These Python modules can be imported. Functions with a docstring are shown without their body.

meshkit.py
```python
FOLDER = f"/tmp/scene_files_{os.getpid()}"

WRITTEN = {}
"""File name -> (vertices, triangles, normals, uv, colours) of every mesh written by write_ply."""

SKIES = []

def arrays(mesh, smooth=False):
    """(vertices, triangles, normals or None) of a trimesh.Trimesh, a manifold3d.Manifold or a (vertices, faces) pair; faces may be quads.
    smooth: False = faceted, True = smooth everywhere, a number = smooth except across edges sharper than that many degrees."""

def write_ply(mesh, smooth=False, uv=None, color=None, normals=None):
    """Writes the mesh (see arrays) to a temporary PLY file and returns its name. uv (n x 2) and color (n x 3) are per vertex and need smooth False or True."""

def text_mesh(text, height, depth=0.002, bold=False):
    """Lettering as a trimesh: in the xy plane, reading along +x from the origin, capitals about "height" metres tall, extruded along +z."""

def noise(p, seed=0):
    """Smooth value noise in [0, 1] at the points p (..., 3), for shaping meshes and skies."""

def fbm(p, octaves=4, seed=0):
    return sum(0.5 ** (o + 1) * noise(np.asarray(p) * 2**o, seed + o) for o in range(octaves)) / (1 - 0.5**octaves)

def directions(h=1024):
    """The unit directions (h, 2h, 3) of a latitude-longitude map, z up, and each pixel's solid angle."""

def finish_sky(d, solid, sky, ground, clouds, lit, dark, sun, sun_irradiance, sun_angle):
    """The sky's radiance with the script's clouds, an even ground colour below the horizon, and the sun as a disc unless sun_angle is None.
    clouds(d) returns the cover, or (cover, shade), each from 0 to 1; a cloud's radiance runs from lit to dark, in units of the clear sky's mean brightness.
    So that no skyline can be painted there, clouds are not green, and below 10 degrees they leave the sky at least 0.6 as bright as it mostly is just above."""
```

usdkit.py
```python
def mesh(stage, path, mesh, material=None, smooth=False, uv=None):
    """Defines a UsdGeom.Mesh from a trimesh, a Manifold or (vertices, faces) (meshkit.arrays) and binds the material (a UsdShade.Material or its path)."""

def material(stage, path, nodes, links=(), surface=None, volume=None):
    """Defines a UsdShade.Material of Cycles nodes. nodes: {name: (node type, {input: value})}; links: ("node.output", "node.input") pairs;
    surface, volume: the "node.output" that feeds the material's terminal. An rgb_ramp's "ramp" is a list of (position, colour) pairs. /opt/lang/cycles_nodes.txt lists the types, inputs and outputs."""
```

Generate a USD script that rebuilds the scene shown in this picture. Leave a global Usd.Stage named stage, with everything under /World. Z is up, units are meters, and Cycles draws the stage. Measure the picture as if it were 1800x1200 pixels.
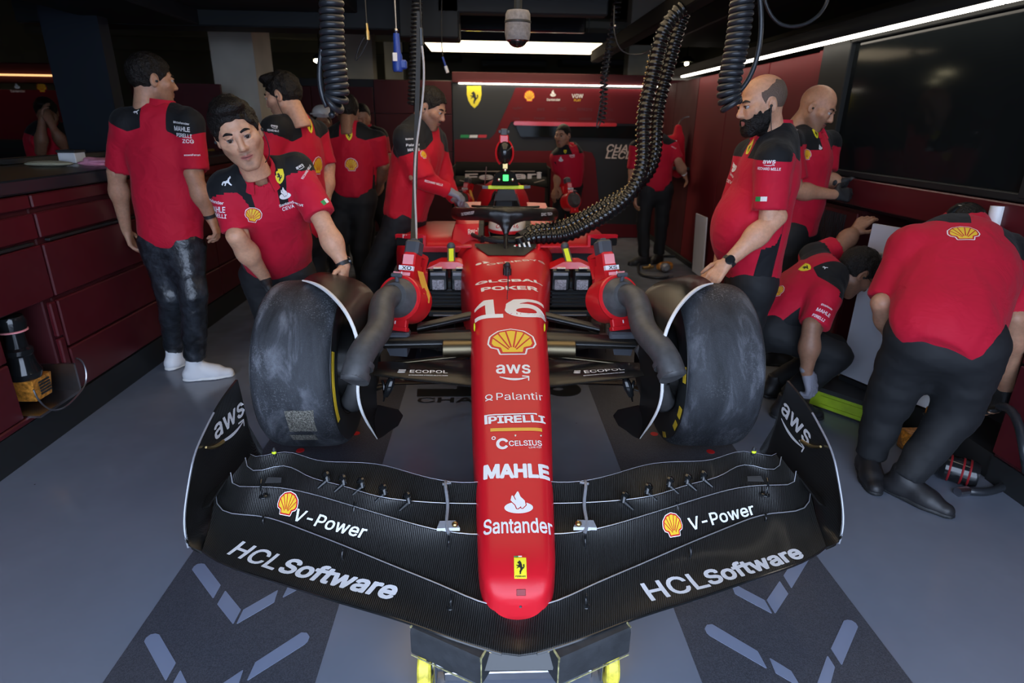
import math, random
import numpy as np, trimesh, manifold3d as m3
import shapely.geometry as sg
from shapely import affinity
from shapely.ops import unary_union
from scipy.spatial.transform import Rotation
from pxr import Usd, UsdGeom, UsdLux, UsdShade, Gf, Sdf, Vt
import usdkit, meshkit

stage = Usd.Stage.CreateInMemory()
UsdGeom.SetStageUpAxis(stage, UsdGeom.Tokens.z)
UsdGeom.SetStageMetersPerUnit(stage, 1.0)
UsdGeom.Xform.Define(stage, '/World'); UsdGeom.Scope.Define(stage, '/World/Looks')
rng = np.random.default_rng(7)

# ------------------------------------------------------------------ camera
PITCH, YAW, ROLL, FPX, EYE = 0.35243599, 0.04368515, 0.01474428, 1045.0, np.array([0, 0, 1.46379])
_cy, _sy, _cp, _sp = math.cos(YAW), math.sin(YAW), math.cos(PITCH), math.sin(PITCH)
FWD = np.array([_sy*_cp, _cy*_cp, -_sp]); _r0 = np.array([_cy, -_sy, 0]); _u0 = np.cross(_r0, FWD)
RIGHT = math.cos(ROLL)*_r0 + math.sin(ROLL)*_u0; UPV = -math.sin(ROLL)*_r0 + math.cos(ROLL)*_u0
cam = UsdGeom.Camera.Define(stage, '/World/camera')
cam.CreateHorizontalApertureAttr(36.0); cam.CreateVerticalApertureAttr(24.0)
cam.CreateFocalLengthAttr(36.0*FPX/1800); cam.CreateClippingRangeAttr(Gf.Vec2f(0.05, 200))
cam.CreateFStopAttr(3.2); cam.CreateFocusDistanceAttr(1.9)
_M = np.eye(4); _M[0, :3] = RIGHT; _M[1, :3] = UPV; _M[2, :3] = -FWD; _M[3, :3] = EYE
UsdGeom.Xformable(cam).AddTransformOp().Set(Gf.Matrix4d(_M.tolist()))
cam.CreateExposureAttr(0.42)

# ------------------------------------------------------------------ sky: soft overcast daylight, enters through the open garage front
dome = UsdLux.DomeLight.Define(stage, '/World/sky')
dome.CreateIntensityAttr(1.0); dome.CreateColorAttr(Gf.Vec3f(0.72, 0.88, 1.18))
SKY_GAIN = 1.35
dome.CreateIntensityAttr(SKY_GAIN)

# ------------------------------------------------------------------ helpers: pixels at a known depth -> points of the place
def ray(px, py): return FWD + RIGHT*(px-900)/FPX + UPV*(600-py)/FPX
def atZ(px, py, z=0.0): d = ray(px, py); return EYE + d*((z-EYE[2])/d[2])
def atY(px, py, y): d = ray(px, py); return EYE + d*(y/d[1])
def atX(px, py, x): d = ray(px, py); return EYE + d*(x/d[0])
V = lambda *a: np.array(a, float)
def unit(v): v = np.asarray(v, float); return v/max(np.linalg.norm(v), 1e-12)

# ------------------------------------------------------------------ helpers: stage
_count = {}
def numbered(path):
    n = _count.get(path, 0); _count[path] = n+1
    return path if n == 0 else f'{path}_{n:03d}'
def _data(prim, label=None, cat=None, group=None, kind=None):
    for k, v in (('label', label), ('category', cat), ('group', group), ('kind', kind)):
        if v: prim.SetCustomDataByKey(k, v)
def thing(name, label, cat, loc=None, group=None, rotz=0, kind=None):
    x = UsdGeom.Xform.Define(stage, numbered('/World/'+name))
    if loc is not None: x.AddTranslateOp().Set(Gf.Vec3d(*map(float, loc)))
    if rotz: x.AddRotateZOp().Set(float(math.degrees(rotz)))
    _data(x.GetPrim(), label, cat, group, kind); return str(x.GetPath())
def join(ms):
    ms = [m for m in ms if m is not None]
    if not ms: return None
    if len(ms) == 1: return ms[0]
    vs, fs, n = [], [], 0
    for m in ms:
        v, f = arr(m); vs.append(v); fs.append(f+n); n += len(v)
    return np.vstack(vs), np.vstack(fs)
def arr(m):
    if isinstance(m, list): m = join(m)
    if hasattr(m, 'to_mesh'):
        q = m.to_mesh(); return np.array(q.vert_properties[:, :3], float), np.array(q.tri_verts, int)
    if isinstance(m, tuple):
        v, f = np.asarray(m[0], float), np.asarray(m[1], int)
        if f.shape[1] == 4: f = np.vstack([f[:, [0, 1, 2]], f[:, [0, 2, 3]]])
        return v, f
    return np.array(m.vertices, float), np.array(m.faces, int)
def part(parent, name, mesh, mat, smooth=30, label=None, attr=None, loc=None, kind=None):
    """one Mesh prim; mesh in world coordinates (loc: subtract the thing's base)"""
    if isinstance(mesh, (list,)): mesh = join(mesh)
    v, f = arr(mesh)
    if loc is not None: v = v-np.asarray(loc)
    path = numbered(f'{parent}/{name}')
    if attr is not None: smooth = True if smooth else False
    m = usdkit.mesh(stage, path, trimesh.Trimesh(v, f, process=False), MAT[mat], smooth)
    if attr is not None:
        for k, a in attr.items():
            UsdGeom.PrimvarsAPI(m).CreatePrimvar(k, Sdf.ValueTypeNames.FloatArray, 'vertex').Set(Vt.FloatArray.FromNumpy(np.asarray(a, np.float32)))
    _data(m.GetPrim(), label, kind=kind); return path
def solo(name, mesh, mat, label, cat, smooth=30, group=None, kind=None):
    p = part('/World', name, mesh, mat, smooth); _data(stage.GetPrimAtPath(p), label, cat, group, kind); return p
def struct(name, mesh, mat, smooth=30, label=None):
    p = part('/World', name, mesh, mat, smooth); _data(stage.GetPrimAtPath(p), label, kind='structure'); return p

# ------------------------------------------------------------------ helpers: geometry
def box(lo, hi, r=0.0):
    lo, hi = np.minimum(lo, hi).astype(float), np.maximum(lo, hi).astype(float)
    r = min(r, 0.49*float((hi-lo).min()))
    if r <= 0: return arr(trimesh.creation.box(bounds=[lo, hi]))
    pts = []
    for sx in (0, 1):
        for sy in (0, 1):
            for sz in (0, 1):
                c = np.where([sx, sy, sz], hi, lo); s = np.where([sx, sy, sz], -1, 1)*r
                for k in range(3):
                    q = c+s; q[k] = c[k]; pts.append(q)
    return arr(m3.Manifold.hull_points(np.array(pts)))
def hullp(pts): return arr(m3.Manifold.hull_points(np.asarray(pts, float)))
def xf(mesh, R=None, t=(0, 0, 0), s=1.0):
    v, f = arr(mesh); v = v*s
    if R is not None: v = v @ np.asarray(R).T
    return v+np.asarray(t, float), f
def frame(x=None, y=None, z=None):
    """rotation whose columns are the given (orthogonalised) axes"""
    if z is not None and x is not None:
        z = unit(z); y = unit(np.cross(z, x)); x = np.cross(y, z)
    elif z is not None and y is not None:
        z = unit(z); x = unit(np.cross(y, z)); y = np.cross(z, x)
    else:
        x = unit(x); z = unit(np.cross(x, y)); y = np.cross(z, x)
    return np.stack([x, y, z], 1)
def look(d, up=(0, 0, 1)):
    z = unit(d); up = np.asarray(up, float)
    if abs(z @ unit(up)) > 0.98: up = np.array([1.0, 0, 0])
    return frame(z=z, y=up)
def spline(pts, n, closed=False):
    from scipy.interpolate import CubicSpline
    p = np.asarray(pts, float)
    if len(p) == 2: return p[0]+(p[1]-p[0])*np.linspace(0, 1, n)[:, None]
    t = np.r_[0, np.cumsum(np.linalg.norm(np.diff(p, axis=0), axis=1)+1e-9)]
    return CubicSpline(t, p)(np.linspace(0, t[-1], n))
def rings(R, caps=True, closed=False):
    """loft: R (n, k, 3) closed rings -> (v, f)"""
    R = np.asarray(R, float); n, k = R.shape[:2]
    v = R.reshape(-1, 3); f = []
    i = np.arange(n if closed else n-1)[:, None]; j = np.arange(k)[None]
    a = (i*k+j); b = (i*k+(j+1) % k); c = (((i+1) % n)*k+(j+1) % k); d = (((i+1) % n)*k+j)
    f = np.concatenate([np.stack([a, b, c], -1).reshape(-1, 3), np.stack([a, c, d], -1).reshape(-1, 3)])
    if caps and not closed:
        c0, c1 = R[0].mean(0), R[-1].mean(0); v = np.vstack([v, c0, c1]); q = np.arange(k)
        f = np.vstack([f, np.stack([np.full(k, n*k), (q+1) % k, q], 1), np.stack([np.full(k, n*k+1), (n-1)*k+q, (n-1)*k+(q+1) % k], 1)])
    return v, f
def tube(pts, r, k=10, n=None, caps=True):
    p = np.asarray(pts, float)
    if n: p = spline(p, n)
    m = len(p); r = np.broadcast_to(np.asarray(r, float), (m,)) if np.ndim(r) == 0 or len(r) == m else np.interp(np.linspace(0, 1, m), np.linspace(0, 1, len(r)), r)
    t = np.gradient(p, axis=0); t /= np.linalg.norm(t, axis=1, keepdims=True)+1e-12
    ref = np.array([0, 0, 1.0]) if abs(t[0][2]) < 0.9 else np.array([1.0, 0, 0])
    nrm = unit(np.cross(t[0], ref)); N = []
    for i in range(m):
        nrm = unit(nrm-t[i]*(nrm @ t[i])); N.append(nrm)
    N = np.array(N); B = np.cross(t, N); a = np.linspace(0, 2*np.pi, k, endpoint=False)
    R = p[:, None]+r[:, None, None]*(np.cos(a)[None, :, None]*N[:, None]+np.sin(a)[None, :, None]*B[:, None])
    return rings(R, caps)
def bar(a, b, w, h, up=(0, 0, 1), r=0.0):
    a, b = np.asarray(a, float), np.asarray(b, float); R = look(b-a, up)
    return xf(box((-w/2, -h/2, 0), (w/2, h/2, np.linalg.norm(b-a)), r), R, a)
def cyl(a, b, r, k=20, r2=None):
    return tube([a, b], [r, r if r2 is None else r2], k)
def lathe(prof, k=32, a=(0, 0, 0), axis=(0, 0, 1)):
    """profile of (radius, height) about axis from a"""
    R = look(axis, (0, 1, 0) if abs(unit(axis)[1]) < .9 else (0, 0, 1)); th = np.linspace(0, 2*np.pi, k, endpoint=False)
    P = np.array([[[max(r, 1e-5)*math.cos(t), max(r, 1e-5)*math.sin(t), h] for t in th] for r, h in prof])
    return xf(rings(P), R, a)
def ball(c, r, n=2):
    m = trimesh.creation.icosphere(n, 1.0); return np.array(m.vertices)*np.asarray(r)+np.asarray(c), np.array(m.faces)
def prism(poly, h, R=None, t=(0, 0, 0)):
    ps = getattr(poly, 'geoms', [poly])
    return xf(join([arr(trimesh.creation.extrude_polygon(p, h, engine='earcut')) for p in ps if p.area > 0]), R, t)
def rrect(x0, y0, x1, y1, r): return sg.box(x0+r, y0+r, x1-r, y1-r).buffer(r, quad_segs=6)
def grid(P):
    """open sheet from P (n, m, 3)"""
    P = np.asarray(P, float); n, m = P.shape[:2]; i, j = np.meshgrid(np.arange(n-1), np.arange(m-1), indexing='ij'); a = (i*m+j).ravel()
    return P.reshape(-1, 3), np.vstack([np.stack([a, a+1, a+m+1], 1), np.stack([a, a+m+1, a+m], 1)])
def shell(P, th):
    """sheet with thickness from P (n, m, 3): offset along its normals and closed"""
    P = np.asarray(P, float); n, m = P.shape[:2]
    N = np.cross(np.gradient(P, axis=0), np.gradient(P, axis=1)); N /= np.linalg.norm(N, axis=2, keepdims=True)+1e-12
    R = np.concatenate([P, (P-N*th)[:, ::-1]], axis=1)
    return rings(R)
def facefix(m):
    """outward winding"""
    t = trimesh.Trimesh(*arr(m), process=True); trimesh.repair.fix_normals(t); return arr(t)

def raycast(O, D, mesh, tmax=1e9, back=False):
    """nearest hit parameter per ray (nan = none) and normals"""
    v, f = arr(mesh); O = np.atleast_2d(O); D = np.broadcast_to(np.atleast_2d(D), O.shape)
    c = O.mean(0); rad = np.linalg.norm(O-c, axis=1).max()+0.02; d0 = unit(D.mean(0))
    tc = v[f].mean(1)-c; perp = np.linalg.norm(tc-np.outer(tc @ d0, d0), axis=1); ext = np.linalg.norm(v[f]-v[f].mean(1, keepdims=True), axis=2).max(1)
    spread = np.linalg.norm(D-d0, axis=1).max()*np.abs(tc @ d0).max() if len(O) > 1 else 0
    keep = perp < rad+ext+spread; f = f[keep]
    T = np.full(len(O), np.nan); Nn = np.zeros((len(O), 3))
    if not len(f): return T, Nn
    a, e1, e2 = v[f[:, 0]], v[f[:, 1]]-v[f[:, 0]], v[f[:, 2]]-v[f[:, 0]]; fn = np.cross(e1, e2); fn /= np.linalg.norm(fn, axis=1, keepdims=True)+1e-15
    step = max(1, int(3e6//max(len(f), 1)))
    for s in range(0, len(O), step):
        o, d = O[s:s+step], D[s:s+step]
        h = np.cross(d[:, None], e2[None]); det = (h*e1[None]).sum(-1); det = np.where(np.abs(det) < 1e-12, np.nan, det)
        w = o[:, None]-a[None]; u = (w*h).sum(-1)/det; q = np.cross(w, e1[None]); vv = (d[:, None]*q).sum(-1)/det; t = (q*e2[None]).sum(-1)/det
        ok = (u >= -1e-6) & (vv >= -1e-6) & (u+vv <= 1+1e-6) & (t > 1e-6) & (t < tmax)
        t = np.where(ok, t, np.inf); i = t.argmin(1); best = t[np.arange(len(o)), i]
        g = np.isfinite(best); T[s:s+step][g] = best[g]; Nn[s:s+step][g] = fn[i[g]]
    Nn *= -np.sign((Nn*D).sum(1))[:, None]
    return T, Nn

def drop(P, N, mesh, reach):
    """points P dropped along -N from P + reach N onto the mesh (faces towards N): (distance, normal)"""
    v, f = arr(mesh); R = look(N); q, p = v @ R, P @ R; lo, hi = p[:, :2].min(0), p[:, :2].max(0); t2 = q[f]
    fn = np.cross(v[f[:, 1]]-v[f[:, 0]], v[f[:, 2]]-v[f[:, 0]]); fn /= np.linalg.norm(fn, axis=1, keepdims=True)+1e-15
    keep = (t2[:, :, 0].max(1) > lo[0]) & (t2[:, :, 0].min(1) < hi[0]) & (t2[:, :, 1].max(1) > lo[1]) & (t2[:, :, 1].min(1) < hi[1]) & (np.abs(fn @ N) > .05)
    f, fn, t2 = f[keep], fn[keep], t2[keep]; T = np.full(len(P), np.nan); Nn = np.zeros((len(P), 3))
    if not len(f): return T, Nn
    a, b, c = t2[:, 0], t2[:, 1], t2[:, 2]; det = (b[:, 1]-c[:, 1])*(a[:, 0]-c[:, 0])+(c[:, 0]-b[:, 0])*(a[:, 1]-c[:, 1]); det = np.where(np.abs(det) < 1e-14, np.nan, det)
    k1, k2, k3, k4 = (b[:, 1]-c[:, 1])/det, (c[:, 0]-b[:, 0])/det, (c[:, 1]-a[:, 1])/det, (a[:, 0]-c[:, 0])/det
    for s in range(0, len(P), 2000):
        x = p[s:s+2000, 0:1]-c[None, :, 0]; y = p[s:s+2000, 1:2]-c[None, :, 1]; u = k1*x+k2*y; w = k3*x+k4*y
        z = u*a[:, 2]+w*b[:, 2]+(1-u-w)*c[:, 2]; ok = (u >= -1e-5) & (w >= -1e-5) & (u+w <= 1+1e-5)
        d = p[s:s+2000, 2:3]+reach-z; d = np.where(ok & (d > 0) & (d < 2*reach), d, np.inf); i = d.argmin(1); best = d[np.arange(len(d)), i]; g = np.isfinite(best)
        T[s:s+2000][g] = best[g]; Nn[s:s+2000][g] = fn[i[g]]
    Nn *= np.where((Nn @ N) < 0, -1, 1)[:, None]
    return T, Nn
# ------------------------------------------------------------------ materials
MAT = {}
def _name(n): return '/World/Looks/'+n
def mat(name, color, rough=0.5, metal=0.0, spec=0.5, coat=0.0, coat_r=0.1, noise=0.0, nscale=8.0, bump=0.0, bscale=60.0, emit=0.0, sheen=0.0, trans=0.0, sss=0.0, aniso=None, rnoise=0.0):
    p = {"base_color": color, "roughness": rough, "metallic": metal, "specular_ior_level": spec}
    if coat: p.update(coat_weight=coat, coat_roughness=coat_r)
    if emit: p.update(emission_color=color, emission_strength=emit)
    if sheen: p.update(sheen_weight=sheen, sheen_roughness=0.5)
    if trans: p.update(transmission_weight=trans)
    if sss: p.update(subsurface_weight=sss, subsurface_scale=0.008)
    nodes, links = {"p": ("principled_bsdf", p)}, []
    if noise or bump or rnoise: nodes["g"] = ("geometry", {})
    if noise:
        nodes["n"] = ("noise_texture", {"scale": nscale, "detail": 4.0}); links.append(("g.position", "n.vector"))
        c = np.array(color); nodes["r"] = ("rgb_ramp", {"ramp": [(0.3, tuple(c*(1-noise))), (0.7, tuple(np.minimum(c*(1+noise), 1)))]})
        links += [("n.fac", "r.fac"), ("r.color", "p.base_color")]
    if rnoise:
        nodes["n3"] = ("noise_texture", {"scale": 5.0, "detail": 5.0}); nodes["m3"] = ("map_range", {"from_min": 0.3, "from_max": 0.7, "to_min": max(rough-rnoise, .03), "to_max": rough+rnoise})
        links += [("g.position", "n3.vector"), ("n3.fac", "m3.value"), ("m3.result", "p.roughness")]
    if bump:
        nodes["n2"] = ("noise_texture", {"scale": bscale, "detail": 3.0}); nodes["b"] = ("bump", {"strength": bump, "distance": 0.01})
        links += [("g.position", "n2.vector"), ("n2.fac", "b.height"), ("b.normal", "p.normal")]
    MAT[name] = usdkit.material(stage, _name(name), nodes, links, surface="p.BSDF")
RED = (0.50, 0.006, 0.016)
mat('team_red', (0.58, 0.007, 0.018), 0.42, coat=0.15, coat_r=0.2, spec=0.35)
mat('signal_red', (0.62, 0.012, 0.018), 0.28, coat=0.3)
mat('white_print', (0.80, 0.80, 0.80), 0.5)
mat('grey_print', (0.55, 0.55, 0.57), 0.5)
mat('cream_print', (0.80, 0.68, 0.60), 0.5)
mat('beige_print', (0.55, 0.45, 0.33), 0.5)
mat('yellow_print', (0.85, 0.55, 0.03), 0.45)
mat('badge_yellow', (0.85, 0.74, 0.03), 0.45)
mat('red_print', (0.60, 0.012, 0.016), 0.45)
mat('dark_red_print', (0.22, 0.006, 0.01), 0.5)
mat('black_print', (0.012, 0.012, 0.013), 0.5)
mat('shadow_print', (0.10, 0.012, 0.016), 0.5)
mat('green_print', (0.02, 0.30, 0.08), 0.5)
mat('black_plastic', (0.018, 0.020, 0.022), 0.38)
mat('matt_black', (0.016, 0.018, 0.020), 0.6)
mat('gloss_black', (0.010, 0.011, 0.012), 0.12)
mat('gantry_black', (0.013, 0.016, 0.018), 0.65, spec=0.3)
mat('rubber_hose', (0.060, 0.060, 0.062), 0.5, noise=0.25, nscale=30)
mat('grey_plastic', (0.055, 0.060, 0.072), 0.5)
mat('chrome', (0.75, 0.75, 0.75), 0.12, metal=1.0)
mat('steel', (0.42, 0.42, 0.44), 0.3, metal=1.0, noise=0.15)
mat('bronze_metal', (0.50, 0.36, 0.15), 0.34, metal=1.0)
mat('heat_wrap', (0.16, 0.13, 0.08), 0.42, metal=1.0)  # bronze for the track rod and the painted reflection on a fairing
mat('silver_and_glint', (0.30, 0.31, 0.34), 0.3, metal=0.4)  # silver for metal fittings and for highlights drawn along wing edges
mat('white_plastic', (0.78, 0.79, 0.80), 0.4)
mat('fluor_yellow', (0.70, 0.85, 0.02), 0.5)
mat('dull_fluor', (0.36, 0.52, 0.02), 0.45, noise=0.2, nscale=14)
mat('ochre_tape', (0.80, 0.42, 0.05), 0.5)
mat('pink_label', (0.85, 0.30, 0.33), 0.4)
mat('grey_label', (0.40, 0.40, 0.45), 0.5, noise=0.6, nscale=130)
mat('yellow_rubber', (0.75, 0.60, 0.06), 0.5, noise=0.45, nscale=40)
mat('foam_pad', (0.022, 0.024, 0.027), 0.62, noise=0.3, nscale=22, bump=0.12)
mat('worn_edge', (0.28, 0.26, 0.12), 0.7, noise=0.6, nscale=70)
mat('amber_grease', (0.50, 0.20, 0.03), 0.3, noise=0.6, nscale=60)
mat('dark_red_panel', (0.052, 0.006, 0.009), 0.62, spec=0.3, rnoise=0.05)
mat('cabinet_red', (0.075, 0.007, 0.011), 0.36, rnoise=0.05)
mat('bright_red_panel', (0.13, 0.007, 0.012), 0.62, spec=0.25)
mat('dark_navy', (0.012, 0.017, 0.026), 0.6, spec=0.3)
mat('worktop_black', (0.018, 0.021, 0.026), 0.3)
mat('plinth_black', (0.010, 0.011, 0.012), 0.6)
mat('concrete_beige', (0.46, 0.43, 0.36), 0.8, noise=0.12, nscale=3)
mat('dark_wall', (0.15, 0.14, 0.105), 0.8, noise=0.15, nscale=2)
mat('ceiling_dark', (0.06, 0.06, 0.05), 0.8)
mat('apron_concrete', (0.33, 0.33, 0.34), 0.85, noise=0.1)
mat('window_tint', (0.008, 0.010, 0.011), 0.08, spec=0.08)
mat('frame_dark', (0.010, 0.012, 0.013), 0.6, spec=0.3)
mat('door_white', (0.46, 0.47, 0.52), 0.4)
mat('cloth_pink', (0.75, 0.30, 0.42), 0.8, bump=0.3)
mat('cloth_beige', (0.45, 0.43, 0.30), 0.8, bump=0.3)
mat('tape_grey', (0.17, 0.16, 0.165), 0.7, noise=0.25, nscale=60, bump=0.3)
mat('connector_blue', (0.02, 0.06, 0.35), 0.35)
mat('led_green', (0.05, 0.8, 0.15), 0.5, emit=1.2)
mat('led_red', (0.9, 0.03, 0.02), 0.5, emit=2.5)
mat('visor_black', (0.010, 0.011, 0.013), 0.06, spec=0.7)
mat('helmet_white', (0.78, 0.72, 0.66), 0.25, coat=0.5)
mat('lamp_warm', (1.0, 0.82, 0.55), 0.5, emit=3.4)
mat('lamp_dim', (1.0, 0.78, 0.48), 0.5, emit=1.35)
mat('lamp_strip', (1.0, 0.90, 0.76), 0.5, emit=7.0)
mat('lamp_amber', (1.0, 0.55, 0.22), 0.5, emit=1.0)
mat('lamp_far', (1.0, 0.88, 0.55), 0.5, emit=14.0)
for nm, c in dict(fair=(0.60, 0.315, 0.195), tan=(0.46, 0.24, 0.15), brown=(0.26, 0.13, 0.08)).items():
    p = {"base_color": c, "roughness": 0.48, "subsurface_weight": 0.12, "subsurface_scale": 0.01, "specular_ior_level": 0.4}
    MAT['skin_'+nm] = usdkit.material(stage, _name('skin_'+nm), {
        "p": ("principled_bsdf", p), "g": ("geometry", {}), "n": ("noise_texture", {"scale": 70.0, "detail": 3.0}),
        "r": ("rgb_ramp", {"ramp": [(0.25, tuple(np.array(c)*0.86)), (0.75, tuple(np.array(c)*1.1))]}),
        "s": ("attribute", {"attribute": "stubble"}), "l": ("attribute", {"attribute": "lips"}),
        "m": ("mix", {"color2": (0.045, 0.028, 0.022)}), "m2": ("mix", {"color2": (0.48, 0.14, 0.12)})},
        [("g.position", "n.vector"), ("n.fac", "r.fac"), ("r.color", "m2.color1"), ("l.fac", "m2.fac"), ("m2.color", "m.color1"), ("s.fac", "m.fac"), ("m.color", "p.base_color")], surface="p.BSDF")
mat('hair_dark', (0.008, 0.006, 0.005), 0.55, spec=0.3, bump=0.8, bscale=140)
mat('hair_brown', (0.030, 0.020, 0.014), 0.45, bump=0.8, bscale=140)
mat('hair_grey', (0.13, 0.085, 0.062), 0.7, bump=0.6, bscale=180)
mat('trouser_black', (0.007, 0.008, 0.010), 0.75, bump=0.2, bscale=26)
mat('waxed_jeans', (0.020, 0.023, 0.029), 0.30, noise=0.7, nscale=22, bump=0.5, bscale=32)
mat('shoe_black', (0.012, 0.012, 0.014), 0.5)
mat('shoe_white', (0.74, 0.74, 0.76), 0.5)
mat('sole_white', (0.80, 0.79, 0.76), 0.5)
mat('glove_black', (0.018, 0.019, 0.021), 0.6, bump=0.2)
mat('glove_grey', (0.20, 0.20, 0.24), 0.8, bump=0.25, bscale=120)
mat('wing_black', (0.006, 0.006, 0.007), 0.8, spec=0.12)
mat('wing_cream', (0.85, 0.74, 0.58), 0.5)
mat('lip_line', (0.10, 0.025, 0.022), 0.6)
mat('strap_black', (0.016, 0.016, 0.017), 0.5)
def cloth(name, c1, c2):
    """team shirt: c1, and c2 where the attribute yoke > 0"""
    MAT[name] = usdkit.material(stage, _name(name), {
        "p": ("principled_bsdf", {"roughness": 0.72, "specular_ior_level": 0.25, "sheen_weight": 0.05}),
        "a": ("attribute", {"attribute": "yoke"}), "t": ("math", {"math_type": "greater_than", "value2": 0.0}),
        "m": ("mix", {"color1": c1, "color2": c2}), "g": ("geometry", {}),
        "n": ("noise_texture", {"scale": 9.0, "detail": 3.0, "distortion": 0.8}), "b": ("bump", {"strength": 0.35, "distance": 0.03})},
        [("a.fac", "t.value1"), ("t.value", "m.fac"), ("m.color", "p.base_color"), ("g.position", "n.vector"), ("n.fac", "b.height"), ("b.normal", "p.normal")], surface="p.BSDF")
cloth('shirt_red', (0.52, 0.006, 0.030), (0.008, 0.009, 0.011))
cloth('jacket_red', (0.54, 0.007, 0.022), (0.014, 0.015, 0.017))
# eye: white ball, iris and pupil by distance from the gaze axis
MAT['eyeball'] = usdkit.material(stage, _name('eyeball'), {
    "p": ("principled_bsdf", {"roughness": 0.12}), "a": ("attribute", {"attribute": "gaze"}),
    "r": ("rgb_ramp", {"ramp": [(0.0, (0.004, 0.004, 0.004)), (0.25, (0.004, 0.004, 0.004)), (0.28, (0.06, 0.03, 0.015)), (0.50, (0.04, 0.02, 0.010)), (0.54, (0.36, 0.32, 0.30)), (1.0, (0.36, 0.32, 0.30))]})},
    [("a.fac", "r.fac"), ("r.color", "p.base_color")], surface="p.BSDF")
# carbon fibre with visible tape lines, run by the attribute-free object position
def carbon(name, dirn, scale, rough=0.30, lo=0.004, hi=0.020):
    MAT[name] = usdkit.material(stage, _name(name), {
        "p": ("principled_bsdf", {"roughness": rough, "specular_ior_level": 0.45, "coat_weight": 0.12, "coat_roughness": 0.12}), "g": ("texture_coordinate", {}),
        "m": ("mapping", {"rotation": (0.0, 0.0, dirn)}),
        "w": ("wave_texture", {"wave_type": "bands", "bands_direction": "x", "scale": scale, "distortion": 0.4, "detail": 1.0}),
        "r": ("rgb_ramp", {"ramp": [(0.2, (lo, lo, lo*1.05)), (0.8, (hi, hi*0.98, hi*0.92))]}),
        "b": ("bump", {"strength": 0.25, "distance": 0.002})},
        [("g.object", "m.vector"), ("m.vector", "w.vector"), ("w.fac", "r.fac"), ("r.color", "p.base_color"), ("w.fac", "b.height"), ("b.normal", "p.normal")], surface="p.BSDF")
carbon('carbon_ribbed', 0.15, 55.0)
carbon('carbon_smooth', 0.6, 160.0, 0.22, 0.007, 0.016)
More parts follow.
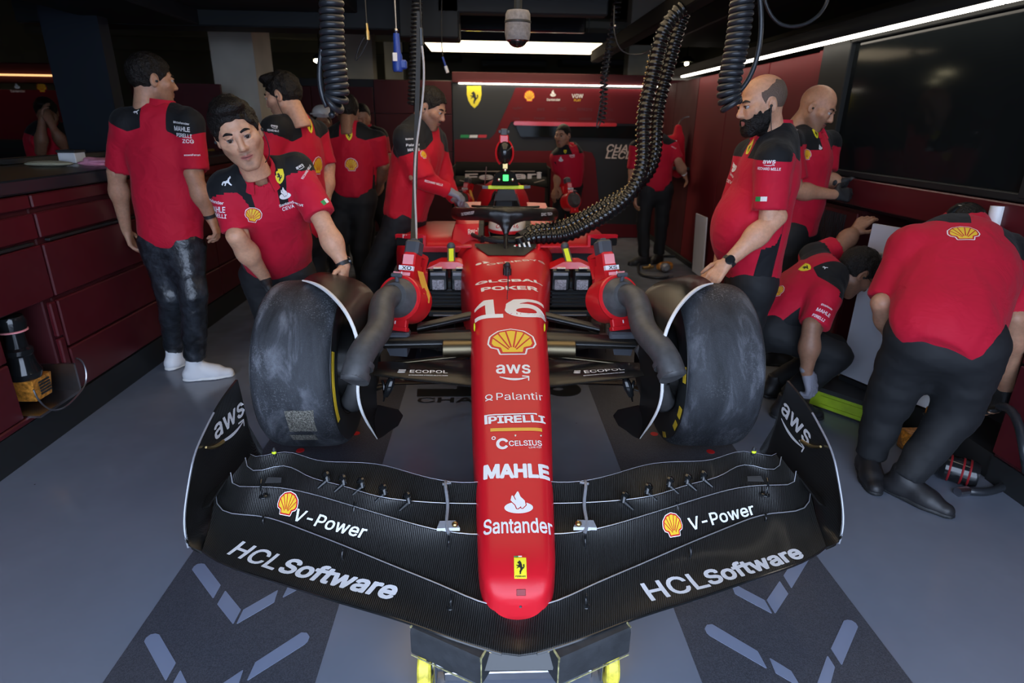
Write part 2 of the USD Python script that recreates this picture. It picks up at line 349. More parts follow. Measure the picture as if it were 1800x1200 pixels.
# used slick: dark rubber, grey graining stretched round the tread, pale dust
MAT['tyre_tread'] = usdkit.material(stage, _name('tyre_tread'), {
    "p": ("principled_bsdf", {"roughness": 0.62, "specular_ior_level": 0.35}), "g": ("texture_coordinate", {}),
    "mp": ("mapping", {"scale": (1.0, 0.35, 0.35)}), "n": ("noise_texture", {"scale": 9.0, "detail": 7.0, "roughness": 0.66, "distortion": 0.6}),
    "n2": ("noise_texture", {"scale": 150.0, "detail": 3.0, "roughness": 0.7}), "n3": ("noise_texture", {"scale": 3.2, "detail": 2.0}),
    "r": ("rgb_ramp", {"ramp": [(0.30, (0.016, 0.018, 0.021)), (0.52, (0.042, 0.046, 0.054)), (0.74, (0.21, 0.22, 0.25))]}),
    "r2": ("rgb_ramp", {"ramp": [(0.54, (0, 0, 0)), (0.74, (1, 1, 1))]}), "r3": ("rgb_ramp", {"ramp": [(0.46, (0.05, 0.05, 0.05)), (0.62, (1, 1, 1))]}),
    "mx": ("math", {"math_type": "multiply"}), "m": ("mix", {"color2": (0.34, 0.35, 0.37)}), "b": ("bump", {"strength": 0.5, "distance": 0.004})},
    [("g.object", "mp.vector"), ("mp.vector", "n.vector"), ("g.object", "n2.vector"), ("g.object", "n3.vector"), ("n.fac", "r.fac"), ("n2.fac", "r2.fac"), ("n3.fac", "r3.fac"),
     ("r2.color", "mx.value1"), ("r3.color", "mx.value2"), ("mx.value", "m.fac"), ("r.color", "m.color1"), ("m.color", "p.base_color"), ("n2.fac", "b.height"), ("b.normal", "p.normal")], surface="p.BSDF")
mat('tyre_side', (0.016, 0.017, 0.018), 0.42, noise=0.2, nscale=20)
mat('gravel_patch', (0.20, 0.19, 0.16), 0.85, noise=0.9, nscale=190, bump=0.9, bscale=160)
# painted floor: glossy blue grey epoxy, dull dark lanes with grit
MAT['floor_epoxy'] = usdkit.material(stage, _name('floor_epoxy'), {
    "p": ("principled_bsdf", {"specular_ior_level": 0.5}), "g": ("geometry", {}),
    "n": ("noise_texture", {"scale": 1.3, "detail": 4.0}), "r": ("rgb_ramp", {"ramp": [(0.3, (0.150, 0.170, 0.215)), (0.7, (0.180, 0.200, 0.250))]}),
    "n2": ("noise_texture", {"scale": 4.0, "detail": 6.0}), "m": ("map_range", {"from_min": 0.3, "from_max": 0.75, "to_min": 0.12, "to_max": 0.26}),
    "v": ("voronoi_texture", {"scale": 9.0, "randomness": 1.0}), "s": ("math", {"math_type": "less_than", "value2": 0.030}), "mm": ("mix", {"color2": (0.05, 0.05, 0.06)}), "n4": ("noise_texture", {"scale": 2.1, "detail": 1.0}),
    "t4": ("math", {"math_type": "greater_than", "value2": 0.52}), "k": ("math", {"math_type": "multiply"})},
    [("g.position", "n.vector"), ("g.position", "n2.vector"), ("g.position", "v.vector"), ("g.position", "n4.vector"), ("n.fac", "r.fac"), ("n2.fac", "m.value"), ("m.result", "p.roughness"), ("v.distance", "s.value1"), ("n4.fac", "t4.value1"), ("s.value", "k.value1"), ("t4.value", "k.value2"), ("k.value", "mm.fac"),
     ("r.color", "mm.color1"), ("mm.color", "p.base_color")], surface="p.BSDF")
MAT['floor_lane'] = usdkit.material(stage, _name('floor_lane'), {
    "p": ("principled_bsdf", {"roughness": 0.5, "specular_ior_level": 0.4}), "g": ("geometry", {}),
    "n": ("noise_texture", {"scale": 260.0, "detail": 2.0}), "r": ("rgb_ramp", {"ramp": [(0.35, (0.036, 0.039, 0.050)), (0.70, (0.070, 0.075, 0.092))]}), "b": ("bump", {"strength": 0.4, "distance": 0.002})},
    [("g.position", "n.vector"), ("n.fac", "r.fac"), ("r.color", "p.base_color"), ("n.fac", "b.height"), ("b.normal", "p.normal")], surface="p.BSDF")
mat('floor_mark', (0.19, 0.225, 0.32), 0.35)
mat('floor_dark_mark', (0.014, 0.015, 0.017), 0.4)

# ------------------------------------------------------------------ flat print: 2-D triangle sheets laid onto a surface
_txt = {}
def text2(text, bold=True, wide=1.0, slant=0.0):
    """lettering as flat triangles, capitals 1 tall, left at 0, baseline 0"""
    key = (text, bold)
    if key not in _txt:
        m = meshkit.text_mesh(text, 1.0, 0.02, bold); v, f = np.array(m.vertices), np.array(m.faces)
        top = (v[f][:, :, 2] > 0.019).all(1); _txt[key] = (v[:, :2].copy(), f[top].copy())
    v, f = _txt[key]; v = v.copy(); v[:, 0] = v[:, 0]*wide+v[:, 1]*slant
    used = np.unique(f); k = np.zeros(len(v), int); k[used] = np.arange(len(used)); v, f = v[used], k[f]
    v[:, 0] -= v[:, 0].min(); return v, f
def poly2(p):
    ps = [g for g in getattr(p, 'geoms', [p]) if g.area > 0]; vs, fs, n = [], [], 0
    for g in ps:
        v, f = trimesh.creation.triangulate_polygon(g, engine='earcut'); vs.append(np.asarray(v)[:, :2]); fs.append(np.asarray(f)+n); n += len(v)
    return np.vstack(vs), np.vstack(fs)
def mv(s, sx=1.0, sy=None, dx=0.0, dy=0.0, rot=0.0):
    v, f = s; c, q = math.cos(rot), math.sin(rot); v = v*np.array([sx, sx if sy is None else sy])
    return v @ np.array([[c, q], [-q, c]])+np.array([dx, dy]), f
def join2(*s):
    vs, fs, n = [], [], 0
    for v, f in s: vs.append(v); fs.append(f+n); n += len(v)
    return np.vstack(vs), np.vstack(fs)
def stick(parent, name, sheet, mat, surf, A, U, W, N, lift=0.0012, edge=None, label=None, loc=None, reach=0.12):
    """lay a 2-D sheet on the mesh surf: point (u, v) is dropped from A + u U + v W along -N onto the surface"""
    v, f = sheet
    if edge:
        t = trimesh.Trimesh(np.c_[v, np.zeros(len(v))], f, process=False)
        vv, f = trimesh.remesh.subdivide_to_size(np.asarray(t.vertices), np.asarray(t.faces), edge, max_iter=7); v = vv[:, :2]
        t = trimesh.Trimesh(vv, f, process=True); v, f = np.asarray(t.vertices)[:, :2], np.asarray(t.faces)
    N = unit(N); P = np.asarray(A)+v[:, :1]*np.asarray(U)+v[:, 1:]*np.asarray(W); T, n = drop(P, N, surf, reach)
    ok = np.isfinite(T)
    if ok.sum() < 3: print('decal missed', name, parent); return None
    f = f[ok[f].all(1)]; T = np.where(ok, T, np.nanmedian(T)); Q = P+N*(reach-T)[:, None]+np.where(n.any(1)[:, None], n, N)*lift
    fn = np.cross(Q[f[:, 1]]-Q[f[:, 0]], Q[f[:, 2]]-Q[f[:, 0]])
    if (fn @ N).mean() < 0: f = f[:, ::-1]
    return part(parent, name, (Q, f), mat, smooth=False, label=label, loc=loc)
def pix(px, py, surf):
    d = ray(px, py); T, n = raycast(EYE[None], unit(d)[None], surf)
    return EYE+unit(d)*T[0], n[0]
def stickpx(parent, name, layers, surf, a, b, height=None, center=None, top=None, **kw):
    """print read between two pixels of the picture (left and right end of the base line): they give the place, direction and size on the surface"""
    A, n0 = pix(*a, surf); B, n1 = pix(*b, surf)
    for fr in (.08, .2, .35, .5):  # an end that falls off the thing's edge: carry on from points further in
        if np.isfinite(A).all() and np.isfinite(B).all(): break
        a_, b_ = np.asarray(a, float), np.asarray(b, float); P0, n0 = pix(*(a_+(b_-a_)*fr), surf); P1, n1 = pix(*(b_+(a_-b_)*fr), surf)
        if np.isfinite(A).all(): P0, n0, f0 = A, pix(*a, surf)[1], 0
        else: f0 = fr
        if np.isfinite(B).all(): P1, n1, f1 = B, pix(*b, surf)[1], 0
        else: f1 = fr
        if np.isfinite(P0).all() and np.isfinite(P1).all(): d_ = (P1-P0)/(1-f0-f1); A, B = P0-d_*f0, P1+d_*f1
    if not (np.isfinite(A).all() and np.isfinite(B).all()): print('print missed', name, parent, a, b); return
    M_, nm_ = pix((a[0]+b[0])/2, (a[1]+b[1])/2, surf); ra, rb = ray(*a), ray(*b)
    if np.isfinite(M_).all():
        want = math.hypot(a[0]-b[0], a[1]-b[1])*((M_-EYE) @ FWD)/FPX
        if np.linalg.norm(B-A) > 1.7*want or n0 @ n1 < .3:  # the ends fell on different folds: use the plane at the middle, never steeper than 60 degrees
            vd = unit(EYE-M_); nn_ = nm_ if nm_ @ vd > .5 else unit(nm_+vd*(.6-nm_ @ vd)*1.5); A, B = EYE+ra*(((M_-EYE) @ nn_)/(ra @ nn_)), EYE+rb*(((M_-EYE) @ nn_)/(rb @ nn_)); n0 = n1 = nn_
    N = unit(n0+n1) if center is None else unit(pix(*center, surf)[1])
    w = max(s[0][:, 0].max() for s, _ in layers); x0 = min(s[0][:, 0].min() for s, _ in layers)
    U = (B-A)/(w-x0); Wd = unit(np.cross(N, U)); N = unit(np.cross(U, Wd))
    hh = max(s[0][:, 1].max() for s, _ in layers)
    if top is not None:
        Tp = pix((a[0]+b[0])/2, top, surf)[0]
        if np.isfinite(Tp).all(): height = float(np.linalg.norm((Tp-(A+B)/2)-unit(U)*((Tp-(A+B)/2) @ unit(U))))
    sc = np.linalg.norm(U) if height is None else height/hh
    for k, (s, m) in enumerate(layers):
        kw2 = dict(kw); e = kw2.pop('edge', None)
        stick(parent, name, s, m, surf, A-x0*U, U, Wd*sc, N, lift=0.0012+0.0007*k, edge=None if e is None else e/np.linalg.norm(U), **kw2)

# emblems as drawn outlines
def shell_layers(outline=True):
    th = np.radians(np.linspace(205, -25, 15)); fan = [(0.5+0.5*math.cos(t)*(1.0+0.035*(i % 2)), 0.42+0.5*math.sin(t)*(1.0+0.035*(i % 2))) for i, t in enumerate(th)]
    body = sg.Polygon(fan+[(0.80, 0.14), (0.76, -0.06), (0.24, -0.06), (0.20, 0.14)]).buffer(0.0)
    ribs = unary_union([sg.LineString([(0.5+0.10*math.cos(t), 0.06+0.14*math.sin(t)), (0.5+0.46*math.cos(t), 0.42+0.47*math.sin(t))]).buffer(0.019) for t in np.radians([20, 48, 74, 106, 132, 160])])
    yellow = body.buffer(-0.045).difference(ribs)
    out = [(poly2(body.buffer(0.055)), 'white_print')] if outline else []
    return out+[(poly2(body.buffer(0.015)), 'red_print'), (poly2(yellow), 'yellow_print')]
def horse():
    h = [(0.46, 0.02), (0.50, 0.06), (0.46, 0.16), (0.53, 0.28), (0.44, 0.34), (0.40, 0.24), (0.30, 0.17), (0.36, 0.14), (0.45, 0.20), (0.55, 0.32), (0.50, 0.46), (0.34, 0.43), (0.24, 0.36), (0.30, 0.45), (0.42, 0.52), (0.26, 0.54), (0.20, 0.60), (0.26, 0.58), (0.42, 0.60), (0.42, 0.70), (0.33, 0.72), (0.30, 0.77), (0.40, 0.82), (0.47, 0.90), (0.52, 0.86), (0.60, 0.78), (0.66, 0.62), (0.68, 0.48), (0.74, 0.42), (0.80, 0.48), (0.78, 0.62), (0.86, 0.66), (0.88, 0.52), (0.82, 0.38), (0.74, 0.36), (0.70, 0.28), (0.60, 0.18), (0.56, 0.08), (0.58, 0.02)]
    return sg.Polygon(h).buffer(0.012).buffer(0)
def shield():
    return sg.Polygon([(0.05, 1.0), (0.95, 1.0), (0.97, 0.62), (0.88, 0.35), (0.72, 0.14), (0.5, 0.0), (0.28, 0.14), (0.12, 0.35), (0.03, 0.62)])
def shield_layers(asp=1.3):
    s = affinity.scale(shield(), 1, asp, origin=(0, 0)); h = affinity.translate(affinity.scale(horse(), 0.72, 0.72*1.12, origin=(0, 0)), 0.11, 0.26)
    return [(poly2(s), 'badge_yellow'), (poly2(h), 'black_print')]
def badge_layers():
    r = sg.box(0, 0, 0.62, 1.0); h = affinity.translate(affinity.scale(horse(), 0.60, 0.72, origin=(0, 0)), -0.01, 0.20)
    return [(poly2(r), 'badge_yellow'), (poly2(h), 'black_print'), (mv(text2('FERRARI'), 0.09, 0.07, 0.06, 0.06), 'black_print'), (poly2(sg.box(0, 1.0, 0.22, 1.06)), 'green_print'), (poly2(sg.box(0.22, 1.0, 0.40, 1.06)), 'white_print'), (poly2(sg.box(0.40, 1.0, 0.62, 1.06)), 'red_print')]
def heavy(s, d=.03):
    return poly2(unary_union([sg.Polygon(s[0][t]).buffer(.002) for t in s[1]]).buffer(d, join_style=2).simplify(.004))
def arrow_smile(w):
    t = np.linspace(0, 1, 25); x = 0.10*w+0.80*w*t; y = -0.34-0.30*np.sin(np.pi*t*0.94)*0.8; th = 0.02+0.08*np.sin(np.pi*np.clip(t*1.05, 0, 1))
    a = sg.Polygon(np.r_[np.c_[x, y+th], np.c_[x, y-th*0.5][::-1]]).buffer(0.02)
    tip = sg.LineString([(0.76*w, -0.26), (0.93*w, -0.30), (0.92*w, -0.62)]).buffer(0.05)
    return unary_union([a, tip])
def cloud_logo():
    t = text2('aws', True, 1.15); w = t[0][:, 0].max(); return join2(t, poly2(arrow_smile(w)))
def flame():
    b = sg.Point(0.5, 0.30).buffer(0.5); b = affinity.scale(b, 1.0, 0.55)
    f1 = sg.Polygon([(0.50, 1.05), (0.40, 0.85), (0.46, 0.66), (0.60, 0.46), (0.62, 0.30), (0.72, 0.42), (0.70, 0.62), (0.56, 0.82)]).buffer(0.03)
    f2 = sg.Polygon([(0.30, 0.86), (0.26, 0.66), (0.42, 0.44), (0.46, 0.28), (0.56, 0.38), (0.50, 0.54), (0.36, 0.68)]).buffer(0.03)
    gap = unary_union([f1, f2]).buffer(0.035).difference(unary_union([f1, f2]))
    return poly2(unary_union([b, f1, f2]).difference(gap))
def puma():
    return poly2(sg.Polygon([(1.0, 0.95), (0.93, 0.86), (0.80, 0.80), (0.66, 0.62), (0.45, 0.55), (0.28, 0.58), (0.12, 0.50), (0.0, 0.30), (0.08, 0.20), (0.16, 0.36), (0.30, 0.42), (0.34, 0.28), (0.24, 0.14), (0.36, 0.14), (0.46, 0.34), (0.62, 0.36), (0.74, 0.18), (0.90, 0.02), (0.96, 0.10), (0.84, 0.26), (0.78, 0.46), (0.86, 0.66), (1.0, 0.72), (1.06, 0.84)]).buffer(0.01))
def flag_layers(w=1.0, h=0.45):
    return [(poly2(sg.box(0, 0, w*.5, h)), 'green_print'), (poly2(sg.box(w*.5, 0, w, h)), 'white_print')]

# ------------------------------------------------------------------ bodies: signed distances on a grid, meshed by surface nets
def nets(fn, lo, hi, h):
    lo, hi = np.asarray(lo, float), np.asarray(hi, float); n = np.ceil((hi-lo)/h).astype(int)+1
    ax = [lo[k]+h*np.arange(n[k]) for k in range(3)]
    # coarse first, then only the cells near the surface
    k_ = 4; nc = (n+k_-1)//k_+1; Pc = np.stack(np.meshgrid(*[(lo[k]+h*k_*np.arange(nc[k])).astype(np.float32) for k in range(3)], indexing='ij'), -1)
    Dc = fn(Pc.reshape(-1, 3)).reshape(nc).astype(np.float32); near = np.abs(Dc) < h*k_*2.0+.003
    cell = np.zeros(nc-1, bool)
    for o in np.ndindex(2, 2, 2): cell |= near[tuple(slice(o[k], nc[k]-1+o[k]) for k in range(3))]
    ci = [np.minimum(np.arange(n[k])//k_, nc[k]-2) for k in range(3)]; D = Dc[np.ix_(*[np.clip((np.arange(n[k])+k_//2)//k_, 0, nc[k]-1) for k in range(3)])].copy()
    mask = cell[np.ix_(*ci)]; I = np.argwhere(mask); D[mask] = fn((lo+h*I).astype(np.float32))
    D[0], D[-1], D[:, 0], D[:, -1], D[:, :, 0], D[:, :, -1] = [np.maximum(x, h*0.5) for x in (D[0], D[-1], D[:, 0], D[:, -1], D[:, :, 0], D[:, :, -1])]
    S = D < 0; cnt = np.zeros(n-1, np.int8)
    for o in np.ndindex(2, 2, 2): cnt += S[tuple(slice(o[k], n[k]-1+o[k]) for k in range(3))]
    act = np.argwhere((cnt > 0) & (cnt < 8)); C8 = {o: D[act[:, 0]+o[0], act[:, 1]+o[1], act[:, 2]+o[2]] for o in np.ndindex(2, 2, 2)}; acc = np.zeros((len(act), 3)); num = np.zeros(len(act))
    for k in range(3):
        for a in (0, 1):
            for b in (0, 1):
                o0 = [0, 0, 0]; i, j = [x for x in range(3) if x != k]; o0[i], o0[j] = a, b; o1 = list(o0); o1[k] = 1
                d0, d1 = C8[tuple(o0)], C8[tuple(o1)]; c = (d0 < 0) != (d1 < 0); t = d0[c]/(d0[c]-d1[c]); p = np.tile(np.array(o0, float), (len(t), 1)); p[:, k] = t; acc[c] += p; num[c] += 1
    idx = np.full(n-1, -1, np.int32); idx[act[:, 0], act[:, 1], act[:, 2]] = np.arange(len(act)); verts = lo+h*(act+acc/num[:, None]); F = []
    for k in range(3):
        i, j = (k+1) % 3, (k+2) % 3
        s = [slice(1, n[x]-1) for x in range(3)]; s[k] = slice(0, n[k]-1); s1 = list(s); s1[k] = slice(1, n[k])
        A, B = S[tuple(s)], S[tuple(s1)]; w = np.argwhere(A != B)+np.array([1 if x != k else 0 for x in range(3)])
        if not len(w): continue
        q = []
        for da, db in ((-1, -1), (0, -1), (0, 0), (-1, 0)):
            o = w.copy(); o[:, i] += da; o[:, j] += db; q.append(idx[o[:, 0], o[:, 1], o[:, 2]])
        q = np.stack(q, 1); inside = S[w[:, 0], w[:, 1], w[:, 2]]; q = np.where(inside[:, None], q, q[:, ::-1]); F.append(q[:, [0, 1, 2]]); F.append(q[:, [0, 2, 3]])
    return verts, np.vstack(F)
def smin(a, b, k): h = np.clip(0.5+0.5*(b-a)/k, 0, 1); return b+(a-b)*h-k*h*(1-h)
def d_cone(p, a, b, ra, rb, fr=None, flat=1.0):
    a, b = np.asarray(a, float), np.asarray(b, float); p = np.asarray(p, np.float32)
    if fr is not None:  # flattened along the frame's third axis
        S = fr @ np.diag([1, 1, 1/flat]) @ fr.T; p = p @ S.T.astype(p.dtype); a, b = S @ a, S @ b
    ab = (b-a).astype(np.float32); L = np.float32(max(ab @ ab, 1e-9)); q = p-a.astype(np.float32); t = np.clip((q @ ab)/L, 0, 1); q -= t[:, None]*ab; d = np.sqrt(np.einsum('ij,ij->i', q, q))-np.float32(ra)-np.float32(rb-ra)*t
    return d*(flat if fr is not None else 1)
def d_ell(p, c, r, fr=None):
    q = p-np.asarray(c)
    if fr is not None: q = q @ fr
    r = np.asarray(r, float); k0 = np.linalg.norm(q/r, axis=1); k1 = np.linalg.norm(q/(r*r), axis=1)+1e-9; return k0*(k0-1)/k1
def relax(m, it=4):
    from scipy.sparse import coo_matrix
    v, f = m; n = len(v); e = np.vstack([f[:, [0, 1]], f[:, [1, 2]], f[:, [2, 0]]]); e = np.vstack([e, e[:, ::-1]])
    A = coo_matrix((np.ones(len(e)), (e[:, 0], e[:, 1])), (n, n)).tocsr(); A.data[:] = 1; d = np.asarray(A.sum(1)).ravel(); d[d == 0] = 1
    for _ in range(it):
        for k in (.5, -.53): v = v+k*((A @ v)/d[:, None]-v)
    return v, f
# ------------------------------------------------------------------ the garage
LX, RX, BY = -2.07, 2.20, 8.10
fl = struct('floor', box((-7, -0.6, -0.10), (7, 13, 0)), 'floor_epoxy')
fl0 = '/World/floor'
def flat(poly, m, name, h=0.0015, label=None):
    part(fl0, name, prism(poly, h, t=(0, 0, 0.0004)), m, smooth=False, label=label)
for x0, x1 in ((-1.06, -0.478), (0.600, 1.195)):
    flat(sg.box(x0, -0.4, x1, 3.9), 'floor_lane', 'painted_lane', 0.001)
def fpoly(pts): return sg.Polygon([atZ(*p)[:2] for p in pts])
q = lambda cx, cy, *pts: [(cx+x/4, cy+y/4) for x, y in pts]
marks = [q(0, 900, (1355, 405), (1368, 384), (1390, 370), (1415, 366), (1436, 370), (1548, 517), (1500, 603)), q(0, 900, (1585, 560), (1690, 690), (1640, 783), (1533, 648)),
         q(0, 900, (1670, 783), (1715, 690), (1950, 555), (1925, 635)), q(0, 900, (1993, 598), (2025, 535), (2090, 545)),
         q(0, 900, (1020, 910), (1033, 886), (1060, 866), (1090, 860), (1116, 866), (1232, 1065), (1167, 1180)), q(0, 900, (1225, 1200), (1268, 1122), (1400, 1400), (1300, 1400)),
         q(0, 900, (1560, 1215), (1705, 1118), (1670, 1222), (1500, 1330)), q(0, 900, (1745, 1180), (1800, 1060), (2120, 852), (2155, 855), (2172, 880), (2160, 910), (2140, 930))]
for p in marks:
    P = fpoly(p).buffer(0.002); flat(P, 'floor_mark', 'chevron_mark', 0.0022); flat(affinity.scale(P, -1, 1, origin=(.0675, 0)), 'floor_mark', 'chevron_mark', 0.0022)
for p in ((528, 792), (626, 762), (1249, 794), (1150, 763)):
    c = atZ(*p); flat(sg.Point(c[0], c[1]).buffer(0.019), 'red_print', 'floor_dot', 0.0022)
# the driver's number and name painted in black under the car
y0 = atZ(735, 708)[1]; x0 = atZ(733, 708)[0]
s = mv(text2('CHARLES', True, 1.75), 0.062, 0.062, x0, y0); part(fl0, 'floor_lettering', (np.c_[s[0], np.full(len(s[0]), 0.003)], s[1]), 'floor_dark_mark', False)
flat(fpoly([(733, 697), (840, 697), (840, 684), (733, 684)]), 'floor_dark_mark', 'floor_number', 0.0025); flat(fpoly([(803, 684), (852, 684), (852, 664), (806, 664)]), 'floor_dark_mark', 'floor_number', 0.0025)
c = atZ(990, 684); flat(affinity.scale(sg.Point(c[0], c[1]).buffer(0.1), 1.05, 1.0).difference(affinity.scale(sg.Point(c[0]-.03, c[1]).buffer(0.03), 1, .7)), 'floor_dark_mark', 'floor_number', 0.0025)
struct('apron', box((-30, -30, -0.12), (30, -0.6, -0.02)), 'apron_concrete')
struct('ceiling', box((-7, -0.6, 3.3), (7, 13, 3.4)), 'ceiling_dark')
struct('wall_left', box((-7.1, -0.6, 0), (-7, 13, 3.3)), 'dark_wall'); struct('wall_right', box((3.4, -0.6, 0), (3.5, 13, 3.3)), 'dark_wall'); struct('wall_back', box((-7, 12.4, 0), (3.4, 12.5, 3.3)), 'dark_wall')
struct('wall_front', [box((-7, -0.62, 0), (-1.95, -0.5, 3.3)), box((1.95, -0.62, 0), (3.4, -0.5, 3.3)), box((-1.95, -0.62, 2.5), (1.95, -0.5, 3.3))], 'dark_wall')  # unseen; opening narrowed so that less daylight reaches the sides
# back partition: panelled boards up to 1.95 m, tall red surround on the right with black fields
bk = thing('partition', 'long dark red back partition with black fields, printed logos and a light line along its top', 'partition', (0, BY, 0), kind='structure')
def B(name, lo, hi, m, **k): part(bk, name, box(lo, hi, 0.004), m, loc=(0, BY, 0), **k)
for x0, x1, z1 in ((-2.9, -2.2, 1.86), (-2.2, -1.43, 1.86), (-1.42, -0.93, 1.945), (-0.92, -0.45, 1.945)):
    zs = [0.06, 0.62, 1.10, 1.55, z1]
    for a, b in zip(zs[:-1], zs[1:]): B('panel', (x0+.004, BY, a+.004), (x1-.004, BY+.05, b-.004), 'dark_red_panel')
B('backing', (-2.9, BY+.05, 0), (2.9, BY+.09, 1.95), 'plinth_black'); B('plinth', (-2.9, BY+.01, 0), (2.9, BY+.05, 0.06), 'plinth_black')
B('surround', (-0.44, BY-.03, 1.925), (2.72, BY+.09, 2.045), 'dark_red_panel')
B('board', (-0.44, BY, 0.06), (2.72, BY+.05, 1.925), 'matt_black')
def Bp(name, pts, m, d=0.012):
    P = sg.Polygon([(atY(*p, BY)[0], atY(*p, BY)[2]) for p in pts]).buffer(-0.02).buffer(0.02, quad_segs=6)
    v, f = prism(P, d); part(bk, name, facefix((np.c_[v[:, 0], BY-v[:, 2], v[:, 1]], f)), m, loc=(0, BY, 0))
Bp('red_field', [(906, 154), (900, 170), (870, 235), (860, 245), (799, 245), (799, 416), (1058, 416), (1046, 280), (1040, 268), (1025, 265), (905, 265), (885, 240), (898, 214), (1150, 218), (1185, 160), (1150, 157)], 'bright_red_panel')
Bp('red_field', [(1058, 416), (1135, 417), (1135, 395), (1056, 393)], 'bright_red_panel')
Bp('lit_sill', [(900, 220), (905, 213), (1125, 217), (1125, 222), (1010, 222)], 'signal_red', 0.03)
Bp('dark_window', [(906, 221), (1125, 221), (1125, 244), (915, 240)], 'window_tint', 0.02)
part(bk, 'light_strip', box((-0.36, BY-.05, 1.908), (2.68, BY-.028, 1.921)), 'lamp_strip', loc=(0, BY, 0))
bsurf = box((-3, BY-.013, 0), (3, BY+.05, 2.0))
def wall_print(layers, a, b, **k): stickpx(bk, k.pop('name', 'emblem'), layers, bsurf, a, b, loc=(0, BY, 0), **k)
bsurf = box((-3, BY-.0005, 0), (3, BY+.05, 2.0)); wall_print(shield_layers(), (821, 190), (847, 190))
bsurf = box((-3, BY-.013, 0), (3, BY+.05, 2.0))
wall_print(shell_layers(False), (921, 177), (940, 177)); wall_print([(flame(), 'white_print')], (967, 170), (977, 170)); wall_print([(text2('Santander', True), 'white_print')], (961, 177), (985, 177), name='lettering')
wall_print([(text2('VGW', True), 'white_print')], (1005, 172), (1025, 172), name='lettering'); wall_print([(text2('PLAY', True), 'yellow_print')], (1009, 178), (1021, 178), name='lettering')
for t, a, b in (('RayBan', (901, 192), (918, 191)), ('aws', (944, 194), (957, 194)), ('DXC', (981, 194), (995, 194)), ('GENESYS', (1014, 194), (1041, 195)), ('HCL', (1068, 194), (1078, 195)), ('Ceva', (901, 210), (913, 210)), ('Palantir', (939, 210), (958, 210)), ('RICHARD MILLE', (979, 210), (1000, 211)), ('HARMAN', (1018, 211), (1040, 211)), ('MAHLE', (1068, 212), (1080, 212))):
    wall_print([(text2(t, True), 'shadow_print')], a, b, name='lettering')  # sponsor names printed in their own dark red
bsurf = box((-3, BY-.0005, 0), (3, BY+.05, 2.0))
wall_print([(text2('CHARLES', True, 1.15, 0.25), 'cream_print')], (1066, 266), (1148, 268), name='lettering'); wall_print([(text2('LECLERC', True, 1.15, 0.25), 'cream_print')], (1064, 278), (1146, 280), name='lettering')
for a, b, m in ((809, 825, 'green_print'), (825, 840, 'white_print'), (840, 856, 'red_print')):
    wall_print([(poly2(sg.Polygon([(0, 0), (1, 0), (1.08, .33), (.08, .33)])), m)], (a, 242), (b, 242))
# ceiling panel lamp in its dark frame
cl = thing('ceiling_light', 'large rectangular glowing ceiling panel light hanging over the car', 'ceiling light', (0.3, 7.85, 2.3), kind=None)
part(cl, 'diffuser', box((-0.71, 7.28, 2.300), (1.315, 8.40, 2.315)), 'lamp_warm', loc=(0.3, 7.85, 2.3))
part(cl, 'housing', [box((-0.76, 7.24, 2.302), (-0.71, 8.45, 2.40)), box((1.315, 7.24, 2.302), (1.36, 8.45, 2.40)), box((-0.71, 7.24, 2.302), (1.315, 7.28, 2.40)), box((-0.71, 8.40, 2.302), (1.315, 8.45, 2.40)), box((-0.71, 7.28, 2.34), (1.315, 8.40, 2.40))], 'gantry_black', loc=(0.3, 7.85, 2.3))
c2 = V(.15, 3.2, 2.3); cl2 = thing('ceiling_light', 'second ceiling panel light above the race car, nearer the garage front', 'ceiling light', c2)
part(cl2, 'diffuser', box((-0.75, 2.2, 2.30), (1.05, 4.25, 2.315)), 'lamp_dim', loc=c2); part(cl2, 'housing', [box((-0.80, 2.15, 2.302), (-0.75, 4.30, 2.40)), box((1.05, 2.15, 2.302), (1.10, 4.30, 2.40)), box((-.75, 2.15, 2.302), (1.05, 2.2, 2.40)), box((-.75, 4.25, 2.302), (1.05, 4.30, 2.40)), box((-.75, 2.2, 2.34), (1.05, 4.25, 2.40))], 'gantry_black', loc=c2)
for x in (-0.6, .9): part(cl2, 'hanger', cyl((x, 3.2, 2.40), (x, 3.2, 3.3), .006, 8), 'steel', loc=c2)
for x in (-0.6, 1.2): part(cl, 'hanger', cyl((x, 7.85, 2.40), (x, 7.85, 3.3), 0.006, 8), 'steel', loc=(0.3, 7.85, 2.3))
# overhead boom and rear beams
g0 = thing('overhead_gantry', 'black overhead equipment boom spanning the whole front of the garage', 'gantry', (0, 3, 2.1))
G = lambda n, lo, hi, m='gantry_black': part(g0, n, box(lo, hi, 0.01), m, loc=(0, 3, 2.1))
G('fascia', (-3.4, 4.95, 2.095), (-0.62, 5.25, 2.62)); G('beam', (-2.75, 0.3, 2.10), (-2.1, 5.0, 2.45)); G('beam', (-2.1, 2.0, 2.2), (-0.95, 5.0, 2.45)); G('beam', (2.0, 0.3, 2.32), (2.9, 7.6, 2.5))
G('crossbar', (-0.62, 4.7, 2.02), (-0.2, 5.0, 2.5)); G('crossbar', (1.15, 3.9, 2.25), (1.95, 4.3, 2.5)); G('rail', (-0.35, 4.7, 2.18), (0.85, 4.82, 2.5)); G('rail', (1.14, 2.9, 2.1), (1.24, 7.2, 2.22), 'wing_black')
G('rear_panel', (-0.6, 5.4, 2.16), (0.8, 5.46, 2.45), 'gloss_black')
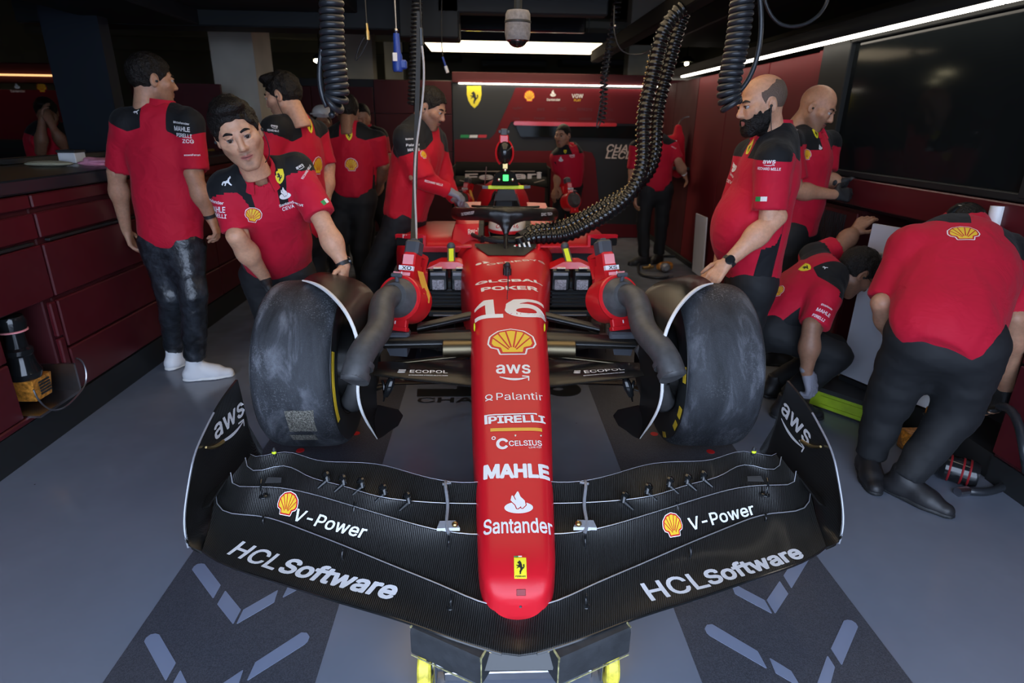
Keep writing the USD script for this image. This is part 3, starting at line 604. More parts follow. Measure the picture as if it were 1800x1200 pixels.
for y, x0, x1, z, h in ((9.6, -6.5, 3.3, 2.55, .22), (10.6, -6.5, 3.3, 2.75, .25), (11.5, -6.5, 3.3, 2.55, .2)):
    solo('roof_beam', box((x0, y, z), (x1, y+.16, z+h), .01), 'concrete_beige' if y == 10.6 else 'dark_wall', {9.6: 'nearest dark beam under the roof behind the back partition', 10.6: 'middle pale beam under the roof behind the back partition', 11.5: 'farthest dark beam under the roof behind the back partition'}[y], 'beam')
for x, y, z in ((-0.9, 10.0, 2.35), (0.4, 9.7, 2.25), (1.6, 9.9, 2.3)):
    solo('ceiling_duct', [box((x-.5, y, z), (x+.5, y+.4, z+.09), .02), box((x-.3, y+.02, z+.09), (x+.25, y+.3, z+.2), .02)], 'gantry_black', {-0.9: 'dark flat duct above the left part of the back partition', 0.4: 'dark flat duct above the centre of the back partition', 1.6: 'dark flat duct above the right end of the back partition'}[x], 'duct')
P = lambda n, lab, a, b, m, y, d=.3, kind='structure': (solo(n, box((atY(*a, y)[0], y, 0), (atY(*b, y)[0], y+d, 3.3)), m, lab, 'pillar'))
P('pillar', 'broad grey concrete pillar behind the three people on the left', (363, 45), (440, 45), 'concrete_beige', 6.2, .5); P('pillar', 'pale beige pillar rising behind the red back partition', (608, 105), (655, 105), 'concrete_beige', 9.0)
P('pillar', 'dim pillar behind the partition near the hanging blue plug', (676, 105), (708, 105), 'concrete_beige', 10.2); P('pillar', 'dim pillar seen right of the panel light', (1108, 60), (1180, 60), 'concrete_beige', 9.6)
solo('pillar', box((-3.0, 4.6, 1.2), (-2.62, 4.72, 3.3)), 'dark_navy', 'dark navy pillar standing on the counter at far left', 'pillar')
for k, (px, py, y) in enumerate(((563, 107, 9.4), (600, 124, 9.2), (1207, 112, 9.3))):
    c = atY(px, py, y); t = thing('downlight', ['small oval lamp seen left of the coiled hose', 'larger yellowish lamp just behind the coiled hose', 'small round lamp above the right end of the back partition'][k], 'lamp', c)
    part(t, 'bulb', ball(c, (.09, .09, .035) if k < 2 else (.03, .03, .03)), 'lamp_far', loc=c); part(t, 'shade', lathe([(.10, 0.02), (.10, .05), (.05, .09), (.0, .09)], 20, c), 'gantry_black', loc=c); part(t, 'rod', cyl(c+V(0, 0, .09), V(c[0], c[1], 3.3), .008, 8), 'gantry_black', loc=c)
# left run: red drawer units under a black worktop
units = [(0.15, 1.02, 0), (1.02, 1.92, 0), (1.92, 2.832, 1), (2.832, 3.72, 0), (3.72, 4.60, 0), (4.60, 5.45, 0)]
labs = ['red drawer unit nearest the camera on the left', 'second red drawer unit on the left', 'red drawer unit with a wheel gun in its niche', 'red drawer unit just past the wheel gun niche', 'red drawer unit behind the man in white shoes', 'farthest red drawer unit of the left run']
for (a, b, niche), lab in zip(units, labs):
    L0 = (LX, (a+b)/2, 0); t = thing('drawer_unit', lab, 'drawer unit', L0, None)
    D = lambda n, lo, hi, m='cabinet_red', r=.006: part(t, n, box(lo, hi, r), m, loc=L0)
    if niche:
        D('body', (LX-.62, a+.002, .12), (LX-.30, b-.002, 1.12), 'dark_red_panel'); D('body', (LX-.30, a+.002, .66), (LX-.025, b-.002, 1.12), 'dark_red_panel'); D('body', (LX-.30, a+.002, .12), (LX-.025, 2.46, .66), 'dark_red_panel'); D('body', (LX-.30, 2.77, .12), (LX-.025, b-.002, .66), 'dark_red_panel')
    else: D('body', (LX-.62, a+.002, .12), (LX-.025, b-.002, 1.12), 'dark_red_panel')
    D('plinth', (LX-.62, a, 0), (LX-.004, b, .155), 'plinth_black', .0)
    g = .006
    for z0, z1 in ((1.062, 1.135), (.925, 1.052), (.645, .908)): D('drawer', (LX-.024, a+g, z0+g), (LX, b-g, z1-g))
    if niche:
        for lo, hi in (((a+g, .46), (2.46, .632)), ((2.785, .46), (b-g, .632)), ((2.785, .19), (b-g, .45)), ((a+g, .19), (2.46, .45)), ((a+g, .158), (b-g, .185))): D('drawer', (LX-.024, lo[0], lo[1]), (LX, hi[0], hi[1]))
    else: D('drawer', (LX-.024, a+g, .395), (LX, b-g, .632)); D('drawer', (LX-.024, a+g, .165), (LX, b-g, .385))
    D('handle', (LX-.02, a+.05, .910), (LX+.004, b-.05, .922), 'plinth_black', .002)
solo('worktop', [box((-2.75, 0.15, 1.136), (-2.055, 5.5, 1.20), .008), box((-2.75, .15, 1.20), (-2.70, 5.5, 1.235), .004)], 'worktop_black', 'long black worktop along the left drawer units', 'worktop')
wg0 = V(-2.2, 2.46, .2); wg = thing('wheel_gun', 'black wheel gun with a greasy amber motor hanging in the left cabinet niche', 'wheel gun', wg0+V(.03, .125, 0))
part(wg, 'motor', [hullp([(x+dx, y+dy, z) for x, y, z, s in ((-2.16, 2.49, .225, .05), (-2.16, 2.49, .33, .062)) for dx in (-s, s) for dy in (-s, s)])], 'amber_grease', loc=wg0)
part(wg, 'barrel', lathe([(.062, .33), (.07, .36), (.055, .40), (.05, .44), (.056, .45), (.056, .47), (.042, .48), (.038, .56), (.055, .565), (.06, .60), (.05, .625), (0, .63)], 24, (-2.16, 2.48, 0)), 'gloss_black', loc=wg0)
part(wg, 'collar_ring', lathe([(.050, .553), (.058, .556), (.058, .562), (.050, .565)], 24, (-2.16, 2.48, 0)), 'pink_label', loc=wg0)
part(wg, 'vent_grid', [box((-2.098, 2.46+.012*i, .25+.014*j), (-2.094, 2.468+.012*i, .258+.014*j)) for i in range(6) for j in range(5)], 'matt_black', loc=wg0)
part(wg, 'cradle', [tube([(-2.03, 2.34, .33), (-2.03, 2.37, .24), (-2.03, 2.42, .19), (-2.03, 2.60, .19), (-2.03, 2.66, .22), (-2.03, 2.68, .31), (-2.03, 2.64, .36)], .004, 6, 40), box((-2.30, 2.36, .18), (-2.05, 2.66, .192)), box((-2.30, 2.64, .19), (-2.05, 2.652, .33))], 'steel', loc=wg0)
# bits on the worktop
c = atX(87, 293, -2.45); solo('cleaning_cloth', ball(V(c[0], c[1], 1.214), (.13, .07, .016)), 'cloth_beige', 'beige cloth crumpled on the worktop at far left', 'cloth')
for c, s in ((atX(175, 296, -2.25), 1),):
    v, f = ball((0, 0, 0), (1, 1, 1), 3); v = v*V(.10, .06, .03)*(0.8+.5*meshkit.noise(v*2.2, 3)[:, None]); v[:, 2] = np.maximum(v[:, 2], -.01); solo('cleaning_cloth', (v+V(c[0], c[1], 1.212), f), 'cloth_pink', 'pink cloth crumpled on the worktop beside the man in jeans', 'cloth')
c = atX(130, 290, -2.5); t = thing('small_carton', 'small white and dark carton on the worktop before the navy pillar', 'carton', V(c[0], c[1], 1.20)); part(t, 'box_body', box((c[0]-.05, c[1]-.05, 1.201), (c[0]+.05, c[1]+.05, 1.26), .003), 'white_plastic', loc=V(c[0], c[1], 1.2)); part(t, 'lid', box((c[0]-.055, c[1]-.055, 1.26), (c[0]+.055, c[1]+.055, 1.275), .003), 'matt_black', loc=V(c[0], c[1], 1.2))
c = V(-2.5, 2.75, 1.20); t = thing('dark_case', 'black equipment case with a lens on the worktop at the left edge', 'equipment case', c); part(t, 'case_body', box((-2.66, 2.6, 1.201), (-2.42, 2.95, 1.36), .02), 'matt_black', loc=c); part(t, 'lens', lathe([(.05, 0), (.05, .05), (.035, .055), (0, .05)], 20, (-2.42, 2.76, 1.29), (1, 0, 0)), 'gloss_black', loc=c)
# glimpse of the bay beyond the left counter
far = thing('backdrop', 'dim red backdrop with a flame emblem and a scallop shell at far left', 'backdrop', (-5, 7, 0))
part(far, 'board', box((-6.6, 7.0, .1), (-4.42, 7.05, 1.72), .01), 'bright_red_panel', loc=(-5, 7, 0)); part(far, 'header', box((-6.6, 6.98, 1.78), (-4.2, 7.05, 1.98), .01), 'dark_red_panel', loc=(-5, 7, 0)); part(far, 'light_strip', box((-6.6, 6.95, 1.85), (-4.48, 6.98, 1.868)), 'lamp_amber', loc=(-5, 7, 0)); part(far, 'lower_screen', box((-6.6, 6.97, .72), (-4.5, 7.0, 1.22), .01), 'plinth_black', loc=(-5, 7, 0))
fs = box((-7, 6.999, 0), (-4, 7.05, 2)); stickpx(far, 'emblem', shell_layers(False), fs, (66, 161), (84, 161), loc=(-5, 7, 0)); stickpx(far, 'emblem', [(flame(), 'white_print')], fs, (26, 156), (36, 156), loc=(-5, 7, 0)); stickpx(far, 'lettering', [(text2('Santander', True), 'cream_print')], fs, (19, 162), (45, 162), loc=(-5, 7, 0))
solo('side_partition', box((-3.05, 5.645, 0), (-2.3, 5.68, 1.74)), 'dark_red_panel', 'dark red panel standing behind the left man in jeans', 'partition'); solo('side_cabinet', [box((-2.9, 5.72, 0), (-1.75, 6.12, .95), .01), box((-2.9, 5.70, .96), (-1.75, 6.13, .99), .004)], 'dark_red_panel', 'dark red cabinet in front of the grey pillar', 'cabinet')
# right wall: red boarding, dark tinted window over a red bench run, light line on top
R0 = (RX, 4, 0); rw = thing('right_partition', 'dark red right side boarding beside the tinted window', 'partition', R0, kind='structure')
W = lambda n, lo, hi, m='bright_red_panel', r=.005: part(rw, n, box(lo, hi, r), m, loc=R0)
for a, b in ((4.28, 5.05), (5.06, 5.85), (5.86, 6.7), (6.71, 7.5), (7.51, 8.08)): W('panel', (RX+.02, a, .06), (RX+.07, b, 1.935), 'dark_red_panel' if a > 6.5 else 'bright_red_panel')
W('plinth', (RX+.005, 3.6, 0), (RX+.07, 8.08, .06), 'plinth_black'); W('head_rail', (RX-.02, 0.4, 1.99), (RX+.3, 8.0, 2.08), 'frame_dark'); W('edge_trim', (RX+.0, 4.22, 1.2), (RX+.07, 4.28, 1.94), 'bright_red_panel')
w1 = thing('window_1', 'large dark tinted window over the right bench', 'window', R0, kind='structure')
part(w1, 'glass', box((RX+.01, 0.5, 1.22), (RX+.02, 3.88, 1.94)), 'window_tint', loc=R0)
part(w1, 'window_frame', [box((RX-.02, 3.88, 1.18), (RX+.05, 4.2, 1.97), .005), box((RX-.02, .5, 1.94), (RX+.05, 3.9, 1.99), .005), box((RX-.02, .5, 1.185), (RX+.05, 3.9, 1.22), .005), box((RX-.025, 2.36, 1.2), (RX+.02, 2.42, 1.95), .005)], 'frame_dark', loc=R0)
part(w1, 'backing', box((RX+.06, .5, 1.0), (RX+.10, 4.2, 2.0)), 'matt_black', loc=R0)
ls = thing('line_light', 'long white light line along the top of the right side', 'line light', (2.1, 4, 1.95))
part(ls, 'housing', box((2.085, 1.2, 1.965), (2.13, 7.0, 1.995)), 'gantry_black', loc=(2.1, 4, 1.95))
for a, b in ((1.2, 2.68), (2.69, 4.08), (4.09, 5.5), (5.51, 6.95)): part(ls, 'light_tube', box((2.09, a, 1.948), (2.125, b, 1.966), .003), 'lamp_strip', loc=(2.1, 4, 1.95))
units = [(0.5, 1.35), (1.36, 2.2), (3.5, 4.2)]
for (a, b), lab in zip(units, ['red bench unit nearest the camera on the right', 'red bench unit behind the bending man', 'red bench unit with a vent grille beside the open white door']):
    L0 = (RX, (a+b)/2, 0); t = thing('bench_unit', lab, 'bench unit', L0); part(t, 'body', box((RX+.03, a, .12), (RX+.62, b, 1.0)), 'dark_red_panel', loc=L0); part(t, 'plinth', box((RX+.02, a, 0), (RX+.6, b, .12)), 'plinth_black', loc=L0)
    for z0, z1 in ((.14, .55), (.56, .985)): part(t, 'door', box((RX+.005, a+.006, z0), (RX+.03, b-.006, z1), .005), 'cabinet_red', loc=L0)
    if a > 3: part(t, 'vent_grille', [box((RX, 3.62+.022*i, .74), (RX+.006, 3.628+.022*i, .96)) for i in range(14)], 'matt_black', loc=L0)
solo('bench', box((RX-.03, .5, 1.03), (RX+.62, 4.22, 1.18), .006), 'cabinet_red', 'long dark red bench front rail under the tinted window', 'bench')
solo('bench_liner', [box((RX+.3, 2.22, .12), (RX+.34, 3.48, 1.0)), box((RX+.03, 2.2, .0), (RX+.3, 3.5, .12))], 'plinth_black', 'black inside of the open bench bay behind the white doors', 'cabinet')
# open white cabinet: two door leaves with black hinges, in front of the bench
dA, dB, dC = V(1.99, 3.02), V(2.10, 2.74), V(2.19, 2.56)
t0 = V(2.05, 2.85, 0); t = thing('white_locker', 'white open cabinet doors with black hinges behind the crouching man', 'cabinet', t0)
def leaf(n, p, q, z0, z1, m='door_white', th=.02):
    d = unit(np.r_[q-p, 0]); nn = V(d[1], -d[0], 0); pts = [np.r_[a, z]+nn*o for a in (p, q) for z in (z0, z1) for o in (0, -th)]; part(t, n, hullp(pts), m, loc=t0)
leaf('door', dA, dB, .16, 1.00); leaf('door', dB+V(.01, -.02), dC, .16, 1.01, 'white_plastic')
nn = unit(V((dB-dA)[1], -(dB-dA)[0], 0)); dd = unit(np.r_[dB-dA, 0])
part(t, 'door_rib', [bar(np.r_[dA, .86]+nn*.004+dd*.02, np.r_[dB, .86]+nn*.004-dd*.02, .006, .008), bar(np.r_[dB, .2]+nn*.004-dd*.055, np.r_[dB, .98]+nn*.004-dd*.055, .008, .012, dd)], 'grey_print', loc=t0)
for z in (.78, .42): part(t, 'hinge', [bar(np.r_[dB, z-.05]+nn*.012-dd*.03, np.r_[dB, z+.05]+nn*.012-dd*.03, .03, .02, dd, .003), bar(np.r_[dB, z]+nn*.014-dd*.03, np.r_[dB, z]+nn*.014+dd*.06, .02, .012, (0, 0, 1), .003), cyl(np.r_[dB, z-.02]+nn*.018, np.r_[dB, z+.02]+nn*.018, .010, 10)], 'black_plastic', loc=t0)
part(t, 'base', hullp([np.r_[p, z] for p in (dA, dB, dC, dA+V(.28, .1), dC+V(.16, .1)) for z in (.0, .15)]), 'plinth_black', loc=t0)
solo('white_cylinder', cyl(atX(1747, 395, 2.165), atX(1755, 362, 2.165), .028, 20), 'white_plastic', 'white cylinder on the bench behind the bending man', 'container')
b0 = V(1.9, 2.8, 0); t = thing('yellow_case', 'fluorescent yellow low case on the floor under the crouching man', 'case', b0)
p, q2 = V(1.80, 2.94), V(2.06, 2.60); d = unit(np.r_[q2-p, 0]); nn = V(d[1], -d[0], 0)*np.sign(-1 if V(d[1], -d[0]) @ V(1, 1) > 0 else 1); nn = -nn if nn[1] > 0 else nn
part(t, 'case_body', hullp([np.r_[a, 0]+V(0, 0, z)+nn*o for a in (p, q2) for z, o in ((.012, .0), (.10, -.015), (.012, -.26), (.10, -.24))]), 'dull_fluor', loc=b0, smooth=False)
part(t, 'lid', hullp([np.r_[a, 0]+V(0, 0, z)+nn*o for a in (p-d[:2]*.01, q2+d[:2]*.01) for z, o in ((.102, .006), (.125, -.0), (.102, -.26), (.125, -.25))]), 'matt_black', loc=b0, smooth=False); part(t, 'panel_rib', [bar(np.r_[p, .075]+d*.05+nn*-.006, np.r_[q2, .075]-d*.05+nn*-.006, .006, .006), bar(np.r_[p, .03]+d*.05+nn*.0, np.r_[q2, .03]-d*.05, .006, .006)], 'dull_fluor', loc=b0); part(t, 'foot', hullp([np.r_[a, z]+nn*o for a in (p+d[:2]*.02, q2-d[:2]*.02) for z in (0, .014) for o in (-.01, -.24)]), 'matt_black', loc=b0)
# small things on and by the right boarding
c = V(RX, 5.95, 0); t = thing('leaning_board', 'narrow white board leaning on the red boarding at right', 'panel', c); part(t, 'sheet', xf(box((0, -.16, .012), (.014, .16, .62), .003), Rotation.from_euler('y', -3, degrees=True).as_matrix(), c+V(-.03, 0, 0)), 'white_plastic', loc=c); part(t, 'clip', box(c+V(-.045, -.05, .38), c+V(-.02, .05, .6), .003), 'matt_black', loc=c)
solo('wall_shelf', box((RX-.22, 6.7, 1.0), (RX+.02, 7.9, 1.03), .005), 'matt_black', 'narrow black shelf on the right boarding near the back', 'shelf')
# ------------------------------------------------------------------ the race car, front wheels on the jack; local x right, y rearward from the front axle, z up
CX, CY, CT = 0.093, 2.439, 0.0125
C0 = V(CX, CY, 0)
_cR = np.array([[math.cos(CT), math.sin(CT), 0], [-math.sin(CT), math.cos(CT), 0], [0, 0, 1]])
def l2w(p): return np.asarray(p, float) @ _cR.T+C0
def w2l(p): return (np.asarray(p, float)-C0) @ _cR
def carm(m): v, f = arr(m); return l2w(v), f
MK = 1.0
def mir(m): v, f = arr(m); return v*V(-MK, 1, 1), f[:, ::-1]
car = thing('race_car', 'red single-seat racing car with number 16 on its nose, raised on a jack', 'racing car', C0)
def cp(parent, name, m, mt, **k): return part(parent, name, carm(m), mt, loc=C0, **k)
def both(parent, name, m, mt, **k): return cp(parent, name, m, mt, **k), cp(parent, name, mir(m), mt, **k)
def sec(hw, z0, z1, y, n=3.6, k=40, x0=0.0, sk=0.0):
    t = np.linspace(0, 2*np.pi, k, endpoint=False); c, s = np.cos(t), np.sin(t)
    x = hw*np.sign(c)*np.abs(c)**(2/n); z = np.sign(s)*np.abs(s)**(2/n)
    zz = (z0+z1)/2+(z1-z0)/2*z
    return np.stack([x0+x*(1+sk*z), np.full(k, y), zz], 1)
def loft(rows, n=3.6, k=40, sub=5, **kw):
    rows = np.asarray(rows, float); y = np.concatenate([np.linspace(a, b, sub, endpoint=False) for a, b in zip(rows[:-1, 0], rows[1:, 0])]+[[rows[-1, 0]]])
    from scipy.interpolate import PchipInterpolator
    I = [PchipInterpolator(rows[:, 0], rows[:, j])(y) for j in range(1, rows.shape[1])]
    return facefix(rings(np.array([sec(I[2][i], I[1][i], I[0][i], y[i], n, k, I[3][i] if len(I) > 3 else 0.0, **kw) for i in range(len(y))])))
Yl = lambda Y: Y-CY
nose_rows = [(Yl(1.178), .318, .285, .020), (Yl(1.182), .338, .270, .050), (Yl(1.195), .358, .256, .074), (Yl(1.22), .378, .246, .090), (Yl(1.27), .396, .240, .101), (Yl(1.37), .4175, .236, .109), (Yl(1.6), .475, .25, .123), (Yl(1.9), .55, .28, .142), (Yl(2.2), .625, .31, .157), (Yl(2.455), .689, .335, .167)]
nm = loft(nose_rows, 5.0, 56); nose = cp(car, 'nose_cone', nm, 'team_red', smooth=50); nosew = carm(nm)
tub_rows = [(Yl(2.456), .6895, .335, .167), (Yl(2.8), .736, .33, .203), (Yl(3.1), .768, .31, .235), (Yl(3.35), .785, .29, .262), (Yl(3.5), .790, .28, .285), (Yl(3.9), .775, .26, .32), (Yl(4.4), .77, .24, .33)]
tm = loft(tub_rows, 4.2, 56)
cut = xf(arr(trimesh.creation.cylinder(1.0, 0.5, sections=48)), None, (0, 0, 0)); cut = (cut[0]*V(.215, .42, 1)+V(0, Yl(3.92), .80), cut[1])
def boolean(a, b, op): 
    A = m3.Manifold(m3.Mesh(np.asarray(a[0], np.float32), np.asarray(a[1], np.uint32))); Bm = m3.Manifold(m3.Mesh(np.asarray(b[0], np.float32), np.asarray(b[1], np.uint32)))
    r = A-Bm if op == '-' else A+Bm
    return arr(r) if r.num_tri() else a
tm = boolean(tm, facefix(cut), '-'); tub = cp(car, 'chassis', tm, 'team_red', smooth=40); tubw = carm(tm)
cp(car, 'cockpit_rim', tube([(.222*math.cos(t), Yl(3.92)+.43*math.sin(t), .795-.012*math.sin(t)) for t in np.linspace(0, 2*np.pi, 60)], .013, 8), 'matt_black')
# headrest: red shoulders either side of the helmet
hd = hullp([(x, y, z) for x, y, z in ((.165, Yl(3.72), .76), (.335, Yl(3.72), .74), (.165, Yl(3.78), .865), (.315, Yl(3.80), .855), (.165, Yl(4.35), .93), (.30, Yl(4.35), .925), (.165, Yl(4.35), .70), (.345, Yl(4.35), .70), (.345, Yl(3.72), .70), (.165, Yl(3.72), .70), (.335, Yl(3.78), .80))])
hd2 = both(car, 'headrest', hd, 'team_red', smooth=40)
both(car, 'headrest_pad', hullp([(x, y, z) for x in (.135, .168) for y, z in ((Yl(3.70), .70), (Yl(3.72), .80), (Yl(3.80), .86), (Yl(4.3), .90), (Yl(4.3), .70))]), 'matt_black')
# steering wheel and dash in the cockpit
st0 = V(0, Yl(3.56), .775)
sw = cp(car, 'steering_wheel', [box(st0-V(.10, .012, .045), st0+V(.10, .012, .05), .012), tube([st0+V(-.13, 0, .05), st0+V(-.14, 0, 0), st0+V(-.125, 0, -.06)], .014, 8, 12), tube([st0+V(.13, 0, .05), st0+V(.14, 0, 0), st0+V(.125, 0, -.06)], .014, 8, 12), box(st0+V(-.13, -.008, .03), st0+V(.13, .008, .045)), box(st0+V(-.13, -.008, -.05), st0+V(.13, .008, -.035))], 'gloss_black')
cp(sw, 'screen', box(st0+V(-.05, -.016, -.01), st0+V(.05, -.012, .035)), 'grey_label')
# engine cover with black intake
ec = loft([(Yl(4.25), 1.035, .55, .10), (Yl(4.32), 1.075, .55, .125), (Yl(4.6), 1.07, .5, .19), (Yl(5.1), .97, .45, .23), (Yl(5.7), .80, .4, .15), (Yl(6.3), .60, .40, .06)], 2.6, 40); cp(car, 'engine_cover', ec, 'team_red')
cp(car, 'air_intake', loft([(Yl(4.19), .985, .88, .055), (Yl(4.235), 1.01, .86, .075), (Yl(4.262), 1.03, .85, .09)], 3.0, 32), 'matt_black'); cp(car, 'roll_hoop', [bar((-.13, Yl(4.2), .86), (-.05, Yl(4.24), 1.0), .012, .03), bar((.13, Yl(4.2), .86), (.05, Yl(4.24), 1.0), .012, .03)], 'carbon_smooth')
# side pods
sp_rows = [(Yl(3.66), .745, .500, .190, .425), (Yl(3.70), .765, .480, .215, .440), (Yl(3.85), .785, .440, .245, .46), (Yl(4.2), .79, .36, .265, .46), (Yl(4.8), .72, .30, .24, .42), (Yl(5.5), .58, .30, .17, .33), (Yl(6.1), .45, .32, .06, .24)]
spm = loft(sp_rows, 3.4, 48); spl = {}
mouth = box((.26, Yl(3.4), .535), (.645, Yl(3.80), .705), .03); spm = boolean(spm, facefix(mouth), '-')
for sgn, m in ((1, spm), (-1, mir(spm))): spl[sgn] = (cp(car, 'sidepod', m, 'team_red', smooth=40), carm(m))
both(car, 'radiator_duct', box((.27, Yl(3.79), .53), (.64, Yl(3.82), .71)), 'matt_black')
cp(car, 'floor_board', [prism(sg.Polygon([(-.30, Yl(3.3)), (-.62, Yl(3.45)), (-.76, Yl(3.9)), (-.78, Yl(5.4)), (-.45, Yl(6.0)), (.45, Yl(6.0)), (.78, Yl(5.4)), (.76, Yl(3.9)), (.62, Yl(3.45)), (.30, Yl(3.3))]), .02, t=(0, 0, .17))], 'carbon_smooth')
for x in (.30, .40, .50, .60): both(car, 'floor_fence', hullp([(x, Yl(3.3), .18), (x+.004, Yl(3.3), .18), (x, Yl(3.42), .40), (x+.004, Yl(3.42), .40), (x+.1, Yl(3.9), .18), (x+.104, Yl(3.9), .18), (x+.1, Yl(3.9), .40), (x+.104, Yl(3.9), .40)]), 'carbon_smooth')
cp(car, 'keel', hullp([(x, y, z) for x, y, z in ((.10, Yl(2.5), .34), (-.10, Yl(2.5), .34), (.14, Yl(3.4), .28), (-.14, Yl(3.4), .28), (.14, Yl(3.4), .17), (-.14, Yl(3.4), .17), (.08, Yl(3.2), .17), (-.08, Yl(3.2), .17))]), 'matt_black')
# mirrors on stalks
for s in (-1, 1):
    m0 = w2l(atY(723 if s < 0 else 1058, 422, 3.45)); y = m0[1]; x = abs(m0[0]); z = m0[2]
    mc = hullp([(sx, y+dy, z+dz) for sx, dz in ((x-.085, .028), (x+.09, .028), (x-.085, -.03), (x+.085, -.025)) for dy in (0, .05)]+[(x, y-.02, z+.036), (x-.08, y-.015, z+.034), (x+.09, y-.015, z+.034), (x-.03, y+.10, z)])
    st = [bar((x-.078, y+.0, z+.03), (x-.075, y, z-.038), .016, .03, (0, 1, 0)), bar((x-.08, y+.01, z-.036), (.20, y+.03, .782), .05, .009, (0, 0, 1))]
    fc = box((x-.072, y-.012, z-.030), (x+.088, y-.002, z+.020), .006)
    if s < 0: mc, st, fc = mir(mc), [mir(q) for q in st], mir(fc)
    p = cp(car, 'mirror', mc, 'team_red'); cp(p, 'mirror_shell', fc, 'gloss_black'); cp(p, 'mirror_stalk', st, 'team_red')
    a, b = ((708, 413), (745, 411)) if s < 0 else ((1040, 411), (1070, 409))
    stickpx(p, 'lettering', [(text2('FERRARI', True, 1.4), 'white_print')], carm(mc), a, b, height=.006, loc=C0)
# halo: smooth black hoop with a slim front pillar
hz = lambda p: w2l(atY(*p))
hp = [(-.30, Yl(4.15), .885), (-.325, Yl(3.95), .905), (-.285, Yl(3.72), .932), (-.19, Yl(3.56), .955), (-.09, Yl(3.475), .968), (0, Yl(3.45), .970)]
hp = hp+[(-x, y, z) for x, y, z in hp[-2::-1]]; hs = spline(hp, 41)
def halo(p):
    d = np.full(len(p), 1e3)
    ee = np.array([1, 1, .62]); pe = p*ee
    for a, b in zip(hs[:-1], hs[1:]): d = np.minimum(d, d_cone(pe, a*ee, b*ee, .024, .024))
    for a, b, r0, r1 in (((-.08, Yl(3.48), .958), (0, Yl(3.44), .90), .014, .012), ((.08, Yl(3.48), .958), (0, Yl(3.44), .90), .014, .012), ((0, Yl(3.45), .965), (0, Yl(3.435), .91), .024, .012), ((0, Yl(3.435), .90), (0, Yl(3.36), .765), .013, .015)):
        d = smin(d, d_cone(p, np.array(a), np.array(b), r0, r1), .035)
    return d
hm = nets(halo, (-.37, Yl(3.28), .72), (.37, Yl(4.2), 1.03), .009); hl = cp(car, 'halo', hm, 'carbon_smooth', smooth=True); hw = carm(hm)
cp(hl, 'halo_fin', tube([(-.20, Yl(3.62), .993), (-.1, Yl(3.53), 1.0), (0, Yl(3.50), 1.002), (.1, Yl(3.53), 1.0), (.2, Yl(3.62), .993)], .007, 8, 30), 'carbon_smooth')
stickpx(hl, 'lettering', [(text2('DXC TECHNOLOGY', True), 'white_print')], hw, (811, 379), (832, 376), height=.016, loc=C0, edge=.01); stickpx(hl, 'lettering', [(text2('DXC TECH', True), 'white_print')], hw, (950, 379), (974, 378), height=.016, loc=C0, edge=.01)
# pitot and thin aerial before the cockpit
cp(car, 'aerial', [tube([(0, Yl(2.74), .725), (0, Yl(2.72), .80), (0, Yl(2.70), .815)], .003, 6, 10), tube([(-.006, Yl(2.60), .71), (-.004, Yl(2.59), .76), (.0, Yl(2.52), .775)], .0018, 6, 10), cyl((0, Yl(2.9), .742), (0, Yl(2.9), .80), .010, 12), ball((0, Yl(2.9), .802), .014)], 'matt_black')
cp(car, 'sensor_block', box((-.022, Yl(2.90), .74), (.020, Yl(3.0), .785), .006), 'gloss_black')
# windscreen strip print and dark deck before the cockpit
cp(car, 'deck_plate', hullp([(x, y, z) for x, y, z in ((-.10, Yl(3.22), .782), (.10, Yl(3.22), .782), (-.18, Yl(3.44), .790), (.18, Yl(3.44), .790), (-.18, Yl(3.47), .797), (.18, Yl(3.47), .797), (-.15, Yl(3.5), .78), (.15, Yl(3.5), .78))]), 'matt_black')
# rear wing
rw = cp(car, 'rear_wing', None or join([rings(np.array([[(x, Yl(6.25)+.30*t, .885-.05*(abs(x)/.48)**2+zz+.10*t) for t, zz in ((0, 0), (.1, .012), (.4, .012), (1, .0), (.4, -.012), (.1, -.012))] for x in np.linspace(-.48, .48, 17)])), rings(np.array([[(x, Yl(6.33)+.16*t, .945+.13*t+zz) for t, zz in ((0, 0), (.15, .012), (.5, .012), (1, .0), (.5, -.010), (.15, -.012))] for x in np.linspace(-.475, .475, 9)]))]), 'wing_black')
for s in (-1, 1): cp(rw, 'wing_endplate', facefix(grid(np.array([[(s*(.49+.02*v), Yl(6.15)+.6*u, .55+.50*v) for v in np.linspace(0, 1, 6)] for u in np.linspace(0, 1, 5)])))if False else box((s*.485, Yl(6.2), .55), (s*.50, Yl(6.72), 1.04), .006), 'wing_black')
rwv = carm(box((-.6, Yl(6.30), .80), (.6, Yl(6.31), 1.2)))
stickpx(rw, 'lettering', [(heavy(text2('Ferrari', True, 1.55)), 'wing_cream')], rwv, (818, 316), (952, 313), height=.062, loc=C0)
for a, b, m in (((818, 301), (940, 301), 'beige_print'), ((808, 317), (855, 327), 'beige_print'), ((918, 327), (957, 316), 'beige_print')): 
    A, Bq = pix(*a, rwv)[0], pix(*b, rwv)[0]; part(rw, 'trim_line', tube([A, Bq], .0045, 6), m, loc=C0)
cp(rw, 'swan_neck', [bar((s*.06, Yl(5.95), .62), (s*.06, Yl(6.3), .93), .012, .05, (0, 1, 0)) for s in (-1, 1)], 'carbon_smooth')
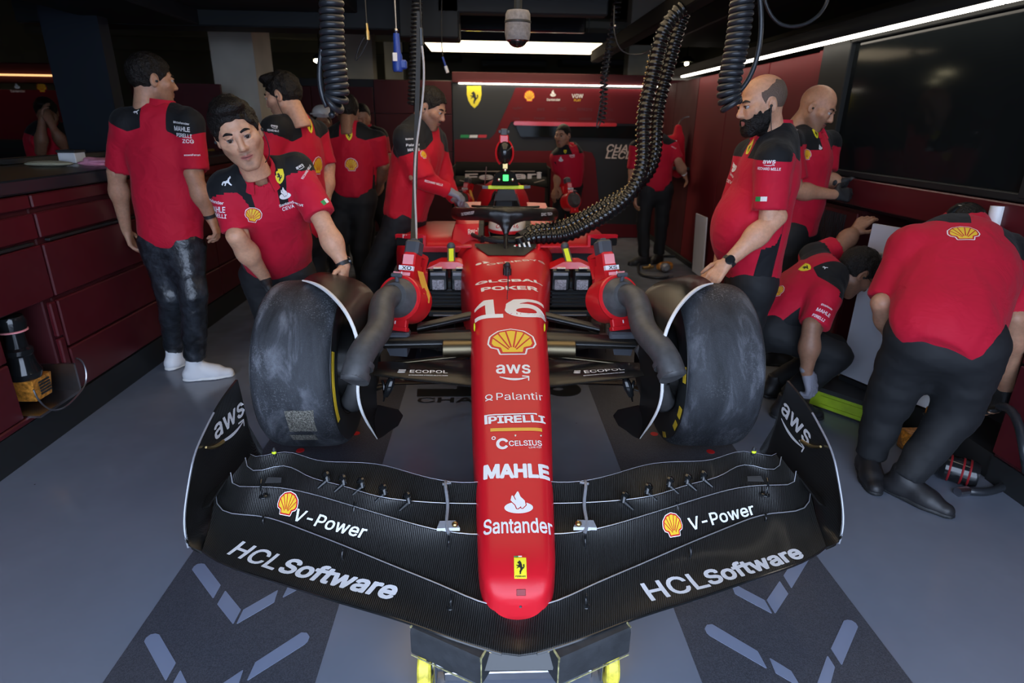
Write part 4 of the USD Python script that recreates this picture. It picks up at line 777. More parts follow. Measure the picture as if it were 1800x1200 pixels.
# ------------------------------------------------------------------ front wheels
AX = .463; WX = .848
prof = [(.215, -.145), (.245, -.158), (.30, -.160), (.335, -.152), (.350, -.138), (.358, -.110), (.361, -.06), (.362, 0), (.361, .06), (.358, .110), (.350, .138), (.335, .152), (.30, .160), (.245, .158), (.215, .145)]
from scipy.interpolate import PchipInterpolator as _PI
def wheel(s):
    c = V(s*WX, 0, AX)
    w = cp(car, 'front_wheel', lathe([(.05, -.15), (.10, -.145), (.20, -.13), (.225, -.15), (.232, -.14), (.228, .14), (.222, .15), (.20, .13), (.06, .14), (.0, .14)], 48, c, (1, 0, 0)), 'gloss_black')
    P = np.array(prof); u = np.linspace(0, 1, 60); q = np.r_[0, np.cumsum(np.linalg.norm(np.diff(P, axis=0), axis=1))]; q /= q[-1]
    fine = np.c_[np.interp(u, q, P[:, 0]), np.interp(u, q, P[:, 1])]; fine = (np.vstack([fine[:1], (fine[:-2]+fine[1:-1]+fine[2:])/3, fine[-1:]]))
    tread = [(r, h) for r, h in fine if r > .338]; side0 = [(r, h) for r, h in fine if h < 0 and r < .345]; side1 = [(r, h) for r, h in fine if h > 0 and r < .345]
    ty = cp(w, 'tyre', facefix(lathe(list(fine)+[(.23, .12), (.23, -.12)], 96, c, (1, 0, 0))), 'tyre_tread', smooth=60); tw = carm(lathe(list(fine), 96, c, (1, 0, 0)))
    for sd in (-1, 1): cp(w, 'sidewall', facefix(lathe([(.216, sd*.146), (.246, sd*.1592), (.30, sd*.1612), (.330, sd*.1552), (.330, sd*.150), (.30, sd*.155), (.246, sd*.153), (.216, sd*.14)], 72, c, (1, 0, 0))), 'tyre_side', smooth=50)
    # yellow sidewall stripe on the inner face, broken into two arcs
    def arc(a0, a1, r0, r1, n=24, m='yellow_print'):
        t = np.radians(np.linspace(a0, a1, n)); xx = -s*.1622
        Pq = np.array([[(c[0]+(xx-(-s)*.004*(k == 1)), c[1]-r*math.cos(a), c[2]+r*math.sin(a)) for k, r in enumerate((r0, r1))] for a in t]); g = shell(Pq, .001)
        cp(w, 'sidewall_stripe', g, m)
    if s < 0: arc(-26, 30, .304, .322)
    else: arc(-22, -12, .300, .325, 8); arc(-37, -28, .300, .325, 8); arc(8, 20, .300, .322, 8); arc(-68, -60, .300, .325, 8)
    return w, ty, tw
WL = wheel(-1); WR = wheel(1)
# gravel picked up on the left tyre
A, n_ = pix(503, 772, WL[2]); 
def patch(pts):
    P = [pix(*p, WL[2])[0] for p in pts]; return P
for pts in (((498, 721), (551, 720), (555, 757), (507, 758)), ((507, 763), (555, 763), (555, 772), (513, 772))):
    a, b, c_, d = patch(pts); U, Wd = b-a, d-a; N = unit(np.cross(U, Wd)); N = N if N[1] < 0 else -N
    stick(WL[0], 'gravel_patch', poly2(sg.Polygon([(0.02, .03), (.3, 0), (.7, .02), (1, 0), (.97, .5), (1, 1), (.5, .97), (.05, 1), (0.06, .5)])), 'gravel_patch', WL[2], a, U, Wd, N, lift=.002, edge=.12, loc=C0)
# brake drums, ducts and the curved deflectors with white edges
for s in (-1, 1):
    c = V(s*WX, 0, AX); S = lambda m: m if s > 0 else mir(m)
    dr = cp(car, 'brake_drum', S(lathe([(0, -.27), (.10, -.265), (.17, -.24), (.20, -.20), (.205, -.12), (0, -.12)], 40, V(WX, 0, AX), (1, 0, 0))), 'carbon_smooth')
    Wm = [(532, 493, 2.43), (560, 502, 2.34), (590, 526, 2.22), (612, 556, 2.13), (626, 590, 2.08), (631, 640, 2.04), (629, 690, 2.04), (640, 732, 2.08), (663, 771, 2.16)]
    e1 = spline([w2l(atY(*p)) for p in Wm], 34); Wi = [(585, 480, 2.62), (615, 487, 2.58), (648, 505, 2.52), (668, 540, 2.46), (672, 590, 2.36), (664, 640, 2.28), (662, 690, 2.26), (668, 730, 2.28), (690, 752, 2.30)]
    e2 = spline([w2l(atY(*p)) for p in Wi], 34); mid = (e1+e2)/2+np.c_[-.012*np.ones(34), -.03*np.sin(np.linspace(0, np.pi, 34)), .035*np.cos(np.linspace(0, np.pi/1.3, 34))]
    t = np.linspace(0, 1, 9)[None, :, None]; sh = e1[:, None]*(1-t)**2+2*mid[:, None]*t*(1-t)+e2[:, None]*t**2
    m = shell(sh, .004); m = m if s < 0 else mir(m); df = cp(car, 'wheel_deflector', facefix(m), 'carbon_smooth')
    m = tube(e1, [.0035, .0075, .008, .0075, .007, .0065, .006, .005, .002], 8); m = m if s < 0 else mir(m); cp(df, 'white_edge', m, 'white_print')
    m = tube([w2l(atY(*p)) for p in ((548, 489, 2.70), (562, 490, 2.72))], .006, 6); m = m if s < 0 else mir(m); cp(df, 'tape_mark', m, 'fluor_yellow')
    vp = [w2l(atY(*p)) for p in ((640, 720, 2.22), (665, 714, 2.28), (700, 722, 2.32), (708, 732, 2.32), (700, 748, 2.26), (664, 772, 2.16))]; cen = np.mean(vp, axis=0)+V(0, .02, -.01)
    v = np.array(vp+[cen]+[q+V(0, .006, .004) for q in vp]+[cen+V(0, .006, .004)]); m = hullp(v); m = m if s < 0 else mir(m); cp(car, 'brake_vane', m, 'carbon_smooth')
    m = join([tube([w2l(atY(*p)) for p in ((690, 660, 2.30), (684, 680, 2.28), (678, 695, 2.28))], [.012, .02, .012], 10, 8), tube([w2l(atY(*p)) for p in ((672, 668, 2.36), (676, 690, 2.34), (674, 705, 2.34))], [.006, .008, .003], 8, 8)]); m = m if s < 0 else mir(m); cp(car, 'brake_scoop', m, 'gloss_black')
# suspension: flattened carbon arms
def arm(a, b, ya, yb, ca, cb, th=.22, nm='suspension_arm', mt='carbon_smooth'):
    A, Bq = w2l(atY(*a, ya)), w2l(atY(*b, yb)); R = []
    for t in np.linspace(0, 1, 14):
        p = A+(Bq-A)*t; ch = ca+(cb-ca)*t; a_ = np.linspace(0, 2*np.pi, 20, endpoint=False)
        R.append(np.stack([np.full(20, p[0]), p[1]+ch*.5*np.cos(a_), p[2]+ch*.5*th*np.sin(a_)*np.where(np.cos(a_) > 0, .6, 1)], 1))
    m = facefix(rings(np.array(R))); return both(car, nm, m, mt), m
arm((837, 592), (650, 598), 2.46, 2.42, .17, .14, .42); arm((838, 551), (735, 574), 2.62, 2.52, .085, .08, .5); arm((842, 575), (640, 600), 2.95, 2.50, .07, .07, .3); arm((836, 620), (640, 690), 2.85, 2.5, .06, .06, .3)
lo, lom = arm((845, 655), (655, 647), 2.32, 2.30, .30, .14, .16, 'lower_wishbone'); arm((845, 668), (660, 672), 2.85, 2.5, .06, .06, .3); arm((835, 622), (695, 637), 2.40, 2.38, .03, .03, .5, 'track_rod', 'heat_wrap')
both(car, 'heat_wrap', facefix(loft([(0, 0, 0, 0)]) if False else xf(lathe([(.032, 0), (.036, .003), (.036, .135), (.032, .138)], 24), look((1, 0, 0)), w2l(atY(836, 613, 2.36))*V(-1, 1, 1)-V(0, 0, 0))), 'heat_wrap')  # carbon fairing; its bronze colour stands in for a warm reflection
for s, a, b, sb in ((-1, (720, 655), (787, 656), 0), (1, (1028, 656), (1098, 650), 1)):
    m = carm(lom if s < 0 else mir(lom)); par = lo[0] if s < 0 else lo[1]
    stickpx(par, 'lettering', [(text2('ECOPOL', True, 1.35), 'white_print')], m, a, b, height=.024, loc=C0, edge=.012); stickpx(par, 'lettering', [(text2('BIODEGRADABLE HYDROSOLUBLE POLYMERS', True), 'white_print')], m, (a[0]-2, a[1]+5), (b[0], b[1]+5), height=.006, loc=C0, edge=.012)
    stickpx(par, 'emblem', [(poly2(unary_union([sg.box(0.1, .75, 1, 1), sg.box(.05, .42, .95, .62), affinity.scale(sg.Point(.45, .12).buffer(.5), 1, .35)])), 'white_print')], m, (a[0]-22, a[1]) if s < 0 else (a[0]-20, a[1]), (a[0]-7, a[1]), height=.026, loc=C0, edge=.012)
for p in ((834, 575), (834, 628)): both(car, 'yellow_tag', ball(w2l(atY(*p, 2.36)), (.004, .014, .018)), 'fluor_yellow')
# ------------------------------------------------------------------ front wing
MK = 1.03
def curve(px, n): return spline([w2l(atZ(a, b, z)) for a, b, z in px], n)
NS = 26
LE = [(356, 968, .243), (400, 994, .240), (480, 1021, .242), (600, 1059, .247), (725, 1097, .251), (800, 1124, .252), (850, 1140, .252), (882, 1149, .252)]
S1 = [(378, 866, .325), (382, 888, .300), (402, 903, .298), (450, 908, .30), (520, 928, .30), (600, 959, .30), (700, 1000, .30), (790, 1037, .30), (840, 1058, .30), (868, 1066, .30)]
S2 = [(405, 832, .385), (408, 850, .358), (430, 857, .362), (480, 858, .37), (540, 868, .375), (600, 885, .38), (690, 912, .38), (780, 935, .375), (848, 941, .37)]
S3 = [(431, 806, .415), (435, 822, .398), (455, 829, .40), (487, 821, .41), (540, 838, .415), (600, 855, .415), (660, 873, .415), (720, 882, .41), (783, 886, .405), (848, 887, .40)]
S4 = [(440, 800, .425), (452, 804, .43), (497, 796, .445), (530, 802, .446), (560, 811, .445), (610, 814, .445), (660, 817, .445), (730, 835, .445), (790, 848, .44), (848, 848, .435)]
def element(le, te, sag, th, n=12):
    R = []
    for a, b in zip(le, te):
        d = b-a; up = unit(np.cross(V(-1, 0, 0), d)); up = up if up[2] > 0 else -up; ch = np.linalg.norm(d); t = (1-np.cos(np.linspace(0, np.pi, n)))/2
        mid = a+t[:, None]*d-up*(sag*ch*4*t*(1-t))[:, None]; half = th*(np.sqrt(np.maximum(t, 0))*(1-t)*1.9+.12+.0*t)
        R.append(np.vstack([mid+up*half[:, None], (mid-up*half[:, None])[::-1]]))
    return facefix(rings(np.array(R)))
c_le, c1, c2, c3, c4 = [curve(k, NS) for k in (LE, S1, S2, S3, S4)]
# full-span main plane
cen_le = [w2l(atZ(913, 1153, .25))*V(0, 1, 1)]; cen_te = [V(0, Yl(1.24), .285)]
fl_, ft_ = np.vstack([c_le, cen_le]), np.vstack([c1, cen_te]); fl_ = np.vstack([fl_, fl_[-2::-1]*V(-MK, 1, 1)]); ft_ = np.vstack([ft_, ft_[-2::-1]*V(-MK, 1, 1)])
mp = element(fl_, ft_, .10, .011, 14); wing = cp(car, 'front_wing', mp, 'carbon_ribbed', smooth=40, label='black carbon main plane of the front wing'); mpw = carm(mp)
flaps = []
for k, (a, b, sg_) in enumerate(((c1, c2, .08), (c2, c3, .07), (c3, c4, .05))):
    le = a+V(0, -.004, -.016); e = element(le, b, sg_, .006, 10); flaps.append(carm(e)); flaps.append(carm(mir(e)))
    both(wing, 'flap', e, 'carbon_ribbed', smooth=40)
for cv, r in ((c1, .0020), (c2, .0018), (c3, .0016), (c4, .0010)): both(wing, 'edge_strip', tube(cv+V(0, .002, .003), r, 6), 'silver_and_glint')  # lighter lines modelled in place of highlights on the flap edges
both(wing, 'leading_lip', tube(c_le+V(0, 0, .0), .004, 6), 'gloss_black')
# endplates
TOP = spline([w2l(atX(a, b, x)) for a, b, x in ((334, 961, -.905), (327, 905, -.915), (334, 850, -.915), (345, 798, -.91), (362, 757, -.905), (385, 713, -.895), (404, 685, -.885), (418, 667, -.88))], 30)
BOT = spline([w2l(atZ(356, 969, .238))]+[V(-.945, y, .225) for y in (Yl(1.62), Yl(1.72), Yl(1.82), Yl(1.90))]+[V(-.93, Yl(1.975), .30)], 30)
t = np.linspace(0, 1, 9)[None, :, None]; midp = np.stack([TOP[:, 0]-.012, (TOP[:, 1]+BOT[:, 1])/2, BOT[:, 2]+.02], 1)
ep = BOT[:, None]*(1-t)**2+2*midp[:, None]*t*(1-t)+TOP[:, None]*t**2; epm = facefix(shell(ep, .008))
epl = both(wing, 'endplate', epm, 'carbon_smooth', smooth=40); epw = carm(epm), carm(mir(epm))
both(wing, 'endplate_rim', tube(TOP[:22]+V(-.004, -.002, 0), .0035, 8), 'silver_and_glint')
dv = [w2l(atX(*p, -.99)) for p in ((345, 850), (316, 884), (340, 887))]; both(wing, 'dive_plane', hullp([V(-.93, Yl(1.55), .36), V(-.93, Yl(1.70), .37), V(-.995, Yl(1.66), .315), V(-.93, Yl(1.55), .352), V(-.93, Yl(1.70), .362), V(-.995, Yl(1.66), .309), V(-.98, Yl(1.59), .315)]), 'carbon_smooth')
both(wing, 'endplate_fixing', tube([w2l(atX(*p, -.9)) for p in ((362, 786), (378, 785), (392, 776))], [.004, .006, .008], 8, 8), 'bronze_metal')
for i, (a, b) in enumerate((((378, 773), (430, 726)), ((1373, 722), (1420, 784)))): stickpx(epl[i], 'lettering', [(cloud_logo(), 'grey_print')], epw[i], a, b, height=None, loc=C0, edge=.02)
# brackets and adjusters on the wing
def onwing(px, py, z): return w2l(atZ(px, py, z))
for pts, r in (([(783, 846, .442), (785, 868, .43), (787, 889, .408), (785, 912, .395), (789, 938, .378)], .005),): both(wing, 'adjuster', [tube([onwing(*p) for p in pts], r, 8, 20), tube([onwing(778, 851, .445), onwing(792, 848, .442)], .004, 6)], 'silver_and_glint')
for p in ((790, 926, .385),): c = onwing(*p); both(wing, 'bracket', hullp([c+V(-.035, -.012, -.004), c+V(.03, -.012, -.004), c+V(-.028, .012, .012), c+V(.016, .014, .012), c+V(-.035, -.008, .002), c+V(.03, -.008, .004)]), 'silver_and_glint'); both(wing, 'bracket_bolt', ball(c+V(.016, -.004, .012), (.009, .009, .008)), 'bronze_metal')
for a, b in (((789, 940, .372), (789, 966, .335)), ((462, 842, .39), (463, 872, .355)), ((627, 878, .384), (622, 908, .35)), ((604, 962, .305), (604, 985, .27)), ((793, 1042, .302), (793, 1066, .275)), ((466, 905, .305), (466, 922, .28))):
    A, Bq = onwing(*a), onwing(*b); both(wing, 'slot_gap_stay', [tube([A+V(0, -.012, .006), (A+Bq)/2+V(0, -.016, .012), Bq], .0032, 8, 10), ball(Bq, (.014, .014, .006))], 'gloss_black')
for c in ((478, 847, .395),): both(wing, 'bracket', hullp([onwing(*c)+d for d in (V(-.02, -.006, 0), V(.03, -.004, 0), V(-.015, .01, .012), V(.028, .01, .010))]), 'steel')
for px_, py_, z in ((574, 842, .416), (603, 848, .418), (635, 853, .418), (674, 865, .415), (716, 880, .41)):
    c = onwing(px_, py_, z); both(wing, 'vortex_tab', [tube([c+V(-.012, .012, .004), c+V(.0, .0, .020), c+V(.01, -.02, .004)], [.006, .011, .007], 8, 10), tube([c+V(-.02, -.03, -.012), c+V(.012, -.012, .012)], [.004, .008], 8, 6)], 'gloss_black')
c = onwing(483, 800, .44); both(wing, 'sensor_tag', [ball(c+V(0, .0, .012), (.007, .007, .018)), tube([c, c+V(.012, -.02, -.03)], .0015, 6)], 'matt_black'); both(wing, 'sensor_mark', ball(c+V(0, -.003, .012), (.0075, .006, .006)), 'fluor_yellow')
# prints on the flaps and main plane
stickpx(wing, 'lettering', [(text2('HCL', True, 1.02, .22), 'grey_print')], mpw, (399, 973), (480, 1002), height=.052, loc=C0, edge=.02); stickpx(wing, 'lettering', [(heavy(text2('Software', True, 1.05, .22)), 'grey_print')], mpw, (487, 1003), (692, 1054), height=.050, loc=C0, edge=.02)
stickpx(wing, 'lettering', [(text2('HCL', True, 1.02, -.12), 'grey_print')], mpw, (1140, 1057), (1250, 1030), height=.052, loc=C0, edge=.02); stickpx(wing, 'lettering', [(heavy(text2('Software', True, 1.05, .0)), 'grey_print')], mpw, (1249, 1028), (1415, 978), height=.047, loc=C0, edge=.02)
stickpx(wing, 'lettering', [(text2('V-Power', True, 1.0, .2), 'white_print')], flaps[0], (516, 914), (642, 947), height=.036, loc=C0, edge=.02); stickpx(wing, 'lettering', [(text2('V-Power', True, 1.0, .0), 'white_print')], flaps[1], (1214, 932), (1328, 903), height=.036, loc=C0, edge=.02)
stickpx(wing, 'emblem', shell_layers(), flaps[0], (484, 898), (520, 905), loc=C0, edge=.02); stickpx(wing, 'emblem', shell_layers(), flaps[1], (1168, 942), (1203, 936), loc=C0, edge=.02)
MK = 1.0
# ------------------------------------------------------------------ prints on the nose
bodyw = join([nosew, tubw])
def np_(layers, a, b, top, name='lettering', par=None): stickpx(par or nose, name, layers, bodyw, a, b, loc=C0, edge=.02, top=top)
T = lambda t, w=1.0, sl=0.0, m='white_print', b=True: [(text2(t, b, w, sl), m)]
np_(T('GENESYS', 1.5), (857, 467), (958, 466), 459, par=tub); np_([(poly2(unary_union([sg.Point(.3, .25).buffer(.26), sg.Point(.75, .62).buffer(.2), sg.box(.3, .7, 1.0, .85)])), 'white_print')], (834, 467), (849, 467), 459, 'emblem', tub)
np_([(heavy(text2('GLOBAL', True, 1.35), .035), 'white_print')], (836, 503), (954, 503), 492, par=tub); np_([(heavy(text2('POKER', True, 1.4), .035), 'white_print')], (846, 513), (946, 513), 503, par=tub)
n1 = poly2(sg.Polygon([(0, 0), (.62, 0), (.62, .17), (.44, .17), (.44, 1), (.22, 1), (0, .72), (0, .58), (.24, .72), (.24, .17), (0, .17)])); n6 = poly2(unary_union([affinity.scale(sg.Point(1.2, .36).buffer(.40, quad_segs=12), 1.28, .9), sg.Polygon([(.70, .40), (.74, .72), (.95, .98), (1.25, 1.0), (1.72, 1.0), (1.72, .84), (1.3, .84), (1.1, .74), (1.0, .55)])]).difference(affinity.scale(sg.Point(1.22, .34).buffer(.19, quad_segs=12), 1.35, .75)))
np_([(join2(mv(n1, 1.1, 1.0), mv(n6, 1.0, 1.0, .05)), 'white_print')], (835, 559), (964, 557), 526, 'race_number', tub)
np_(shell_layers(), (857, 620), (945, 620), 578, 'emblem'); np_([(cloud_logo(), 'white_print')], (872, 656), (933, 656), 641)
np_([(join2(text2('Palantir', False), mv(poly2(sg.Point(0, 0).buffer(.42).difference(sg.Point(0, 0).buffer(.28)).union(sg.Polygon([(-.4, -.62), (0, -.45), (.4, -.62), (.4, -.48), (0, -.32), (-.4, -.48)]))), .9, None, -.75, .48)), 'white_print')], (853, 705), (955, 705), 690)
np_([(join2(heavy(text2('PIRELLI', True, 1.02)), poly2(sg.Polygon([(-.35, 1.18), (4.4, 1.18), (4.6, 1.05), (4.6, 1.36), (-.1, 1.36)])), poly2(sg.box(-.38, -.05, -.1, 1.36))), 'white_print')], (852, 746), (959, 745), 727)
np_([(text2('CELSIUS', True, 1.05), 'white_print')], (895, 784), (953, 784), 774); np_([(text2('LIVE FIT', True, 1.0), 'white_print')], (930, 788), (952, 788), 785)
arc_c = sg.Point(.5, .5).buffer(.5, quad_segs=16).difference(sg.Point(.52, .5).buffer(.27, quad_segs=16)).difference(sg.Polygon([(.6, .5), (1.3, .95), (1.3, .05)])).union(sg.Point(-.22, 1.0).buffer(.17).difference(sg.Point(-.22, 1.0).buffer(.09)))
np_([(poly2(arc_c), 'white_print')], (863, 790), (893, 790), 767, 'emblem'); np_([(heavy(text2('MAHLE', True, 1.05), .055), 'white_print')], (850, 839), (967, 838), 815); np_([(flame(), 'white_print')], (887, 904), (938, 903), 864, 'emblem'); np_(T('Santander', 1.0), (850, 937), (973, 935), 910)
np_(badge_layers(), (904, 1017), (926, 1017), 979, 'badge')
np_([(poly2(sg.box(0, 0, 1, .08)), 'ochre_tape')], (862, 759), (953, 759), 752, 'tape_mark')
c, n_ = pix(916, 1041, nosew); part(nose, 'nose_duct', xf(box((-.012, -.008, -.004), (.012, .008, .0008), .001), look(n_), c), 'dark_red_print', loc=C0)
for p in ((915, 1066), (906, 765), (951, 765)): c, n_ = pix(*p, nosew); part(nose, 'screw', xf(lathe([(.004, 0), (.003, .0015), (0, .0015)], 10), look(n_), c), 'steel', loc=C0)
for s in (-1, 1):
    a, b = ((772, 452), (833, 460)) if s < 0 else ((1002, 458), (1058, 447)); pr_, sw_ = spl[s]
    stickpx(pr_, 'lettering', [(text2('HARMAN AUTOMOTIVE' if s < 0 else 'AN AUTOMOTIVE', True, 1.3), 'cream_print')], sw_, a, b, height=.018, loc=C0, edge=.03)
stickpx(hd2[1], 'lettering', [(text2('Ray-Ban', True, 1.1, .2), 'cream_print')], carm(mir(hd)), (823, 412), (853, 407), height=.035, loc=C0, edge=.02)
# ------------------------------------------------------------------ front jack with padded cradle
jb = V(.085, 1.15, 0); jk = thing('front_jack', 'front lifting jack with yellow wheels and two worn black pads under the wing', 'jack', jb)
for s, ax_, bx in ((-1, (727, 1098), (850, 1152)), (1, (978, 1152), (1103, 1098))):
    A, B_ = atZ(*ax_, .245), atZ(*bx, .245); d = unit(B_-A); n = unit(np.cross(d, V(0, 0, 1))); n = n if n[1] < 0 else -n
    o = hullp([p+n*q_+V(0, 0, z) for p in (A, B_) for q_, z in ((.012, .004), (.012, -.085), (-.055, .010), (-.055, -.085), (.016, -.01), (.016, -.075))]); part(jk, 'pad', o, 'foam_pad', loc=jb, smooth=25)
    part(jk, 'pad_edge', [tube([A+n*.013+V(0, 0, .004), A-n*.05+V(0, 0, .010)], .003, 6), tube([B_+n*.013+V(0, 0, .004), B_-n*.05+V(0, 0, .010)], .003, 6), tube([(B_ if s < 0 else A)+n*.013+V(0, 0, .004), (B_ if s < 0 else A)+n*.013+V(0, 0, -.085)], .0025, 6), tube([A+n*.016+V(0, 0, -.086), B_+n*.016+V(0, 0, -.086)], .002, 6)], 'worn_edge', loc=jb)
    w = V(-.170 if s < 0 else .338, 1.235, .062); wl = part(jk, 'wheel', facefix(lathe([(.03, -.018), (.056, -.018), (.062, -.012), (.062, .012), (.056, .018), (.03, .018)], 32, w, (1, 0, 0))), 'yellow_rubber', loc=jb); part(wl, 'hub', lathe([(0, -.024), (.022, -.022), (.03, -.016), (.03, .016), (.022, .022), (0, .024)], 20, w, (1, 0, 0)), 'steel', loc=jb)
    part(jk, 'side_plate', box(w+V(-.004-s*.03, -.05, -.02), w+V(.004-s*.03, .05, .09), .003), 'steel', loc=jb); part(jk, 'strut', bar(w+V(-s*.06, -.02, .0), (A+B_)/2+V(0, 0.02, -.08), .022, .012), 'black_plastic', loc=jb); part(jk, 'pad_bracket', hullp([p-n*q_+V(0, 0, -.086) for p in (A, B_) for q_ in (.0, .05)]+[w+V(-s*.04, 0, .05), w+V(-s*.04, .03, .05)]), 'black_plastic', loc=jb)
part(jk, 'axle_tube', cyl((-.15, 1.235, .07), (.318, 1.235, .07), .022, 24), 'steel', loc=jb); part(jk, 'cross_plate', box((-.12, 1.22, .015), (.29, 1.26, .045), .003), 'steel', loc=jb)
part(jk, 'cradle_bar', [bar((-.16, 1.19, .15), (.33, 1.19, .15), .03, .02)], 'black_plastic', loc=jb)
cp(wing, 'centre_block', [hullp([V(x, y, z) for x, y, z in ((-.10, Yl(1.125), .225), (.10, Yl(1.125), .225), (-.085, Yl(1.10), .19), (.085, Yl(1.10), .19), (-.10, Yl(1.16), .17), (.10, Yl(1.16), .17), (-.10, Yl(1.17), .225), (.10, Yl(1.17), .225))])], 'gloss_black'); cp(wing, 'centre_seam', tube([(-.10, Yl(1.125), .2265), (0, Yl(1.117), .2265), (.10, Yl(1.125), .2265)], .0012, 5, 14), 'bronze_metal')
# ------------------------------------------------------------------ leaf blower style brake fans, cooler boxes, bracket
def fan(lab, c, ax, s, end, hoser=.055, full=True, size=1.12):
    """c: centre of the round outlet; ax: blowing direction; s: car side"""
    t = thing('brake_fan', lab, 'cooling fan', c); R_ = look(ax); _yc = lambda m: (np.c_[arr(m)[0][:, 0], np.where(arr(m)[0][:, 1] > .092, .092+(arr(m)[0][:, 1]-.092)*.80, arr(m)[0][:, 1]), arr(m)[0][:, 2]], arr(m)[1]); T_ = lambda m: xf(_yc(m), R_*size, c)
    side = np.sign(R_[:, 0] @ V(1, 0, 0)) or 1
    part(t, 'volute', T_([lathe([(.0, -.13), (.07, -.13), (.088, -.11), (.092, -.05), (.086, -.01), (.084, .0), (.076, .002)], 40), hullp([(x, y, z) for x, y, z in ((-.035, .05, -.12), (.035, .05, -.12), (-.035, .05, -.02), (.035, .05, -.02), (-.028, .155, -.10), (.028, .155, -.10), (-.028, .155, -.035), (.028, .155, -.035))])]), 'signal_red', loc=c)
    part(t, 'rim', T_(lathe([(.078, -.004), (.088, -.004), (.090, .004), (.086, .010), (.079, .010)], 40)), 'signal_red', loc=c); part(t, 'outlet_cone', T_(lathe([(.079, .002), (.074, .02), (.056, .045), (.052, .05), (.0, .05)], 40)), 'rubber_hose', loc=c)
    part(t, 'handle', T_([box((-.026, .135, -.10), (.026, .215, -.03), .008), hullp([(x, y, z) for x in (-.02, .02) for y, z in ((.205, -.10), (.225, -.10), (.205, -.16), (.225, -.16))]), hullp([(x, y, z) for x in (-.02, .02) for y, z in ((.10, -.15), (.10, -.13), (.22, -.15), (.22, -.17))])]), 'signal_red', loc=c)
    part(t, 'grip', T_([box((-.030, .20, -.095), (.030, .275, -.035), .010), box((-.012, .262, -.09), (.012, .285, -.05), .004)]), 'grey_plastic', loc=c)
    part(t, 'grip_label', T_(box((-.022, .150, -.030), (.022, .198, -.0275))), 'pink_label', loc=c); part(t, 'number_plate', T_(box((-.030, .118, -.031), (.030, .140, -.0175))), 'white_plastic', loc=c); part(t, 'lettering', T_(mvt('XO' if s < 0 else 'XS', .016, (-.016, .121, -.0168))), 'black_print', smooth=False, loc=c)
    part(t, 'rim_label', T_(box((-.035, .088, .0085), (.035, .102, .0105))), 'pink_label', loc=c); part(t, 'stripe', T_(prism(sg.Polygon([(.055, .03), (.085, .012), (.097, .115), (.066, .125)]), .004, t=(0, 0, -.06)) if False else hullp([(side*x, y, z) for x, y, z in ((.088, .0, -.035), (.092, .0, -.075), (.040, .125, -.04), (.044, .128, -.085), (.084, .03, -.03), (.090, .03, -.08))])), 'ochre_tape', loc=c)
    part(t, 'foot', T_([box((-.045, -.112, -.02), (.045, -.078, .006), .004), box((-.05, -.125, -.022), (.05, -.108, .008), .003)]), 'signal_red', loc=c); part(t, 'valve', T_([cyl((0, .05, .03), (0, .078, .048), .008, 12), box((-.022, .072, .040), (.022, .088, .056), .004)]), 'grey_plastic', loc=c); part(t, 'mark_line', T_([box((-.002, .086, .0105), (.002, .104, .0115)), box((-.002, -.10, .0055), (.002, -.082, .0075))]), 'white_print', loc=c)
    if full:
        b = c+R_ @ V(0, -.125, -.005)*size
        part(t, 'bracket', [box(b+V(-.062, -.03, -.036), b+V(.062, .03, -.001), .006), box(b+V(-.054, -.033, -.030), b+V(.054, -.028, -.008), .002), hullp([b+V(x, y, z) for x, y, z in ((-.05, -.02, -.04), (.05, -.02, -.04), (-.045, .05, -.04), (.055, .05, -.04), (-.03, .0, -.115), (.045, .0, -.12), (-.02, .06, -.11), (.05, .06, -.11))])], 'grey_plastic', loc=c)
        h = part(t, 'hose', tube(end, [hoser, hoser*1.02, hoser*1.0, hoser*.98], 22, 40), 'rubber_hose', loc=c, smooth=True)
        e0, e1 = np.asarray(end[-2], float), np.asarray(end[-1], float); part(h, 'hose_cuff', [facefix(tube([e1+(e0-e1)*.55, e1+(e0-e1)*.40], hoser*1.06, 24)), facefix(tube([e1+(e0-e1)*.20, e1+(e0-e1)*.0], hoser*1.05, 24))], 'rubber_hose', loc=c)
    return t
def mvt(tx, hgt, at): s = mv(text2(tx, True, 1.3), hgt, hgt, at[0], at[1]); return np.c_[s[0], np.full(len(s[0]), at[2])], s[1]
cL, cR = atY(702, 524, 2.47), atY(1088, 523, 2.45)
fan('left front brake fan, red, its grey hose leading to the left wheel', cL, unit(V(-.30, -.86, .40)), -1, [cL+V(-.012, -.02, .012), cL+V(-.05, -.12, .01), atY(668, 572, 2.22), atY(642, 612, 2.06), atY(623, 668, 1.97)], .050)
fan('right front brake fan, red, its grey hose leading to the right wheel', cR, unit(V(.30, -.86, .40)), 1, [cR+V(.012, -.02, .012), cR+V(.05, -.12, .01), atY(1130, 572, 2.22), atY(1160, 612, 2.06), atY(1183, 662, 1.97)], .050)
for s, p, l in ((-1, (812, 352), 'left rear brake fan with an orange stripe, half hidden by the working gloves'), (1, (1008, 352), 'right rear brake fan with an orange stripe, behind the halo')): fan(l, atY(*p, 5.75), unit(V(s*.4, -.8, .3)), s, None, full=False, size=.95)
